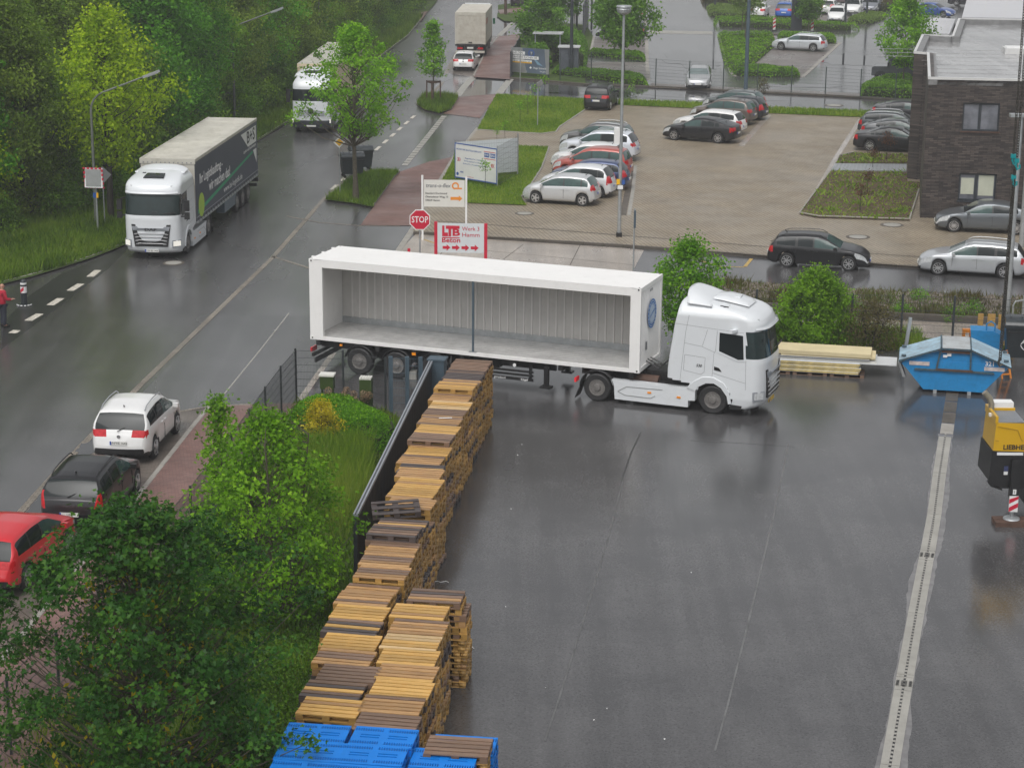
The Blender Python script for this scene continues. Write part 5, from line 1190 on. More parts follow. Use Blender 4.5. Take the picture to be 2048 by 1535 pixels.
# building-site banner on wire site-fence panels
def site_banner():
    a, b_ = G(910, 360, ZL+.04), G(994, 374, ZL+.04); c_ = G(1035, 350, ZL+.04); t = thing('site_banner', 'white recruitment banner with blue border tied to wire site fence', 'banner', a, math.atan2((b_-a).y, (b_-a).x)); L_ = (b_-a).length
    H0, H1 = .15, 2.05; mb = MB(); mb.box((L_/2, 0, (H0+H1)/2), (L_, .02, H1-H0)); pn = mb.build('banner_cloth', M['white'], t)
    mb = MB(); mb.frame([(0, H0), (L_, H0), (L_, H1), (0, H1)], [(.05, H0+.06), (L_-.05, H0+.06), (L_-.05, H1-.06), (.05, H1-.06)], -.018, -.011); mb.build('border', M['blue_print'], pn)
    y = -.014; k_ = L_/2.2
    put_text('lettering', 'HELDEN DER BAUSTELLE GESUCHT!', pn, M['blue_print'], (.1, y, 1.72), 'Y-', .11, align='LEFT', bold=.012, width=L_*.6)
    for x_ in (L_*.72, L_*.86):
        mb = MB(); mb.box((x_+.09*k_*2*.5, y, 1.62), (.26*k_, .008, .22)); pl_ = mb.build('logo_field', M['blue_print'], pn)
    put_text('lettering', 'R+K', pn, M['white'], (L_*.72+.09*k_, y-.008, 1.62), 'Y-', .17, bold=.015); put_text('lettering', 'BAU', pn, M['white'], (L_*.86+.09*k_, y-.008, 1.62), 'Y-', .17, bold=.015)
    for zz in (1.8, 1.42): mb = MB(); mb.box((L_*.83, y, zz), (.6*k_, .008, .03)); mb.build('red_stripe', M['sign_red'], pn)
    for k, s_ in enumerate(('Baggerfahrer*in | Tiefbauer*in', 'Rohrleitungsbauer*in | Schachtbauer*in', 'Bauleiter*in | Auszubildende (m/w/d)')): put_text('lettering', s_, pn, M['blue_print'], (L_*.48, y, 1.28-.15*k), 'Y-', .1, width=L_*(.46+.05*k))
    put_text('lettering', '\u00bb\u203a', pn, M['sign_red'], (L_*.1, y, 1.2), 'Y-', .42, bold=.02, width=.24); put_text('lettering', '\u00ab\u2039', pn, M['sign_red'], (L_*.9, y, 1.12), 'Y-', .42, bold=.02, width=.24)
    mb = MB(); mb.lathe([(.09, -.02), (.09, -.012)], (L_*.05+.05, 0, .38), axis='Y', n=14); mb.build('seal', M['blue_print'], pn)
    put_text('lettering', 'AMS', pn, M['blue_print'], (L_*.15+.05, y, .5), 'Y-', .14, bold=.01); put_text('lettering', 'www.rk-bau.com', pn, M['sign_red'], (L_*.36, y, .3), 'Y-', .08)
    mb = MB(); mb.bar((0, .03, .05), (0, .03, 2.2), .04, .04); mb.build('post', M['galv'], t); mb = MB(); mb.bar((L_, .03, .05), (L_, .03, 2.2), .04, .04); mb.build('post', M['galv'], t)
    R_ = Matrix.Rotation(-t.rotation_euler.z, 3, 'Z'); q = R_ @ (c_-a); mb = MB(); mb.bar((q.x, q.y, .05), (q.x, q.y, 2.3), .06, .06); mb.build('post', M['galv'], t)
    for (p0, p1) in (((0, .06), (q.x, q.y)), ((L_, .06), (q.x, q.y))):
        mb = MB(); n = 26
        for k in range(n+1): x_ = p0[0]+(p1[0]-p0[0])*k/n; y_ = p0[1]+(p1[1]-p0[1])*k/n; mb.bar((x_, y_, .1), (x_, y_, 2.15), .007, .007)
        for k in range(8): z_ = .1+k*2.05/7; mb.bar((p0[0], p0[1], z_), (p1[0], p1[1], z_), .008, .008)
        o = mb.build('wire_panel', M['wire'], t, normals=False); o['kind'] = 'stuff'
        if p0[0] > 1: continue
        mb = MB(); mb.add([(p0[0], p0[1]+.02, .2), (p1[0], p1[1]+.02, .2), (p1[0], p1[1]+.02, 2.05), (p0[0], p0[1]+.02, 2.05)], [(0, 1, 2, 3)]); o = mb.build('banner_cloth', M['sign_grey'], t); o.modifiers.new('thick', 'SOLIDIFY').thickness = .01
site_banner()
# advertising board across the back road
def ad_board():
    a, b_ = G(1022, 150, .1), G(1098, 156, .1); d = b_-a; t = thing('advertising_board', 'dark blue advertising board with white slogan strips beside the back road', 'billboard', a, math.atan2(d.y, d.x)); L_ = d.length
    H0, H1 = .25, 2.15
    for x_ in (.1, L_-.1): post(t, x_, 2.1, .05, 'anthracite', .06, sq=True)
    mb = MB(); mb.box((L_/2, 0, (H0+H1)/2), (L_, .06, H1-H0)); pn = mb.build('board', pm('slate_print', (.10, .13, .17), .4, var=.2, scale=.6), t); y = -.034
    mb = MB(); mb.prism([(0, H0), (L_*.42, H0), (L_*.3, H1), (0, H1)], y-.002, y+.002, 'XZ'); mb.build('print_area', M['sign_back'], pn)
    mb = MB(); mb.prism([(L_*.93, H0), (L_, H0), (L_, H1), (L_*.88, H1)], y-.002, y+.002, 'XZ'); mb.build('print_area', M['sign_back'], pn)
    mb = MB(); mb.prism([(L_*.58, H1-.7), (L_*.62, H1-.75), (L_*.84, H1-1.3), (L_*.7, H1-1.2)], y-.003, y+.002, 'XZ'); mb.build('beam_print', pm('pale_blue_print', (.2, .34, .45), .4), pn)
    for k, (s_, w_, m_) in enumerate((('HELDEN -', .32, 'white'), ('ANDERE SUCHEN SIE.', .68, 'white'), ('WIR HABEN SIE.', .5, 'yellow'))):
        z_ = H1-.4-.32*k; mb = MB(); mb.box((L_*.05+L_*w_/2, y-.002, z_), (L_*w_, .006, .24)); pl_ = mb.build('text_strip', M['white'], pn)
        put_text('lettering', s_, pl_, M['ink'] if m_ == 'white' else M['ink_grey'], (L_*.05+L_*w_/2, y-.007, z_), 'Y-', .22, width=L_*w_*.92)
        if m_ == 'yellow': mb = MB(); mb.box((L_*.05+L_*w_/2, y-.004, z_-.07), (L_*w_, .006, .1)); mb.build('text_mark', M['yellow'], pl_)
    mb = MB(); n = 24; mb.grid([[(L_*.54+r_*math.cos(2*math.pi*k/n), y-.004, H1-.38+r_*math.sin(2*math.pi*k/n)) for k in range(n+1)] for r_ in (.2, .27)]); mb.build('emblem', M['blue_print'], pn)
    put_text('lettering', 'T', pn, M['white'], (L_*.54, y-.004, H1-.38), 'Y-', .26)
    mb = MB(); mb.prism([(L_*.55-.1+dx, H0+.42+dz) for dx, dz in ((-.1, 0), (0, -.1), (.1, 0), (0, .1))], y-.004, y+.002, 'XZ'); mb.build('logo', M['white'], pn)
    put_text('lettering', 'Hugo Schneider', pn, M['white'], (L_*.78, y, H0+.42), 'Y-', .2, bold=.01, width=L_*.38); put_text('lettering', 'Gut gebaut.', pn, M['white'], (L_*.86, y, H0+.18), 'Y-', .14)
    put_text('lettering', 'hugo-schneider.de', pn, M['white'], (L_*.32, y, H0+.14), 'Y-', .1)
ad_board()
# grey cabinet, little canopy and house number frame by the back road
t = sign_root('switch_cabinet', 'tall grey cabinet with overhanging lid behind the wire fence', 'cabinet', 1137, 150, -.1, .1); mb = MB(); mb.box((0, .5, 1.05), (1.45, 1.1, 2.1)); mb.build('body', M['anth_light'] if False else pm('cabinet_grey', (.085, .095, .115), .45, var=.1), t)
mb = MB(); mb.box((0, .5, 2.14), (1.7, 1.35, .1)); mb.build('lid', M['pale_roof'], t); mb = MB(); mb.box((0, -.055, 1.0), (.02, .02, 1.7)); mb.build('door_seam', M['black'], t)
t = sign_root('shelter', 'small grey flat shelter roof above the clipped hedge', 'shelter', 1096, 128, -.1, .1)
mb = MB(); mb.box((0, 0, 2.5), (2.4, 1.6, .1)); mb.build('roof', M['pale_roof'], t)
for sx in (-1, 1): post(t, sx*1.0, 2.45, .05, 'galv', -.6)
t = sign_root('number_sign', 'dark house number frame with white digits above the slatted gate', 'sign', 1166, 60, -.1, .1); post(t, -.6, 3.6, .09, 'anthracite', sq=True); post(t, .8, 3.6, .09, 'anthracite', sq=True)
mb = MB(); mb.box((.1, 0, 3.5), (1.7, .3, .5)); pn = mb.build('sign_panel', M['anthracite'], t); put_text('lettering', '23', pn, M['white'], (-.5, -.16, 3.4), 'Y-', .3); put_text('lettering', 'Römer-Weg', pn, M['white'], (-.05, -.16, 3.62), 'Y-', .18); put_text('lettering', '\u25c7', pn, M['white'], (.62, -.16, 3.5), 'Y-', .4)
# parking barrier stele and two chevron beacons
t = sign_root('ticket_stele', 'tall dark stele beside the two red and white beacons', 'stele', 1592, 67, -.05, .1); mb = MB(); mb.box((0, 0, 2.0), (1.0, .35, 4.0)); mb.build('body', M['anthracite'], t); mb = MB(); mb.box((.1, -.185, 1.7), (.3, .02, .6)); mb.build('screen', M['anth_light'], t)
def chevron(px, py, lab):
    t = sign_root('beacon', lab, 'beacon', px, py, 0, .1); mb = MB(); mb.box((0, 0, .12), (.5, .3, .12)); mb.build('foot', M['black'], t)
    mb = MB(); mb.box((0, 0, .75), (.25, .03, 1.1)); pn = mb.build('sign_panel', M['white'], t)
    for k in range(3):
        z_ = .32+k*.36; mb = MB(); mb.prism([(-.125, z_), (.125, z_+.18), (.125, z_+.36 if k < 2 else z_+.30), (-.125, z_+.18)], -.019, -.016, 'XZ'); mb.build('red_stripe', M['sign_red'], pn)
chevron(1548, 64, 'red and white beacon left of the dark stele'); chevron(1624, 66, 'red and white beacon right of the dark stele')
sheet('traffic_island', [(1536, 66), (1638, 69), (1636, 72), (1534, 69)], .1, M['kerb_dark'])
# traffic mirror and its neighbours on the verge
t = sign_root('traffic_mirror', 'rectangular traffic mirror with red and white dashed frame', 'traffic mirror', 196, 462, -.1, .1); post(t, .0, 3.0, .045)
mm_ = pm('mirror_face', (.55, .58, .57), .03, metal=1.0, var=.1)
mb = MB(); mb.box((-.05, -.1, 2.55), (.86, .08, .92), rx=-.10); pn = mb.build('frame', M['white'], t)
mb = MB(); mb.box((-.05, -.148, 2.55), (.72, .02, .78), rx=-.10); mb.build('mirror_face', mm_, pn)
for k in range(18):
    s_ = k/18*4; e = int(s_); f_ = s_-e; x_, z_ = ((-.43+.86*f_, .46), (.43, .46-.92*f_), (.43-.86*f_, -.46), (-.43, -.46+.92*f_))[e]
    mb = MB(); mb.box((-.05+x_, -.125-.0+z_*-.12, 2.55+z_), (.11 if e % 2 == 0 else .075, .07, .075 if e % 2 == 0 else .11), rx=-.10); mb.build('red_dash', M['sign_red'], pn)
mb = MB(); mb.box((-.06, -.06, 1.72), (.16, .02, .24)); mb.build('sticker', M['blue_print'], t); mb = MB(); mb.box((.07, -.06, 1.72), (.1, .02, .24)); mb.build('sticker', M['yellow'], t)
t = sign_root('road_sign', 'back of a diamond road sign behind the traffic mirror', 'road sign', 210, 452, .5, .1); post(t, 0, 2.7, .03); mb = MB(); mb.M = Matrix.Translation((0, 0, 2.45)); mb.prism(diamond(.42), -.01, .01, 'XZ'); mb.build('sign_panel', M['sign_back'], t)
# ================================================================ LORRIES
TRUCKW = {}
def truck_wheel(parent, x, y, r, outer, style='steel', name='wheel', dual=False):
    """outer = -1 / +1: which side the hub faces"""
    k = (r, style, dual)
    if k not in TRUCKW:
        w = .30 if not dual else .58; mb = MB(); e = -w/2
        mb.lathe([(r*.58, e+.02), (r*.88, e), (r*.97, e+.03), (r, e+.07), (r, -e-.07), (r*.97, -e-.03), (r*.88, -e), (r*.58, -e-.02)], axis='Y', n=32)
        for j in range(3): mb.lathe([(r*1.004, e+w*(.3+.2*j)-.008), (r*1.004, e+w*(.3+.2*j)+.008)], axis='Y', n=32)
        ty = mb.mesh('tyre', M['rubber'], smooth=35); R = r*.56
        mb = MB(); d = .04 if not dual else .13
        mb.lathe([(R*1.03, e+.015), (R*1.03, e-.005), (R*.93, e+.0), (R*.86, e+d), (R*.55, e+d*1.3), (R*.5, e+d*.6), (R*.48, e+.01), (R*.40, e-.03), (R*.02, e-.04)], axis='Y', n=30)
        for j in range(10):
            a = 2*math.pi*j/10; mb.cur = 0; mb.lathe([(.022, e+d*1.2), (.022, e+d*.6-.03)], (R*.62*math.cos(a), 0, R*.62*math.sin(a)), axis='Y', n=8)
            a += math.pi/10; mb.cur = 1; mb.lathe([(.042, e+d*.98), (.042, e+d*.96)], (R*.74*math.cos(a), 0, R*.74*math.sin(a)), axis='Y', n=8)
        rim = mb.mesh('rim', [M['alloy_dull'] if style == 'steel' else M['alloy'], M['black']], smooth=35); TRUCKW[k] = (ty, rim)
    ty, rim = TRUCKW[k]; o = put(name, ty, parent); o.location = (x, y, r); put('rim', rim, o)
    if outer > 0: o.rotation_euler = (0, 0, math.pi)
    return o

def loft_cab(root, levels, cls, mats, A=.64, n=3.0, nf=12, xstep=.07, roof_rings=3):
    """levels: (z, x_rear, x_front, half width); plan is a rounded box with a bowed front"""
    rows = []; meta = []
    for z, xr, xf, hw in levels:
        pts = [(xr, 0), (xr, hw*.5), (xr, hw-.10), (xr+.03, hw-.03), (xr+.10, hw)]
        xc = xf-A; m_ = max(2, 26)
        for k in range(1, m_+1): pts.append((xr+.10+(xc-xr-.10)*k/m_, hw))
        for k in range(1, nf*2+1):
            a = (math.pi/2)*k/(nf*2); pts.append((xc+A*abs(math.sin(a))**(2/n), hw*abs(math.cos(a))**(2/n)))
        rows.append([(x, y, z) for x, y in pts])
    NB = len(rows[0]); parts = {}
    for i in range(len(rows)-1):
        for k in range(NB-1):
            for sd in (1, -1):
                q = [(x, y*sd, z) for x, y, z in (rows[i][k], rows[i][k+1], rows[i+1][k+1], rows[i+1][k])]
                c = [sum(p[j] for p in q)/4 for j in range(3)]; r_ = cls(c, k, NB)
                if r_: parts.setdefault(r_, MB()).add(q, [(0, 1, 2, 3)])
    top = rows[-1]; cx = sum(p[0] for p in top)/NB; 
    for k in range(NB-1):
        for sd in (1, -1):
            a, b_ = top[k], top[k+1]; parts['body'].add([(a[0], a[1]*sd, a[2]), (b_[0], b_[1]*sd, b_[2]), (b_[0], 0, b_[2]+.02), (a[0], 0, a[2]+.02)], [(0, 1, 2, 3)])
    for nm, mb in parts.items():
        o = mb.build(nm, mats[nm], root, normals=False); bm = bmesh.new(); bm.from_mesh(o.data); bmesh.ops.remove_doubles(bm, verts=bm.verts, dist=.001); bmesh.ops.recalc_face_normals(bm, faces=bm.faces); bm.to_mesh(o.data); bm.free()
        o.data.polygons.foreach_set('use_smooth', [True]*len(o.data.polygons)); o.data.set_sharp_from_angle(angle=math.radians(40))

def plate_prism(root, name, poly, y, t, mt, both=False, parent=None):
    for sd in ((1, -1) if both else (1 if y > 0 else -1,)):
        mb = MB(); yy = abs(y)*sd; mb.prism(poly, yy, yy+t*sd, 'XZ'); o = mb.build(name, mt, parent or root)
    return o

def line_strip(root, name, pts, y, w, mt):
    """thin dark panel gap drawn as a real narrow strip, both sides of the cab"""
    for sd in (1, -1):
        mb = MB()
        for a, b_ in zip(pts[:-1], pts[1:]):
            d = Vector((b_[0]-a[0], b_[1]-a[1])); n = Vector((-d.y, d.x)).normalized()*(w/2)
            mb.add([(a[0]+n.x, y*sd, a[1]+n.y), (a[0]-n.x, y*sd, a[1]-n.y), (b_[0]-n.x, y*sd, b_[1]-n.y), (b_[0]+n.x, y*sd, b_[1]+n.y)], [(0, 1, 2, 3)])
        mb.build(name, mt, root)

def tractor(root, lit=False, glassroof=False, mirrors=True, plate='plate', maker='DAF', plate_text=None, seam=True):
    """high-roof tractor, origin on the ground under the drive axle, x forward"""
    HW = 1.25; lv = []
    prof = [(.30, 2.5, 5.50), (.40, 2.5, 5.66), (.55, 2.45, 5.73), (.9, 2.43, 5.76), (1.4, 2.43, 5.77), (1.85, 2.48, 5.77), (2.0, 2.5, 5.745), (2.4, 2.56, 5.68), (2.86, 2.62, 5.60), (2.93, 2.63, 5.60), (3.1, 2.67, 5.57), (3.24, 2.7, 5.50), (3.36, 2.72, 5.38), (3.45, 2.73, 5.2), (3.53, 2.74, 4.95), (3.60, 2.76, 4.6), (3.66, 2.78, 4.2), (3.72, 2.82, 3.6)]
    zs_ = [.30+.05*i for i in range(59)]+[3.22, 3.26, 3.30, 3.34, 3.38, 3.42, 3.45, 3.48, 3.51, 3.54, 3.57, 3.60, 3.63, 3.66, 3.69, 3.72]
    zs_ = sorted(set(round(z, 3) for z in zs_))
    for z in zs_:
        hw = HW-(0 if z < 3.26 else .36*((z-3.26)/.46)**1.7); hw -= .04*max(0, (.6-z)/.3)
        lv.append((z, interp(z, [(a, b_) for a, b_, c in prof]), interp(z, [(a, c) for a, b_, c in prof]), hw))
    bot = [(2.4, 1.12), (2.89, 1.03), (3.30, .96), (3.42, 1.0)]
    def cls(c, k, NB):
        x, y, z = c
        if x < 3.42 and z < interp(x, bot): return None
        if z < 1.10 and (x-4.02)**2+(z-.48)**2 < .64**2: return None
        if 3.3 < x < 4.62 and z < .48: return None
        if x > 5.08 and 2.02 < z < 2.88: return 'windscreen'
        return 'body'
    loft_cab(root, lv, cls, dict(body=M['white_paint'], windscreen=M['glass_cab']))
    W_ = M['white_paint']; B_ = M['black']
    # side windows, doors, hatches
    win = [(4.19, 2.81), (4.98, 2.77), (5.03, 1.97), (4.84, 1.95), (4.19, 2.18)]; fr = [(4.13, 2.88), (5.05, 2.84), (5.10, 1.92), (4.83, 1.89), (4.11, 2.14)]
    for sd in (1, -1):
        mb = MB(); mb.prism(win, sd*(HW+.001), sd*(HW+.008), 'XZ'); mb.build('side_window', M['glass'], root)
        mb = MB(); mb.frame(fr, win, sd*(HW+.001), sd*(HW+.016), 'XZ'); mb.build('window_frame', B_ if lit else W_, root)
        mb = MB(); mb.prism([(4.04, 1.65), (4.21, 1.61), (4.30, 1.49), (4.04, 1.53)], sd*(HW+.001), sd*(HW+.012), 'XZ'); mb.build('door_handle', B_, root)
        mb = MB(); mb.prism([(4.62, .41), (5.02, .39), (4.98, .27), (4.62, .25)], sd*(HW-.12), sd*(HW+.01), 'XZ'); mb.build('step', M['chassis'], root)
        # flared wheel arch
        ao = [(3.14, .84), (3.34, 1.05), (3.65, 1.24), (4.02, 1.27), (4.39, 1.10), (4.58, .8), (4.66, .44)]; ai = [(3.42, .74), (3.52, .90), (3.78, 1.05), (4.05, 1.07), (4.30, .94), (4.50, .68), (4.56, .42)]
        mb = MB(); mb.grid([[(x, sd*(HW+.03), z) for x, z in ao], [(x, sd*(HW+.02), z) for x, z in ai]]); mb.grid([[(x, sd*(HW+.02), z) for x, z in ai], [(x, sd*(HW-.35), z) for x, z in ai]]); mb.grid([[(x, sd*(HW+.03), z) for x, z in ao], [(x, sd*(HW-.01), z+.02) for x, z in ao]]); mb.build('wheel_arch', W_, root, smooth=40)
        mb = MB(); mb.prism([(.48, .83), (2.5, .81), (3.14, .84), (3.42, 1.02), (3.42, .41), (3.19, .39), (3.19, .16), (.64, .17), (.61, .54)], sd*.98, sd*(HW+.0), 'XZ'); sk = mb.build('side_skirt', W_, root)
        for lp_ in ([(.75, .46), (1.05, .64), (2.3, .66)], [(.75, .44), (1.0, .34), (1.9, .33), (2.05, .42)]):
            mb = MB()
            for a, b_ in zip(lp_[:-1], lp_[1:]): mb.bar((a[0], sd*(HW+.004), a[1]), (b_[0], sd*(HW+.004), b_[1]), .012, .02)
            mb.build('crease', M['sign_back'], sk)
        for x_, z_ in ((1.85, .52), (2.87, .47)): mb = MB(); mb.box((x_, sd*(HW+.012), z_), (.13, .02, .06)); mb.build('marker_lamp', M['lamp_amber'], root)
        # head lamps, fog steps
        mb = MB(); mb.M = Matrix.Translation((5.525, sd*1.09, .74)) @ Matrix.Rotation(sd*math.radians(42), 4, 'Z'); mb.box((0.012, 0, 0), (.05, .36, .22)); hl = mb.build('headlamp', M['lamp_lit'] if lit else M['lamp_clear'], root)
        mb = MB(); mb.M = Matrix.Translation((5.525, sd*1.09, .74)) @ Matrix.Rotation(sd*math.radians(42), 4, 'Z'); mb.box((0, 0, 0), (.05, .44, .32)); mb.build('lamp_bezel', M['rail_grey'], root)
        mb = MB(); mb.M = Matrix.Translation((5.27, sd*1.0, 3.22)) @ Matrix.Rotation(sd*math.radians(40), 4, 'Z'); mb.box((.0, 0, 0), (.09, .36, .12), rz=0, ry=-.3); mb.build('roof_lamp', M['lamp_clear'], root)
    for pts in ([(3.14, 3.3), (3.04, 2.72), (2.89, 1.04)], [(4.11, 2.86), (4.07, 2.16), (4.02, 2.1), (3.98, 1.26)], [(3.03, 1.95), (3.73, 1.91), (3.71, 1.43), (3.6, 1.33), (3.0, 1.42), (3.03, 1.95)], [(2.62, 2.98), (3.16, 2.95), (5.0, 2.86)], [(3.0, 2.35), (3.6, 2.28), (4.05, 2.12)], [(3.62, 2.3), (3.78, 2.86)], [(5.10, 1.95), (5.12, .95)], [(4.0, 1.42), (5.10, 1.18)]):
        line_strip(root, 'panel_gap', pts, HW+.004, .010, M['panel_gap'])
    # grille: chrome blades in a dark recess
    mb = MB(); mb.prism([(-.74, .62), (.74, .62), (.88, 1.60), (-.88, 1.60)], 5.62, 5.775, 'YZ'); gr = mb.build('grille', B_, root)
    mb = MB(); mb.prism([(-.80, 1.33), (.80, 1.33), (.86, 1.52), (.62, 1.52), (.55, 1.45), (-.55, 1.45), (-.62, 1.52), (-.86, 1.52)], 5.77, 5.80, 'YZ'); mb.build('badge_bar', M['rail_grey'], gr)
    put_text('lettering', maker, gr, M['ink'], (5.842, 0, 1.385), 'X+', .17, bold=.02, width=.52)
    for k in range(4):
        z = 1.19-.145*k; w_ = .78-.03*k; mb = MB(); mb.prism([(-w_, z-.03), (-w_+.12, z-.03), (-w_+.2, z+.01), (w_-.2, z+.01), (w_-.12, z-.03), (w_, z-.03), (w_, z-.015), (w_-.1, z+.022), (-w_+.1, z+.022), (-w_, z-.015)], 5.765, 5.80, 'YZ'); mb.build('grille_blade', M['blade_metal'], gr)
    for ob in [gr]+list(gr.children):
        if ob.name.startswith('lettering'): continue
        for v in ob.data.vertices: v.co.x += .035-.075*abs(v.co.y/.86)**3
    mb = MB(); mb.box((5.70, 0, .42), (.04, .62, .12)); p_ = mb.build('licence_plate', M[plate], root); mb = MB(); mb.box((5.722, -.28, .42), (.01, .05, .12)); mb.build('plate_band', M['plate_blue'], p_)
    if plate_text: put_text('plate_text', plate_text, p_, M['ink'], (5.722, .03, .42), 'X+', .1)
    for y_ in (-.45, .35): mb = MB(); mb.bar((5.69, y_, 2.06), (5.72, y_+.75, 2.16), .03, .03); mb.build('wiper', B_, root)
    mb = MB(); mb.grid([[(5.62-.35*abs(y/1.2)**4+dx, y, z) for y in (-1.18, -.9, -.6, -.3, 0, .3, .6, .9, 1.18)] for dx, z in ((.0, 2.90), (.10, 2.96), (.06, 3.04))]); mb.build('sun_visor', W_, root, smooth=60)
    # roof hatch, horns, deflector
    if glassroof:
        mb = MB(); mb.grid([[(4.98, y*.46, 3.565), (4.72, y*.44, 3.625), (4.40, y*.40, 3.685)] for y in (-1, 0, 1)]); o = mb.build('roof_hatch', M['glass'], root); o.modifiers.new('thick', 'SOLIDIFY').thickness = .03
    else:
        mb = MB(); rows_ = []
        for x_, h_ in ((4.95, 0), (4.85, .07), (4.5, .11), (4.1, .11), (3.75, .04)): rows_.append([(x_, y, 3.735-.16*((x_-3.6)/1.35)**1.5*1.15+(h_ if abs(y) < .45 else 0)) for y in (-.52, -.44, -.2, 0, .2, .44, .52)])
        mb.grid(rows_); mb.box((4.45, .05, 3.76), (.2, .34, .05)); o = mb.build('roof_hatch', W_, root, smooth=50); o.location.z = .02
    for y_ in (-.95, -.75) if not glassroof else (-.62, -.55): mb = MB(); mb.lathe([(.02, 0), (.02, .08), (.06, .1), (.02, .13)], (4.25, y_, 3.5 if not glassroof else 3.55), n=8); mb.bar((4.1, y_, 3.62), (4.38, y_, 3.6), .05, .04); mb.build('horn', B_, root)
    rows_ = []; pk = .20 if lit else .36
    for i in range(10):
        t_ = i/9; x_ = 2.86+1.0*t_; zb_ = 3.66-.02*t_
        rows_.append([(x_+.16*(abs(y)/1.1)**2*(1-t_), y, zb_+pk*(1-t_**1.8)*(1-(abs(y)/1.13)**4)) for y in (-1.13, -1.1, -1.02, -.85, -.6, -.3, 0, .3, .6, .85, 1.02, 1.1, 1.13)])
    mb = MB(); mb.grid(rows_); o = mb.build('roof_deflector', W_, root, smooth=60); o.modifiers.new('thick', 'SOLIDIFY').thickness = .05
    if mirrors:
        for sd in (1, -1):
            for z0_, z1_ in ((2.15, 2.62), (1.78, 2.08)): mb = MB(); mb.box((5.22, sd*1.52, (z0_+z1_)/2), (.14, .22, z1_-z0_)); mb.build('mirror', B_, root)
            mb = MB(); mb.bar((5.2, sd*1.24, 2.7), (5.2, sd*1.52, 2.6), .05, .05); mb.bar((5.2, sd*1.24, 1.9), (5.2, sd*1.52, 1.9), .05, .05); mb.build('mirror_arm', B_, root)
    else:
        for sd in (1, -1): mb = MB(); mb.bar((4.75, sd*1.2, 2.92), (4.62, sd*1.5, 2.93), .14, .09); mb.build('mirror_camera', W_, root)
    # chassis, tanks, mudguards, fifth wheel
    mb = MB()
    for sd in (1, -1): mb.bbox((-.8, sd*.38, .72), (4.9, sd*.46, 1.0))
    mb.box((1.5, 0, .86), (.2, .8, .2)); mb.box((-.7, 0, .86), (.1, .8, .2)); mb.bbox((.75, -.95, .35), (3.1, -.5, .78)); mb.bbox((.75, .5, .35), (3.1, .95, .78)); mb.box((2.1, 0, .95), (1.2, .9, .3)); mb.bbox((3.3, -.95, .5), (4.9, .95, 1.2)); mb.build('chassis', M['chassis'], root)
    mb = MB(); mb.lathe([(.22, 1.0), (.22, 2.0)], (0, -.62, .74), axis='X', n=16); mb.build('air_tank', M['timber'], root)
    mb = MB(); mb.lathe([(.5, 0), (.5, .08)], (0, 0, 1.02), n=20); mb.build('fifth_wheel', M['chassis'], root)
    for sd in (1, -1):
        pts = [(-.76, .86), (-.68, .46), (-.76, .10)]; mb = MB(); arc = [(.62*math.cos(a), .5+.60*math.sin(a)) for a in [math.radians(d_) for d_ in range(0, 181, 15)]]
        mb.grid([[(x, sd*.72, z) for x, z in arc], [(x, sd*1.25, z) for x, z in arc]]); mb.grid([[(-.62, sd*.72, .5), (-.62, sd*1.25, .5)], [(-.78, sd*.72, .08), (-.78, sd*1.25, .08)]]); o = mb.build('mudguard', M['chassis'], root, smooth=50); o.modifiers.new('thick', 'SOLIDIFY').thickness = .03
        mb = MB(); mb.box((-.80, sd*1.0, .66), (.06, .34, .14)); mb.build('tail_lamp', M['lamp_red_lit'], root)
        truck_wheel(root, 4.02, sd*1.08, .49, sd); truck_wheel(root, 0, sd*.94, .49, sd, dual=True)
    for k in range(3):
        mb = MB(); mb.tube([(2.25, -.35+.3*k, 1.5), (1.9, -.4+.3*k, 1.15), (1.4, -.3+.25*k, 1.35), (1.1, -.3+.25*k, 1.5)], .022, 6); mb.build('air_hose', M['chassis'], root)
    return root

# ---------------------------------------------------------------- the open-sided container lorry
YW = -.364; O0 = Vector((-7.155, 69.469, 0)); U = Vector((math.cos(YW), math.sin(YW), 0)); V_ = Vector((-U.y, U.x, 0))
tp = O0 + U*10.73 + V_*1.2
tr = thing('tractor_unit', 'white high roof tractor pulling the open sided container', 'lorry', tp, YW); tractor(tr, lit=False, mirrors=False, plate='plate_yellow')
put_text('lettering', '530', tr, M['ink'], (3.52, -1.256, 1.62), 'Y-', .13, bold=.02, shear=.3)
# container
cp = O0 + Vector((0, 0, 1.13)); ct = thing('shipping_container', 'long white container with one whole side open and grey ribbed inside', 'container', cp, YW)
Lc, Wc, Hc = 12.192, 2.438, 2.896; Wm = M['white_cont']; fl = .12
def cbox(name, a, b_, mt, parent=ct): mb = MB(); mb.bbox(a, b_); return mb.build(name, mt, parent)
cbox('corner_post', (0, 0, 0), (.50, .12, Hc-.003), Wm); cbox('corner_post', (Lc-.36, 0, 0), (Lc, .12, Hc-.003), Wm)
cbox('corner_post', (0, Wc-.12, 0), (.12, Wc, Hc-.003), Wm); cbox('corner_post', (Lc-.12, Wc-.12, 0), (Lc, Wc, Hc-.003), Wm)
cbox('bottom_rail', (.502, 0, -.002), (Lc-.362, .09, fl), Wm); cbox('top_rail', (.502, .002, Hc-.28), (Lc-.362, .11, Hc-.004), Wm)
cbox('bottom_rail', (.122, Wc-.09, -.002), (Lc-.122, Wc, fl), Wm); cbox('top_rail', (.122, Wc-.11, Hc-.2), (Lc-.122, Wc-.002, Hc-.004), Wm)
mb = MB(); nx = 48
mb.bbox((-.0, 0, Hc-.03), (Lc, Wc, Hc)); mb.build('roof_panel', Wm, ct)
cbox('floor', (.12, .09, 0.02), (Lc-.12, Wc-.05, fl-.004), M['steel_floor'])
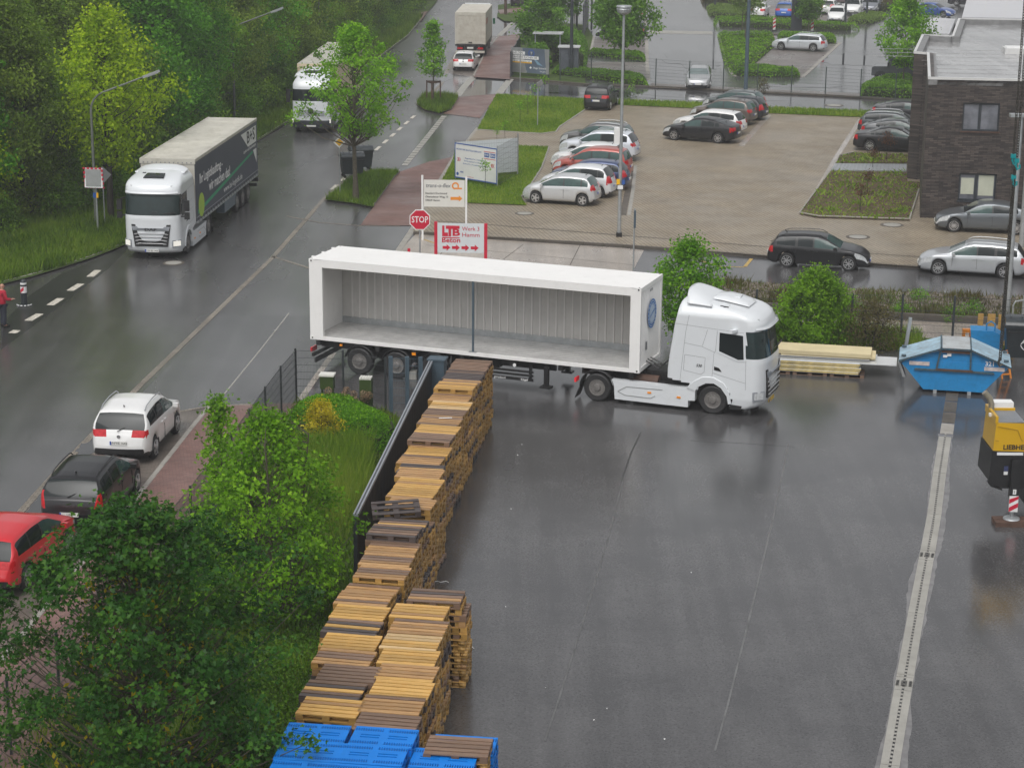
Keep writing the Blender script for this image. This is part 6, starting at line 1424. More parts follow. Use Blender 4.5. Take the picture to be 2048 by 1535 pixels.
for k in range(9): cbox('floor_seam', (.5, .2+k*.24, fl-.004), (Lc-.37, .208+k*.24, fl+.002), M['galv'])
cbox('rear_end_wall', (.10, .124, fl), (.16, Wc-.12, Hc-.2), M['white_cont'])
mb = MB(); prof = []; n = 14
for k in range(n*4+1):
    y = .12+(Wc-.24)*k/(n*4); prof.append((Lc-.04-(.03 if k % 4 in (1, 2) else 0), y))
mb.grid([[(x, y, .14) for x, y in prof], [(x, y, Hc-.14) for x, y in prof]]); fw_ = mb.build('front_end_wall', Wm, ct)
cbox('front_sill', (Lc-.12, .122, 0), (Lc-.002, Wc-.122, .14), Wm); cbox('front_header', (Lc-.12, .122, Hc-.14), (Lc-.002, Wc-.122, Hc-.005), Wm)
cbox('rear_sill', (.002, .122, 0), (.1, Wc-.122, .14), Wm); cbox('rear_header', (.002, .122, Hc-.2), (.1, Wc-.122, Hc-.005), Wm)
cbox('back_wall', (.12, Wc-.09, fl), (Lc-.12, Wc-.05, Hc-.2), M['grey_inner'])
cbox('inner_skirting', (.16, Wc-.135, fl), (Lc-.12, Wc-.092, fl+.22), M['galv'])
ribm = None
for k in range(38):
    if ribm is None: mb = MB(); mb.prism([(-.035, 0), (.035, 0), (.02, -.045), (-.02, -.045)], fl+.22, Hc-.2); ribm = mb.mesh('wall_rib', M['rib'])
    o = put('wall_rib', ribm, ct); o.location = (.55+k*.302, Wc-.09, 0)
    mb2 = None
cbox('ceiling_liner', (.12, .12, Hc-.075), (Lc-.12, Wc-.1, Hc-.04), M['grey_inner'])
cbox('prop', (6.16, .03, fl), (6.22, .09, Hc-.28), M['anth_light']); cbox('prop_foot', (6.05, .0, fl), (6.33, .12, fl+.02), M['galv'])
for x in (0, Lc):
    for y in (0, Wc):
        for z in (0, Hc):
            mb = MB(); sx = -1 if x == 0 else 1; sy = -1 if y == 0 else 1; zc_ = .06 if z == 0 else Hc-.06
            mb.box((x-sx*.085, y-sy*.078, zc_), (.178, .165, .125)); c_ = mb.build('corner_casting', Wm, ct)
            mb = MB(); mb.lathe([(.032, 0), (.032, .004)], (x-sx*.085, y+sy*.0055 if sy < 0 else y+.004, zc_), axis='Y', n=12); mb.build('casting_hole', M['black'], c_)
            if z == Hc: mb = MB(); mb.lathe([(.03, 0), (.03, .006)], (x-sx*.085, y-sy*.078, Hc+.003), n=12); mb.build('casting_hole', M['black'], c_)
for y in (.4, 1.2, 2.0):
    mb = MB(); mb.box((-.03, y, Hc-.02), (.1, .08, .08)); mb.build('lifting_lug', Wm, ct)
blueR = M['blue_ring'] = pm('blue_seal_print', (.03, .17, .50), .4, var=.15, scale=8)
yc, zc = 1.28, 1.78; mb = MB(); n = 36
for r0, r1 in ((.50, .36), (.33, .315)): mb.grid([[(Lc+.012, yc+r_*.98*math.cos(2*math.pi*k/n), zc+r_*math.sin(2*math.pi*k/n)) for k in range(n+1)] for r_ in (r0, r1)])
sl_ = mb.build('seal_print', blueR, ct)
mb = MB(); mb.lathe([(.35, .008), (.35, .011)], (Lc, yc, zc), axis='X', n=36); mb.build('seal_print_ground', pm('pale_blue_print2', (.5, .6, .75), .4), ct)
put_text('lettering', 'CONTAINER', sl_, blueR, (Lc+.014, yc, zc), ((0, .94, .34), (0, -.34, .94)), .12, width=.56)
for k in range(20):
    a = 2*math.pi*k/20; mb = MB(); mb.box((Lc+.0145, yc+.43*math.cos(a), zc+.43*math.sin(a)), (.003, .03, .07), rx=a-math.pi/2+math.pi/2); mb.build('ring_mark', M['white'], sl_)
mb = MB(); mb.box((Lc-.0, .75, .78), (.02, .12, .28)); mb.build('vent', M['ink_grey'], ct)
for k in range(3): mb = MB(); mb.box((Lc+.0, 1.05+.12*k, 2.62), (.012, .03, .09)); mb.build('size_mark', M['ink_grey'], ct)
# chassis trailer
tl = thing('container_trailer', 'black three axle trailer chassis carrying the open white container', 'trailer', O0 + V_*1.2, YW)
mb = MB()
for sd in (1, -1): mb.bbox((.1, sd*.42, .72), (9.0, sd*.54, 1.08)); mb.bbox((8.8, sd*.42, .95), (12.1, sd*.54, 1.09))
for x in (.3, 2.6, 4.0, 5.8, 7.6, 9.4, 11.9): mb.box((x, 0, 1.02), (.16, 2.38, .18))
mb.build('main_frame', M['chassis'], tl)
for k in range(3):
    x = 1.9+1.42*k
    mb = MB(); mb.lathe([(.09, -.9), (.09, .9)], (x, 0, .49), axis='Y', n=10); mb.build('axle', M['chassis'], tl)
    for sd in (1, -1):
        truck_wheel(tl, x, sd*1.05, .49, sd, name='wheel')
        arc = [(x+.58*math.cos(a), .50+.58*math.sin(a)) for a in [math.radians(d_) for d_ in range(10, 171, 16)]]
        mb = MB(); mb.grid([[(q, sd*.85, z) for q, z in arc], [(q, sd*1.21, z) for q, z in arc]]); o = mb.build('mudguard', M['chassis'], tl, smooth=50); o.modifiers.new('thick', 'SOLIDIFY').thickness = .02
mb = MB(); mb.bbox((.05, -1.2, .50), (.12, 1.2, .62)); mb.bbox((.15, -1.22, .3), (.22, 1.22, .46)); mb.build('rear_bumper', M['chassis'], tl)
for sd in (1, -1):
    mb = MB(); mb.box((.02, sd*.98, .74), (.06, .42, .16)); mb.build('tail_lamp', M['lamp_red'], tl)
    mb = MB(); mb.box((1.2, sd*1.2, 1.02), (.09, .05, .06)); mb.box((4.0, sd*1.19, .98), (.14, .07, .09)); mb.build('marker_lamp', M['lamp_amber'], tl)
    mb = MB()
    for z in (.48, .63, .76): mb.bar((5.1, sd*1.16, z), (8.42, sd*1.16, z), .03, .07 if z > .5 else .10)
    mb.bar((5.3, sd*1.14, .45), (5.3, sd*.9, 1.0), .06, .06); mb.bar((8.3, sd*1.14, .45), (8.3, sd*1.1, 1.0), .1, .06); mb.build('side_guard', M['chassis'], tl)
    mb = MB(); mb.bbox((8.8, sd*1.1-.08, .30), (8.95, sd*1.1+.08, 1.0)); mb.bbox((8.68, sd*1.1-.15, .25), (9.06, sd*1.1+.15, .31)); mb.build('landing_leg', M['chassis'], tl)
    mb = MB(); mb.lathe([(.06, 0), (.06, .03)], (7.75, sd*1.205 if sd > 0 else -1.235, .97), axis='Y', n=12); mb.build('reflector', M['white'], tl)
put_text('lettering', 'Kögel', tl, M['white'], (8.1, -1.186, .48), 'Y-', .11, bold=.02); put_text('lettering', 'gtrucks.nl', tl, M['white'], (7.2, -1.186, .48), 'Y-', .11, bold=.01)
mb = MB(); mb.box((6.3, 0, .75), (1.2, .9, .3)); mb.build('tool_box', M['chassis'], tl)

# ---------------------------------------------------------------- curtain-sided lorry coming down the street
def curtain_trailer(t, Lt, mt_curtain, mt_roof, mt_front, H=4.0, box=False, z0=1.12):
    """origin on the ground under the front end, body reaching back along -x"""
    mb = MB(); mb.bbox((-Lt, -1.27, z0), (-.02, -1.24, H-.12)); mb.build('side_curtain', mt_curtain, t)
    mb = MB(); mb.bbox((-Lt, 1.24, z0), (-.02, 1.27, H-.12)); mb.build('side_curtain', mt_curtain, t)
    mb = MB(); mb.bbox((-.06, -1.24, z0), (0, 1.24, H-.02)); mb.build('front_wall', mt_front, t); mb = MB(); mb.bbox((-Lt, -1.24, z0), (-Lt+.06, 1.24, H-.02)); mb.build('rear_door', mt_front, t)
    mb = MB(); n = 22
    rows_ = []
    for i in range(n*2+1):
        x = -.02-(Lt-.04)*i/(n*2); sag = 0 if (box or i % 2 == 0) else -.07
        rows_.append([(x, y, H+(sag if abs(y) < 1.1 else 0)-(.02 if abs(y) > 1.2 else 0)) for y in (-1.26, -1.15, -.6, 0, .6, 1.15, 1.26)])
    mb.grid(rows_); o = mb.build('roof', mt_roof, t)
    for sd in (1, -1):
        mb = MB(); mb.bbox((-Lt-.01, sd*1.2, H-.13), (0, sd*1.285, H+.01)); mb.build('roof_rail', mt_front if not box else mt_roof, t)
        mb = MB(); mb.bbox((-Lt, sd*1.22, z0-.1), (0, sd*1.28, z0+.02)); mb.build('side_rail', M['galv'] if not box else M['chassis'], t)
    mb = MB(); mb.bbox((-.08, -1.28, H-.22), (.03, 1.28, H+.015)); hd = mb.build('roof_header', mt_front, t)
    for k in range(12): mb = MB(); mb.box((.035, -1.1+.2*k, H-.16), (.02, .05, .05)); mb.build('eyelet', M['ink_grey'], hd)
    mb = MB()
    for sd in (1, -1): mb.bbox((-Lt, sd*.42, .72), (-1.2, sd*.54, z0-.1))
    for x in (-Lt+.3, -4, -7, -10): mb.box((x, 0, z0-.14), (.14, 2.4, .1))
    mb.build('main_frame', M['chassis'], t)
# pose from the two upper rear corners and the front upper right one
Rr_, Fr_ = G(494, 245, 4.0), G(389, 319, 4.0); d = Fr_-Rr_; d.z = 0; d.normalize(); yL = math.atan2(d.y, d.x)-.012; d = Vector((math.cos(yL), math.sin(yL), 0)); nL = Vector((-d.y, d.x, 0))
frontc = Vector((Fr_.x, Fr_.y, 0)) - nL*1.26
Lt = 13.6
ctl = thing('curtain_trailer', 'navy curtain sided trailer with white and green lettering on the street', 'trailer', frontc, yL)
curtain_trailer(ctl, Lt, M['curtain'], M['cream_roof'], M['cream_roof'])
ys = 1.275
put_text('lettering', 'Ihr Logistikauftrag -', ctl, M['white'], (-.75, ys, 2.95), 'Y+', .62, align='LEFT', bold=.02, width=4.7); put_text('lettering', 'wir machen das!', ctl, M['white'], (-2.6, ys, 2.32), 'Y+', .66, align='LEFT', bold=.02, width=4.5)
put_text('lettering', 'www.bs-logistik.de', ctl, M['white'], (-5.6, ys, 1.62), 'Y+', .42, align='LEFT', width=4.2); put_text('lettering', 'Logistik- und Dienstleistungen', ctl, M['white'], (-10.2, ys, 2.72), 'Y+', .22, align='LEFT', width=3.0)
mb = MB(); mb.prism([(-.3, 1.62), (-12.4, 2.5), (-12.4, 2.38), (-.3, 1.44)], ys-.002, ys+.004, 'XZ'); mb.build('green_stripe', M['green_print'], ctl)
mb = MB(); mb.lathe([(.55, ys-.001), (.55, ys+.008)], (-1.0, 0, 1.75), axis='Y', n=30); mb.build('lime_disc', M['lime_print'], ctl)
mb = MB(); mb.prism([(-9.7, 3.68), (-13.3, 3.68), (-13.3, 2.85), (-11.3, 2.85)], ys-.002, ys+.004, 'XZ'); wp = mb.build('white_panel', M['white'], ctl); put_text('lettering', 'B+S', wp, M['ink'], (-12.0, ys+.008, 3.3), 'Y+', .85, bold=.02, width=1.9)
mb = MB(); mb.prism([(-12.5, 2.5), (-13.3, 2.5), (-13.3, 1.75)], ys-.002, ys+.004, 'XZ'); mb.build('white_panel', M['white'], ctl)
for k in range(26): mb = MB(); mb.bar((-.3-k*.52, ys, 1.25), (-.52-k*.52, ys, 1.05), .02, .05); mb.build('strap', M['chassis'], ctl)
mb = MB(); mb.bbox((-Lt, ys-.003, 1.30), (0, ys+.003, 1.33)); mb.build('trim_line', M['rail_grey'], ctl)
for k in range(3):
    for sd in (1, -1): truck_wheel(ctl, -Lt+2.3+1.31*k, sd*1.08, .49, sd)
mb = MB(); mb.bbox((-8.6, .8, .45), (-5.9, 1.22, 1.0)); mb.build('pallet_box', M['anth_light'], ctl); mb = MB(); mb.bbox((-Lt-.05, -1.2, .45), (-Lt+.08, 1.2, .6)); mb.box((-Lt-.02, 1.1, .8), (.1, .35, .2)); mb.build('rear_bumper', M['chassis'], ctl)
tr2 = thing('tractor_unit', 'white high roof tractor with lit headlamps pulling the navy curtain trailer', 'lorry', frontc - d*1.35*1.0, yL); 
# the tractor's back reaches under the trailer: drive axle 1.4 m behind the trailer front
tractor(tr2, lit=True, glassroof=True, plate_text='UN BS 1900')
tr2.location = frontc - d*2.45 - nL*.0

# ---------------------------------------------------------------- second lorry, half hidden by the street tree
Ra, Rb, Fa = G(656, 84, 4.0), G(726, 83, 4.0), G(594.5, 128, 4.0); d = Fa-Ra; d.z = 0; L2 = min(d.length, 13.6); d.normalize(); y2 = math.atan2(d.y, d.x); n2 = Vector((-d.y, d.x, 0)); fc2 = Vector((Fa.x, Fa.y, 0)) + n2*1.27
bt = thing('box_trailer', 'cream box trailer half hidden by the green street tree', 'trailer', fc2, y2); curtain_trailer(bt, L2, M['cream_box'], M['cream_roof'], M['cream_box'], box=True)
for k in range(3):
    for sd in (1, -1): truck_wheel(bt, -L2+2.3+1.31*k, sd*1.08, .49, sd)
def second_tractor(t):
    HW = 1.2; prof = [(.35, 2.9, 5.35), (.6, 2.9, 5.46), (1.2, 2.9, 5.50), (2.0, 2.95, 5.46), (2.9, 3.0, 5.30), (3.1, 3.05, 5.2), (3.3, 3.1, 5.05), (3.45, 3.15, 4.8), (3.55, 3.2, 4.5)]
    lv = []
    for i in range(54):
        z = .35+.06*i
        if z > 3.55: break
        lv.append((z, interp(z, [(a, b_) for a, b_, c in prof]), interp(z, [(a, c) for a, b_, c in prof]), HW-(.3*((z-3.0)/.55)**1.5 if z > 3.0 else 0)))
    def cls(c, k, NB):
        x, y, z = c
        if z < .95 and (x-4.0)**2+(z-.5)**2 < .6**2: return None
        if x > 4.85 and 2.0 < z < 2.72: return 'windscreen'
        if z < .85: return 'lower_panel'
        return 'body'
    loft_cab(t, lv, cls, dict(body=M['white_paint'], windscreen=M['glass'], lower_panel=M['anthracite']), A=.5, n=3.4)
    for sd in (1, -1):
        mb = MB(); mb.prism([(4.0, 2.75), (4.8, 2.72), (4.85, 1.95), (4.0, 2.1)], sd*(HW+.001), sd*(HW+.01), 'XZ'); mb.build('side_window', M['glass'], t)
        mb = MB(); mb.M = Matrix.Translation((5.18, sd*1.05, .78)) @ Matrix.Rotation(sd*math.radians(-30), 4, 'Z'); mb.box((0, 0, 0), (.06, .36, .24)); mb.build('headlamp', M['lamp_lit'], t)
        mb = MB(); mb.box((5.0, sd*1.48, 2.3), (.14, .24, .8)); mb.bar((5, sd*1.2, 2.6), (5, sd*1.48, 2.6), .05, .05); mb.build('mirror', M['black'], t)
        truck_wheel(t, 4.0, sd*1.05, .49, sd); truck_wheel(t, .3, sd*.92, .49, sd, dual=True)
        mb = MB(); mb.bbox((.95, sd*.95, .3), (3.1, sd*1.2, .9)); mb.build('side_skirt', M['white_paint'], t)
    for z in (1.18, 1.30, 1.42): mb = MB(); mb.box((5.49, 0, z), (.06, 1.7, .05)); mb.build('grille_blade', M['rail_grey'], t)
    mb = MB(); mb.grid([[(5.545, r_*math.cos(2*math.pi*k/24), 1.42+r_*math.sin(2*math.pi*k/24)) for k in range(25)] for r_ in (.17, .2)])
    mb.lathe([(.165, 5.525), (.165, 5.535)], (0, 0, 1.42), axis='X', n=24, mi=1)
    for k in range(3): a = math.pi/2+2*math.pi*k/3; mb.bar((5.55, 0, 1.42), (5.55, .18*math.cos(a), 1.42+.18*math.sin(a)), .03, .01)
    mb.build('star_emblem', [M['chrome'], M['black']], t)
    mb = MB(); mb.box((5.4, 0, .5), (.06, .6, .13)); mb.build('licence_plate', M['plate'], t)
    rows_ = [[(2.5+1.9*s_, y, 3.05+.85*(1-s_)**.6*(1-(abs(y)/1.2)**6*.6)+.45*s_*.9) for y in (-1.15, -1.05, -.6, 0, .6, 1.05, 1.15)] for s_ in (0, .25, .5, .75, 1)]
    mb = MB(); mb.grid(rows_); o = mb.build('roof_deflector', M['white_paint'], t, smooth=60); o.modifiers.new('thick', 'SOLIDIFY').thickness = .04
    mb = MB(); mb.box((3.95, 0, 3.62), (.3, 1.1, .2), ry=.4); mb.build('roof_opening', M['black'], t)
    mb = MB(); mb.bbox((-.8, -.46, .72), (4.6, .46, 1.0)); mb.build('chassis', M['chassis'], t)
t2 = thing('tractor_unit', 'white tractor with round star emblem behind the street tree', 'lorry', fc2 - d*2.5, y2); second_tractor(t2)
# ---------------------------------------------------------------- grubby box lorry seen from behind
ra, rb, fb = G(910, 25.4, 3.75), G(971.5, 25.4, 3.75), G(988, 1, 3.75); w = (rb-ra); yb_ = math.atan2(w.y, w.x)+math.pi/2; d = G(1003, 62)-G(974, 108); yb_ = math.atan2(d.y, d.x); d = Vector((math.cos(yb_), math.sin(yb_), 0)); c = (ra+rb)/2; c.z = 0
bl = thing('box_lorry', 'grubby white box lorry seen from behind with pale roller door', 'lorry', c, yb_)
mb = MB(); mb.bbox((0, -1.27, 1.15), (8.2, 1.27, 3.75)); mb.build('box_body', M['box_dirty'], bl)
mb = MB()
mb.bbox((-.05, -1.27, 3.5), (.0, 1.27, 3.76)); mb.bbox((-.05, -1.27, 1.15), (0, -1.13, 3.5)); mb.bbox((-.05, 1.13, 1.15), (0, 1.27, 3.5)); mb.build('door_frame', M['box_dirty'], bl)
for k in range(9): mb = MB(); mb.bbox((-.03, -1.12, 1.2+k*.255), (-.005, 1.12, 1.2+k*.255+.245)); mb.build('door_panel', M['box_dirty'], bl)
mb = MB(); mb.box((-.05, 0, 1.3), (.05, .3, .08)); mb.build('door_handle', M['chassis'], bl); mb = MB(); mb.bbox((-.08, -1.25, 1.0), (8.2, 1.25, 1.14)); mb.bbox((0, -.5, .7), (9.4, .5, 1.0)); mb.build('chassis', M['chassis'], bl)
mb = MB(); mb.bbox((-.2, -1.2, .45), (-.05, 1.2, .62)); mb.build('rear_bumper', M['box_dirty'], bl); mb = MB(); mb.box((-.06, 0, .85), (.03, .52, .14)); mb.build('licence_plate', M['plate'], bl)
for sd in (1, -1):
    mb = MB(); mb.box((-.1, sd*.85, .82), (.08, .45, .16)); mb.build('tail_lamp', M['lamp_red'], bl)
    truck_wheel(bl, 1.9, sd*.95, .48, sd, dual=True); truck_wheel(bl, 7.0, sd*1.0, .48, sd)
    mb = MB(); mb.bbox((3.0, sd*1.1, .4), (6.0, sd*1.22, .95)); mb.build('side_guard', M['chassis'], bl)
mb = MB(); mb.prism([(8.3, .5), (10.2, .5), (10.2, 1.7), (9.9, 2.8), (8.3, 2.9)], -1.15, 1.15, 'XZ'); mb.build('cab', paint((.02, .16, .08)), bl); mb = MB(); mb.box((9.6, -1.35, 2.2), (.12, .2, .5)); mb.box((9.6, 1.35, 2.2), (.12, .2, .5)); mb.build('mirror', paint((.02, .16, .08)), bl)
mb = MB(); mb.prism([(8.2, 2.95), (9.8, 2.95), (8.25, 3.85)], -1.1, 1.1, 'XZ'); mb.build('roof_deflector', M['white_paint'], bl)
put_text('lettering', 'FRISCHE', bl, M['sign_red'], (1.6, -1.275, 3.0), 'Y-', .55, align='LEFT', width=2.2) if False else None
mb = MB(); mb.prism([(.5, 2.7), (2.6, 2.7), (2.6, 3.2), (.5, 3.2)], -1.276, -1.27, 'XZ'); mb.build('faded_red_print', pm('faded_red', (.45, .2, .15), .5, var=.5, scale=3), bl)
# ================================================================ PALLETS
ORD = ['first', 'second', 'third', 'fourth', 'fifth', 'sixth', 'seventh', 'eighth', 'ninth', 'tenth', 'eleventh', 'twelfth', 'thirteenth', 'fourteenth', 'fifteenth', 'sixteenth', 'seventeenth', 'eighteenth', 'nineteenth', 'twentieth']
TENS = ('twent', 'thirt', 'fort', 'fift', 'sixt')
def ordn(i):
    if i < 20: return ORD[i]
    t, u = divmod(i+1, 10); return TENS[t-2]+('ieth' if u == 0 else 'y-'+ORD[u-1])
M['w_fresh'] = wood('fresh_wood', (.55, .315, .085), (.72, .46, .155), (.34, .18, .045))
M['w_tan'] = wood('tan_wood', (.41, .23, .095), (.56, .345, .15), (.22, .12, .05))
M['w_brown'] = wood('brown_wood', (.20, .125, .085), (.30, .195, .13), (.10, .06, .042))
M['w_grey'] = wood('grey_wood', (.075, .058, .055), (.125, .10, .09), (.035, .028, .026))
M['w_pale'] = wood('pale_wood', (.60, .41, .20), (.74, .55, .30), (.42, .26, .11))
M['w_side'] = wood('pallet_side_wood', (.37, .21, .055), (.58, .36, .11), (.10, .055, .022))
TONES = {'f': 'w_fresh', 't': 'w_tan', 'b': 'w_brown', 'g': 'w_grey', 'p': 'w_pale'}
WORD = {'f': 'yellow', 't': 'tan', 'b': 'brown', 'g': 'weathered grey', 'p': 'pale new'}
PW, PD, PH = 1.2, 0.8, 0.144
def pallet_base(mb):
    for y in (-.35, 0, .35): mb.box((0, y, .011), (1.2, .10 if y else .145, .022))
    for y in (-.35, 0, .35):
        for x in (-.53, 0, .53): mb.box((x, y, .061), (.145, .1 if y else .145, .078))
    for x in (-.53, 0, .53): mb.box((x, 0, .111), (.145, .8, .022))
BASEM = {}; BOARDM = {}; WHOLE = {}
YB = [(-.335, .128), (-.168, .112), (0, .128), (.168, .112), (.335, .128)]
def board(w, tone):
    k = (w, tone)
    if k not in BOARDM: mb = MB(); mb.box((0, 0, 0), (1.2, w, .022)); BOARDM[k] = mb.mesh('deck_board', M[TONES[tone]])
    return BOARDM[k]
def basem(tone):
    if tone not in BASEM: mb = MB(); pallet_base(mb); BASEM[tone] = mb.mesh('pallet_base', M['w_side'] if tone in 'fpt' else M[TONES[tone]])
    return BASEM[tone]
def whole(tone):
    if tone not in WHOLE:
        mb = MB(); pallet_base(mb)
        for y, w in YB: mb.box((0, y, .133), (1.2, w, .022))
        WHOLE[tone] = mb.mesh('wooden_pallet', M['w_side'] if tone == 's' else M[TONES[tone]])
    return WHOLE[tone]
prnd = random.Random(11); N_IND = [0]; REST = []
def top_pallet(loc, yaw, tone, label, mixed=None, group='pallets on top of the stacks', skip=()):
    t = thing('wooden_pallet', label, 'pallet', loc, yaw, group)
    b_ = put('pallet_base', basem(tone), t); b_['kind'] = 'stuff'
    for i, (y, w) in enumerate(YB):
        if i in skip: continue
        tn = tone
        if mixed and i in mixed: tn = mixed[i]
        elif prnd.random() < .27: tn = {'f': 't', 't': 'b', 'b': 'g', 'g': 'b', 'p': 'f'}[tone]
        o = put('deck_board', board(w, tn), t); o.location = (prnd.uniform(-.006, .006), y, .133); o.rotation_euler = (0, 0, prnd.uniform(-.006, .006))
    N_IND[0] += 1; return t
def stack(far_left, n, yaw, tone, row, idx, depth, mixed=None, jit=.03):
    """far_left: world point of the far left corner of the top pallet; n pallets high"""
    c, s_ = math.cos(yaw), math.sin(yaw); cx = far_left.x + c*PW/2 + s_*PD/2; cy = far_left.y + s_*PW/2 - c*PD/2
    top_pallet((cx, cy, (n-1)*PH), yaw, tone, f'{WORD[tone]} pallet topping the {ordn(idx)} stack of the {row}, counted from the lorry', mixed)
    for k in range(1, n):
        z = (n-1-k)*PH; x, y = cx+prnd.uniform(-jit, jit), cy+prnd.uniform(-jit*.6, jit*.6); ya = yaw+prnd.uniform(-.025, .025); tn = prnd.choice('sssstfbsg')
        if k < depth and N_IND[0] < 298:
            o = put('wooden_pallet', whole(tn)); o.location = (x, y, z); o.rotation_euler = (0, 0, ya); N_IND[0] += 1
            tag(o, f'wooden pallet, {ordn(k)} below the top, {ordn(idx)} stack of the {row} from the lorry', 'pallet', 'pallets inside the stacks')
        else: REST.append((x, y, z, ya, tn))
HT = 15; ZT = HT*PH+.01
la = [(912.3, 716.4), (894, 745), (876.5, 768.8), (864, 801), (852.5, 818), (841, 852), (823, 868), (815, 887), (806, 905), (808, 922), (800.8, 940), (795.5, 960.8), (789.4, 981), (777, 1006), (767.4, 1029.3), (751.5, 1056.6), (742.8, 1075), (734, 1094.4), (722, 1121), (703.2, 1145.4), (690, 1171), (685.5, 1196.4), (668, 1224), (657.9, 1255.3), (647.8, 1284), (648, 1316.8), (632.8, 1344.4), (612.7, 1377), (597.7, 1413.4), (590, 1425)]
LA = [G(x, y, ZT) for x, y in la]; tot = sum((b_-a).length for a, b_ in zip(LA[:-1], LA[1:])); nA = int(tot/.815); seqA = 'bbgtftpttfbftgtfftgggtttttfgftbgfftggtf'
for i in range(nA):
    p, dd = along(LA, i*tot/nA); far = 1-i/nA; yaw = -.165-.03*far+prnd.uniform(-.03, .03); n = HT + (prnd.choice((0, 0, 0, 0, -1, 1)) if 1 < i < nA-2 else 0)
    gap = abs(p.y-G(777, 1006, ZT).y) < .42
    if gap: n = 13; 
    p = p + Vector((prnd.uniform(-.07, .06), 0, 0))
    if gap:
        stack(p, n, yaw, 'g', 'left row', i, 7); q = G(792, 1018, 2.2); t = top_pallet((q.x, q.y, 2.13), .10, 'g', 'open weathered pallet with three slats lying askew and tilted over the gap', skip=(1, 3)); t.rotation_euler = (.10, -.04, .12)
    else: stack(p, n, yaw, seqA[i % len(seqA)], 'left row', i, 8 if i > nA-12 else 6, mixed={2: 'f'} if seqA[i % len(seqA)] == 'g' and i % 2 else None)
lb = [(793.3, 1204), (790.8, 1234), (774.5, 1264), (768.2, 1293), (764.5, 1323), (753.2, 1355.7), (733, 1385.8), (723, 1421)]; seqB = 'ftpttfftb'[:8]
for i, (x, y) in enumerate(lb): stack(G(x, y, ZT), HT, -.15+prnd.uniform(-.02, .02), 'ftpffftb'[i], 'right row', i, 8)
stack(G(826, 1173.8, ZT-.14), 14, -.13, 'b', 'outer row', 0, 8, mixed={1: 't', 3: 'g'})
stack(G(838, 1200, ZT-.45), 12, -.13, 'b', 'outer row', 1, 7)
stack(G(859.8, 1467.3, ZT), HT, -.12, 'b', 'outer row', 2, 8)
if REST:
    V = []; Fc = []
    for tn in 'sgbtf':
        sel = [r for r in REST if r[4] == tn]
        if not sel: continue
        me = whole(tn); n = len(me.vertices); co = np.empty(n*3, np.float32); me.vertices.foreach_get('co', co); co = co.reshape(-1, 3); f = np.array([p.vertices[:] for p in me.polygons]); V = []; Fc = []
        for j, (x, y, z, a, _) in enumerate(sel):
            c, s_ = math.cos(a), math.sin(a); V.append(np.stack([co[:, 0]*c-co[:, 1]*s_+x, co[:, 0]*s_+co[:, 1]*c+y, co[:, 2]+z], 1)); Fc.append(f+j*n)
        o = put('stacked_pallets', np_mesh('stacked_pallets', np.vstack(V), np.vstack(Fc), M['w_side'] if tn == 's' else M[TONES[tn]])); tag(o, kind='stuff')
# blue plastic pallets
M['blue_plastic'] = pm('blue_plastic', (.002, .19, .66), .4, var=.08, scale=3, spec=.2); M['blue_slot_shade'] = pm('blue_plastic_slot_shade', (.002, .045, .20), .5, var=.1)  # shade inside the slots put into a darker blue for the plate below
mb = MB(); H_ = .15
bands = [(-.33, -.21), (-.07, .07), (.21, .33)]; ys_ = [-.4]+[v for b_ in bands for v in b_]+[.4]
for a, b_ in zip(ys_[0::2], ys_[1::2]): mb.bbox((-.6, a, H_-.03), (.6, b_, H_))
for bi, (a, b_) in enumerate(bands):
    if bi != 1:
        for k in range(27):
            if k in (13,): continue
            x = -.6+1.2*k/26; mb.bbox((max(-.6, x-.013), a, H_-.03), (min(.6, x+.013), b_, H_))
        mb.bbox((-.06, a, H_-.03), (.06, b_, H_))
    else:
        for x0_, x1_ in ((-.6, -.45), (-.08, .08), (.45, .6)): mb.bbox((x0_, a, H_-.03), (x1_, b_, H_))
        mb.bbox((-.45, -.025, H_-.03), (-.08, .025, H_)); mb.bbox((.08, -.025, H_-.03), (.45, .025, H_))
deckm = mb.mesh('deck', M['blue_plastic'])
mb = MB(); mb.bbox((-.595, -.395, H_-.05), (.595, .395, H_-.035)); recm = mb.mesh('slot_shade_plate', M['blue_slot_shade'])
mb = MB()
for y in (-.34, 0, .34): 
    mb.bbox((-.6, y-.06, 0), (.6, y+.06, .02))
    for x in (-.53, 0, .53): mb.bbox((x-.07, y-.06, .02), (x+.07, y+.06, .10))
basem_b = mb.mesh('pallet_base', M['blue_plastic'])
def blue_pallet(x, y, z, yaw, label, group='blue plastic pallets'):
    t = thing('plastic_pallet', label, 'pallet', (x, y, z), yaw, group); o = put('deck', deckm, t); o['kind'] = 'stuff'; put('slot_shade_plate', recm, t); o = put('pallet_base', basem_b, t); o['kind'] = 'stuff'; return t
bl_ = [((579, 1441), 15, 'left of the back pair'), ((565, 1476), 15, 'middle one of the left file'), ((547.5, 1515), 15, 'lowest of the left file'), ((713, 1448.5), 15, 'right of the back pair'), ((690.5, 1483.6), 15, 'second in the right file'), ((676.7, 1523.7), 15, 'lowest of the right file'), ((831, 1491), 14, 'nearest to the brown wooden stack'), ((872, 1465), 13, 'half hidden behind the brown wooden stack'), ((815, 1531), 14, 'at the bottom edge right of the others')]
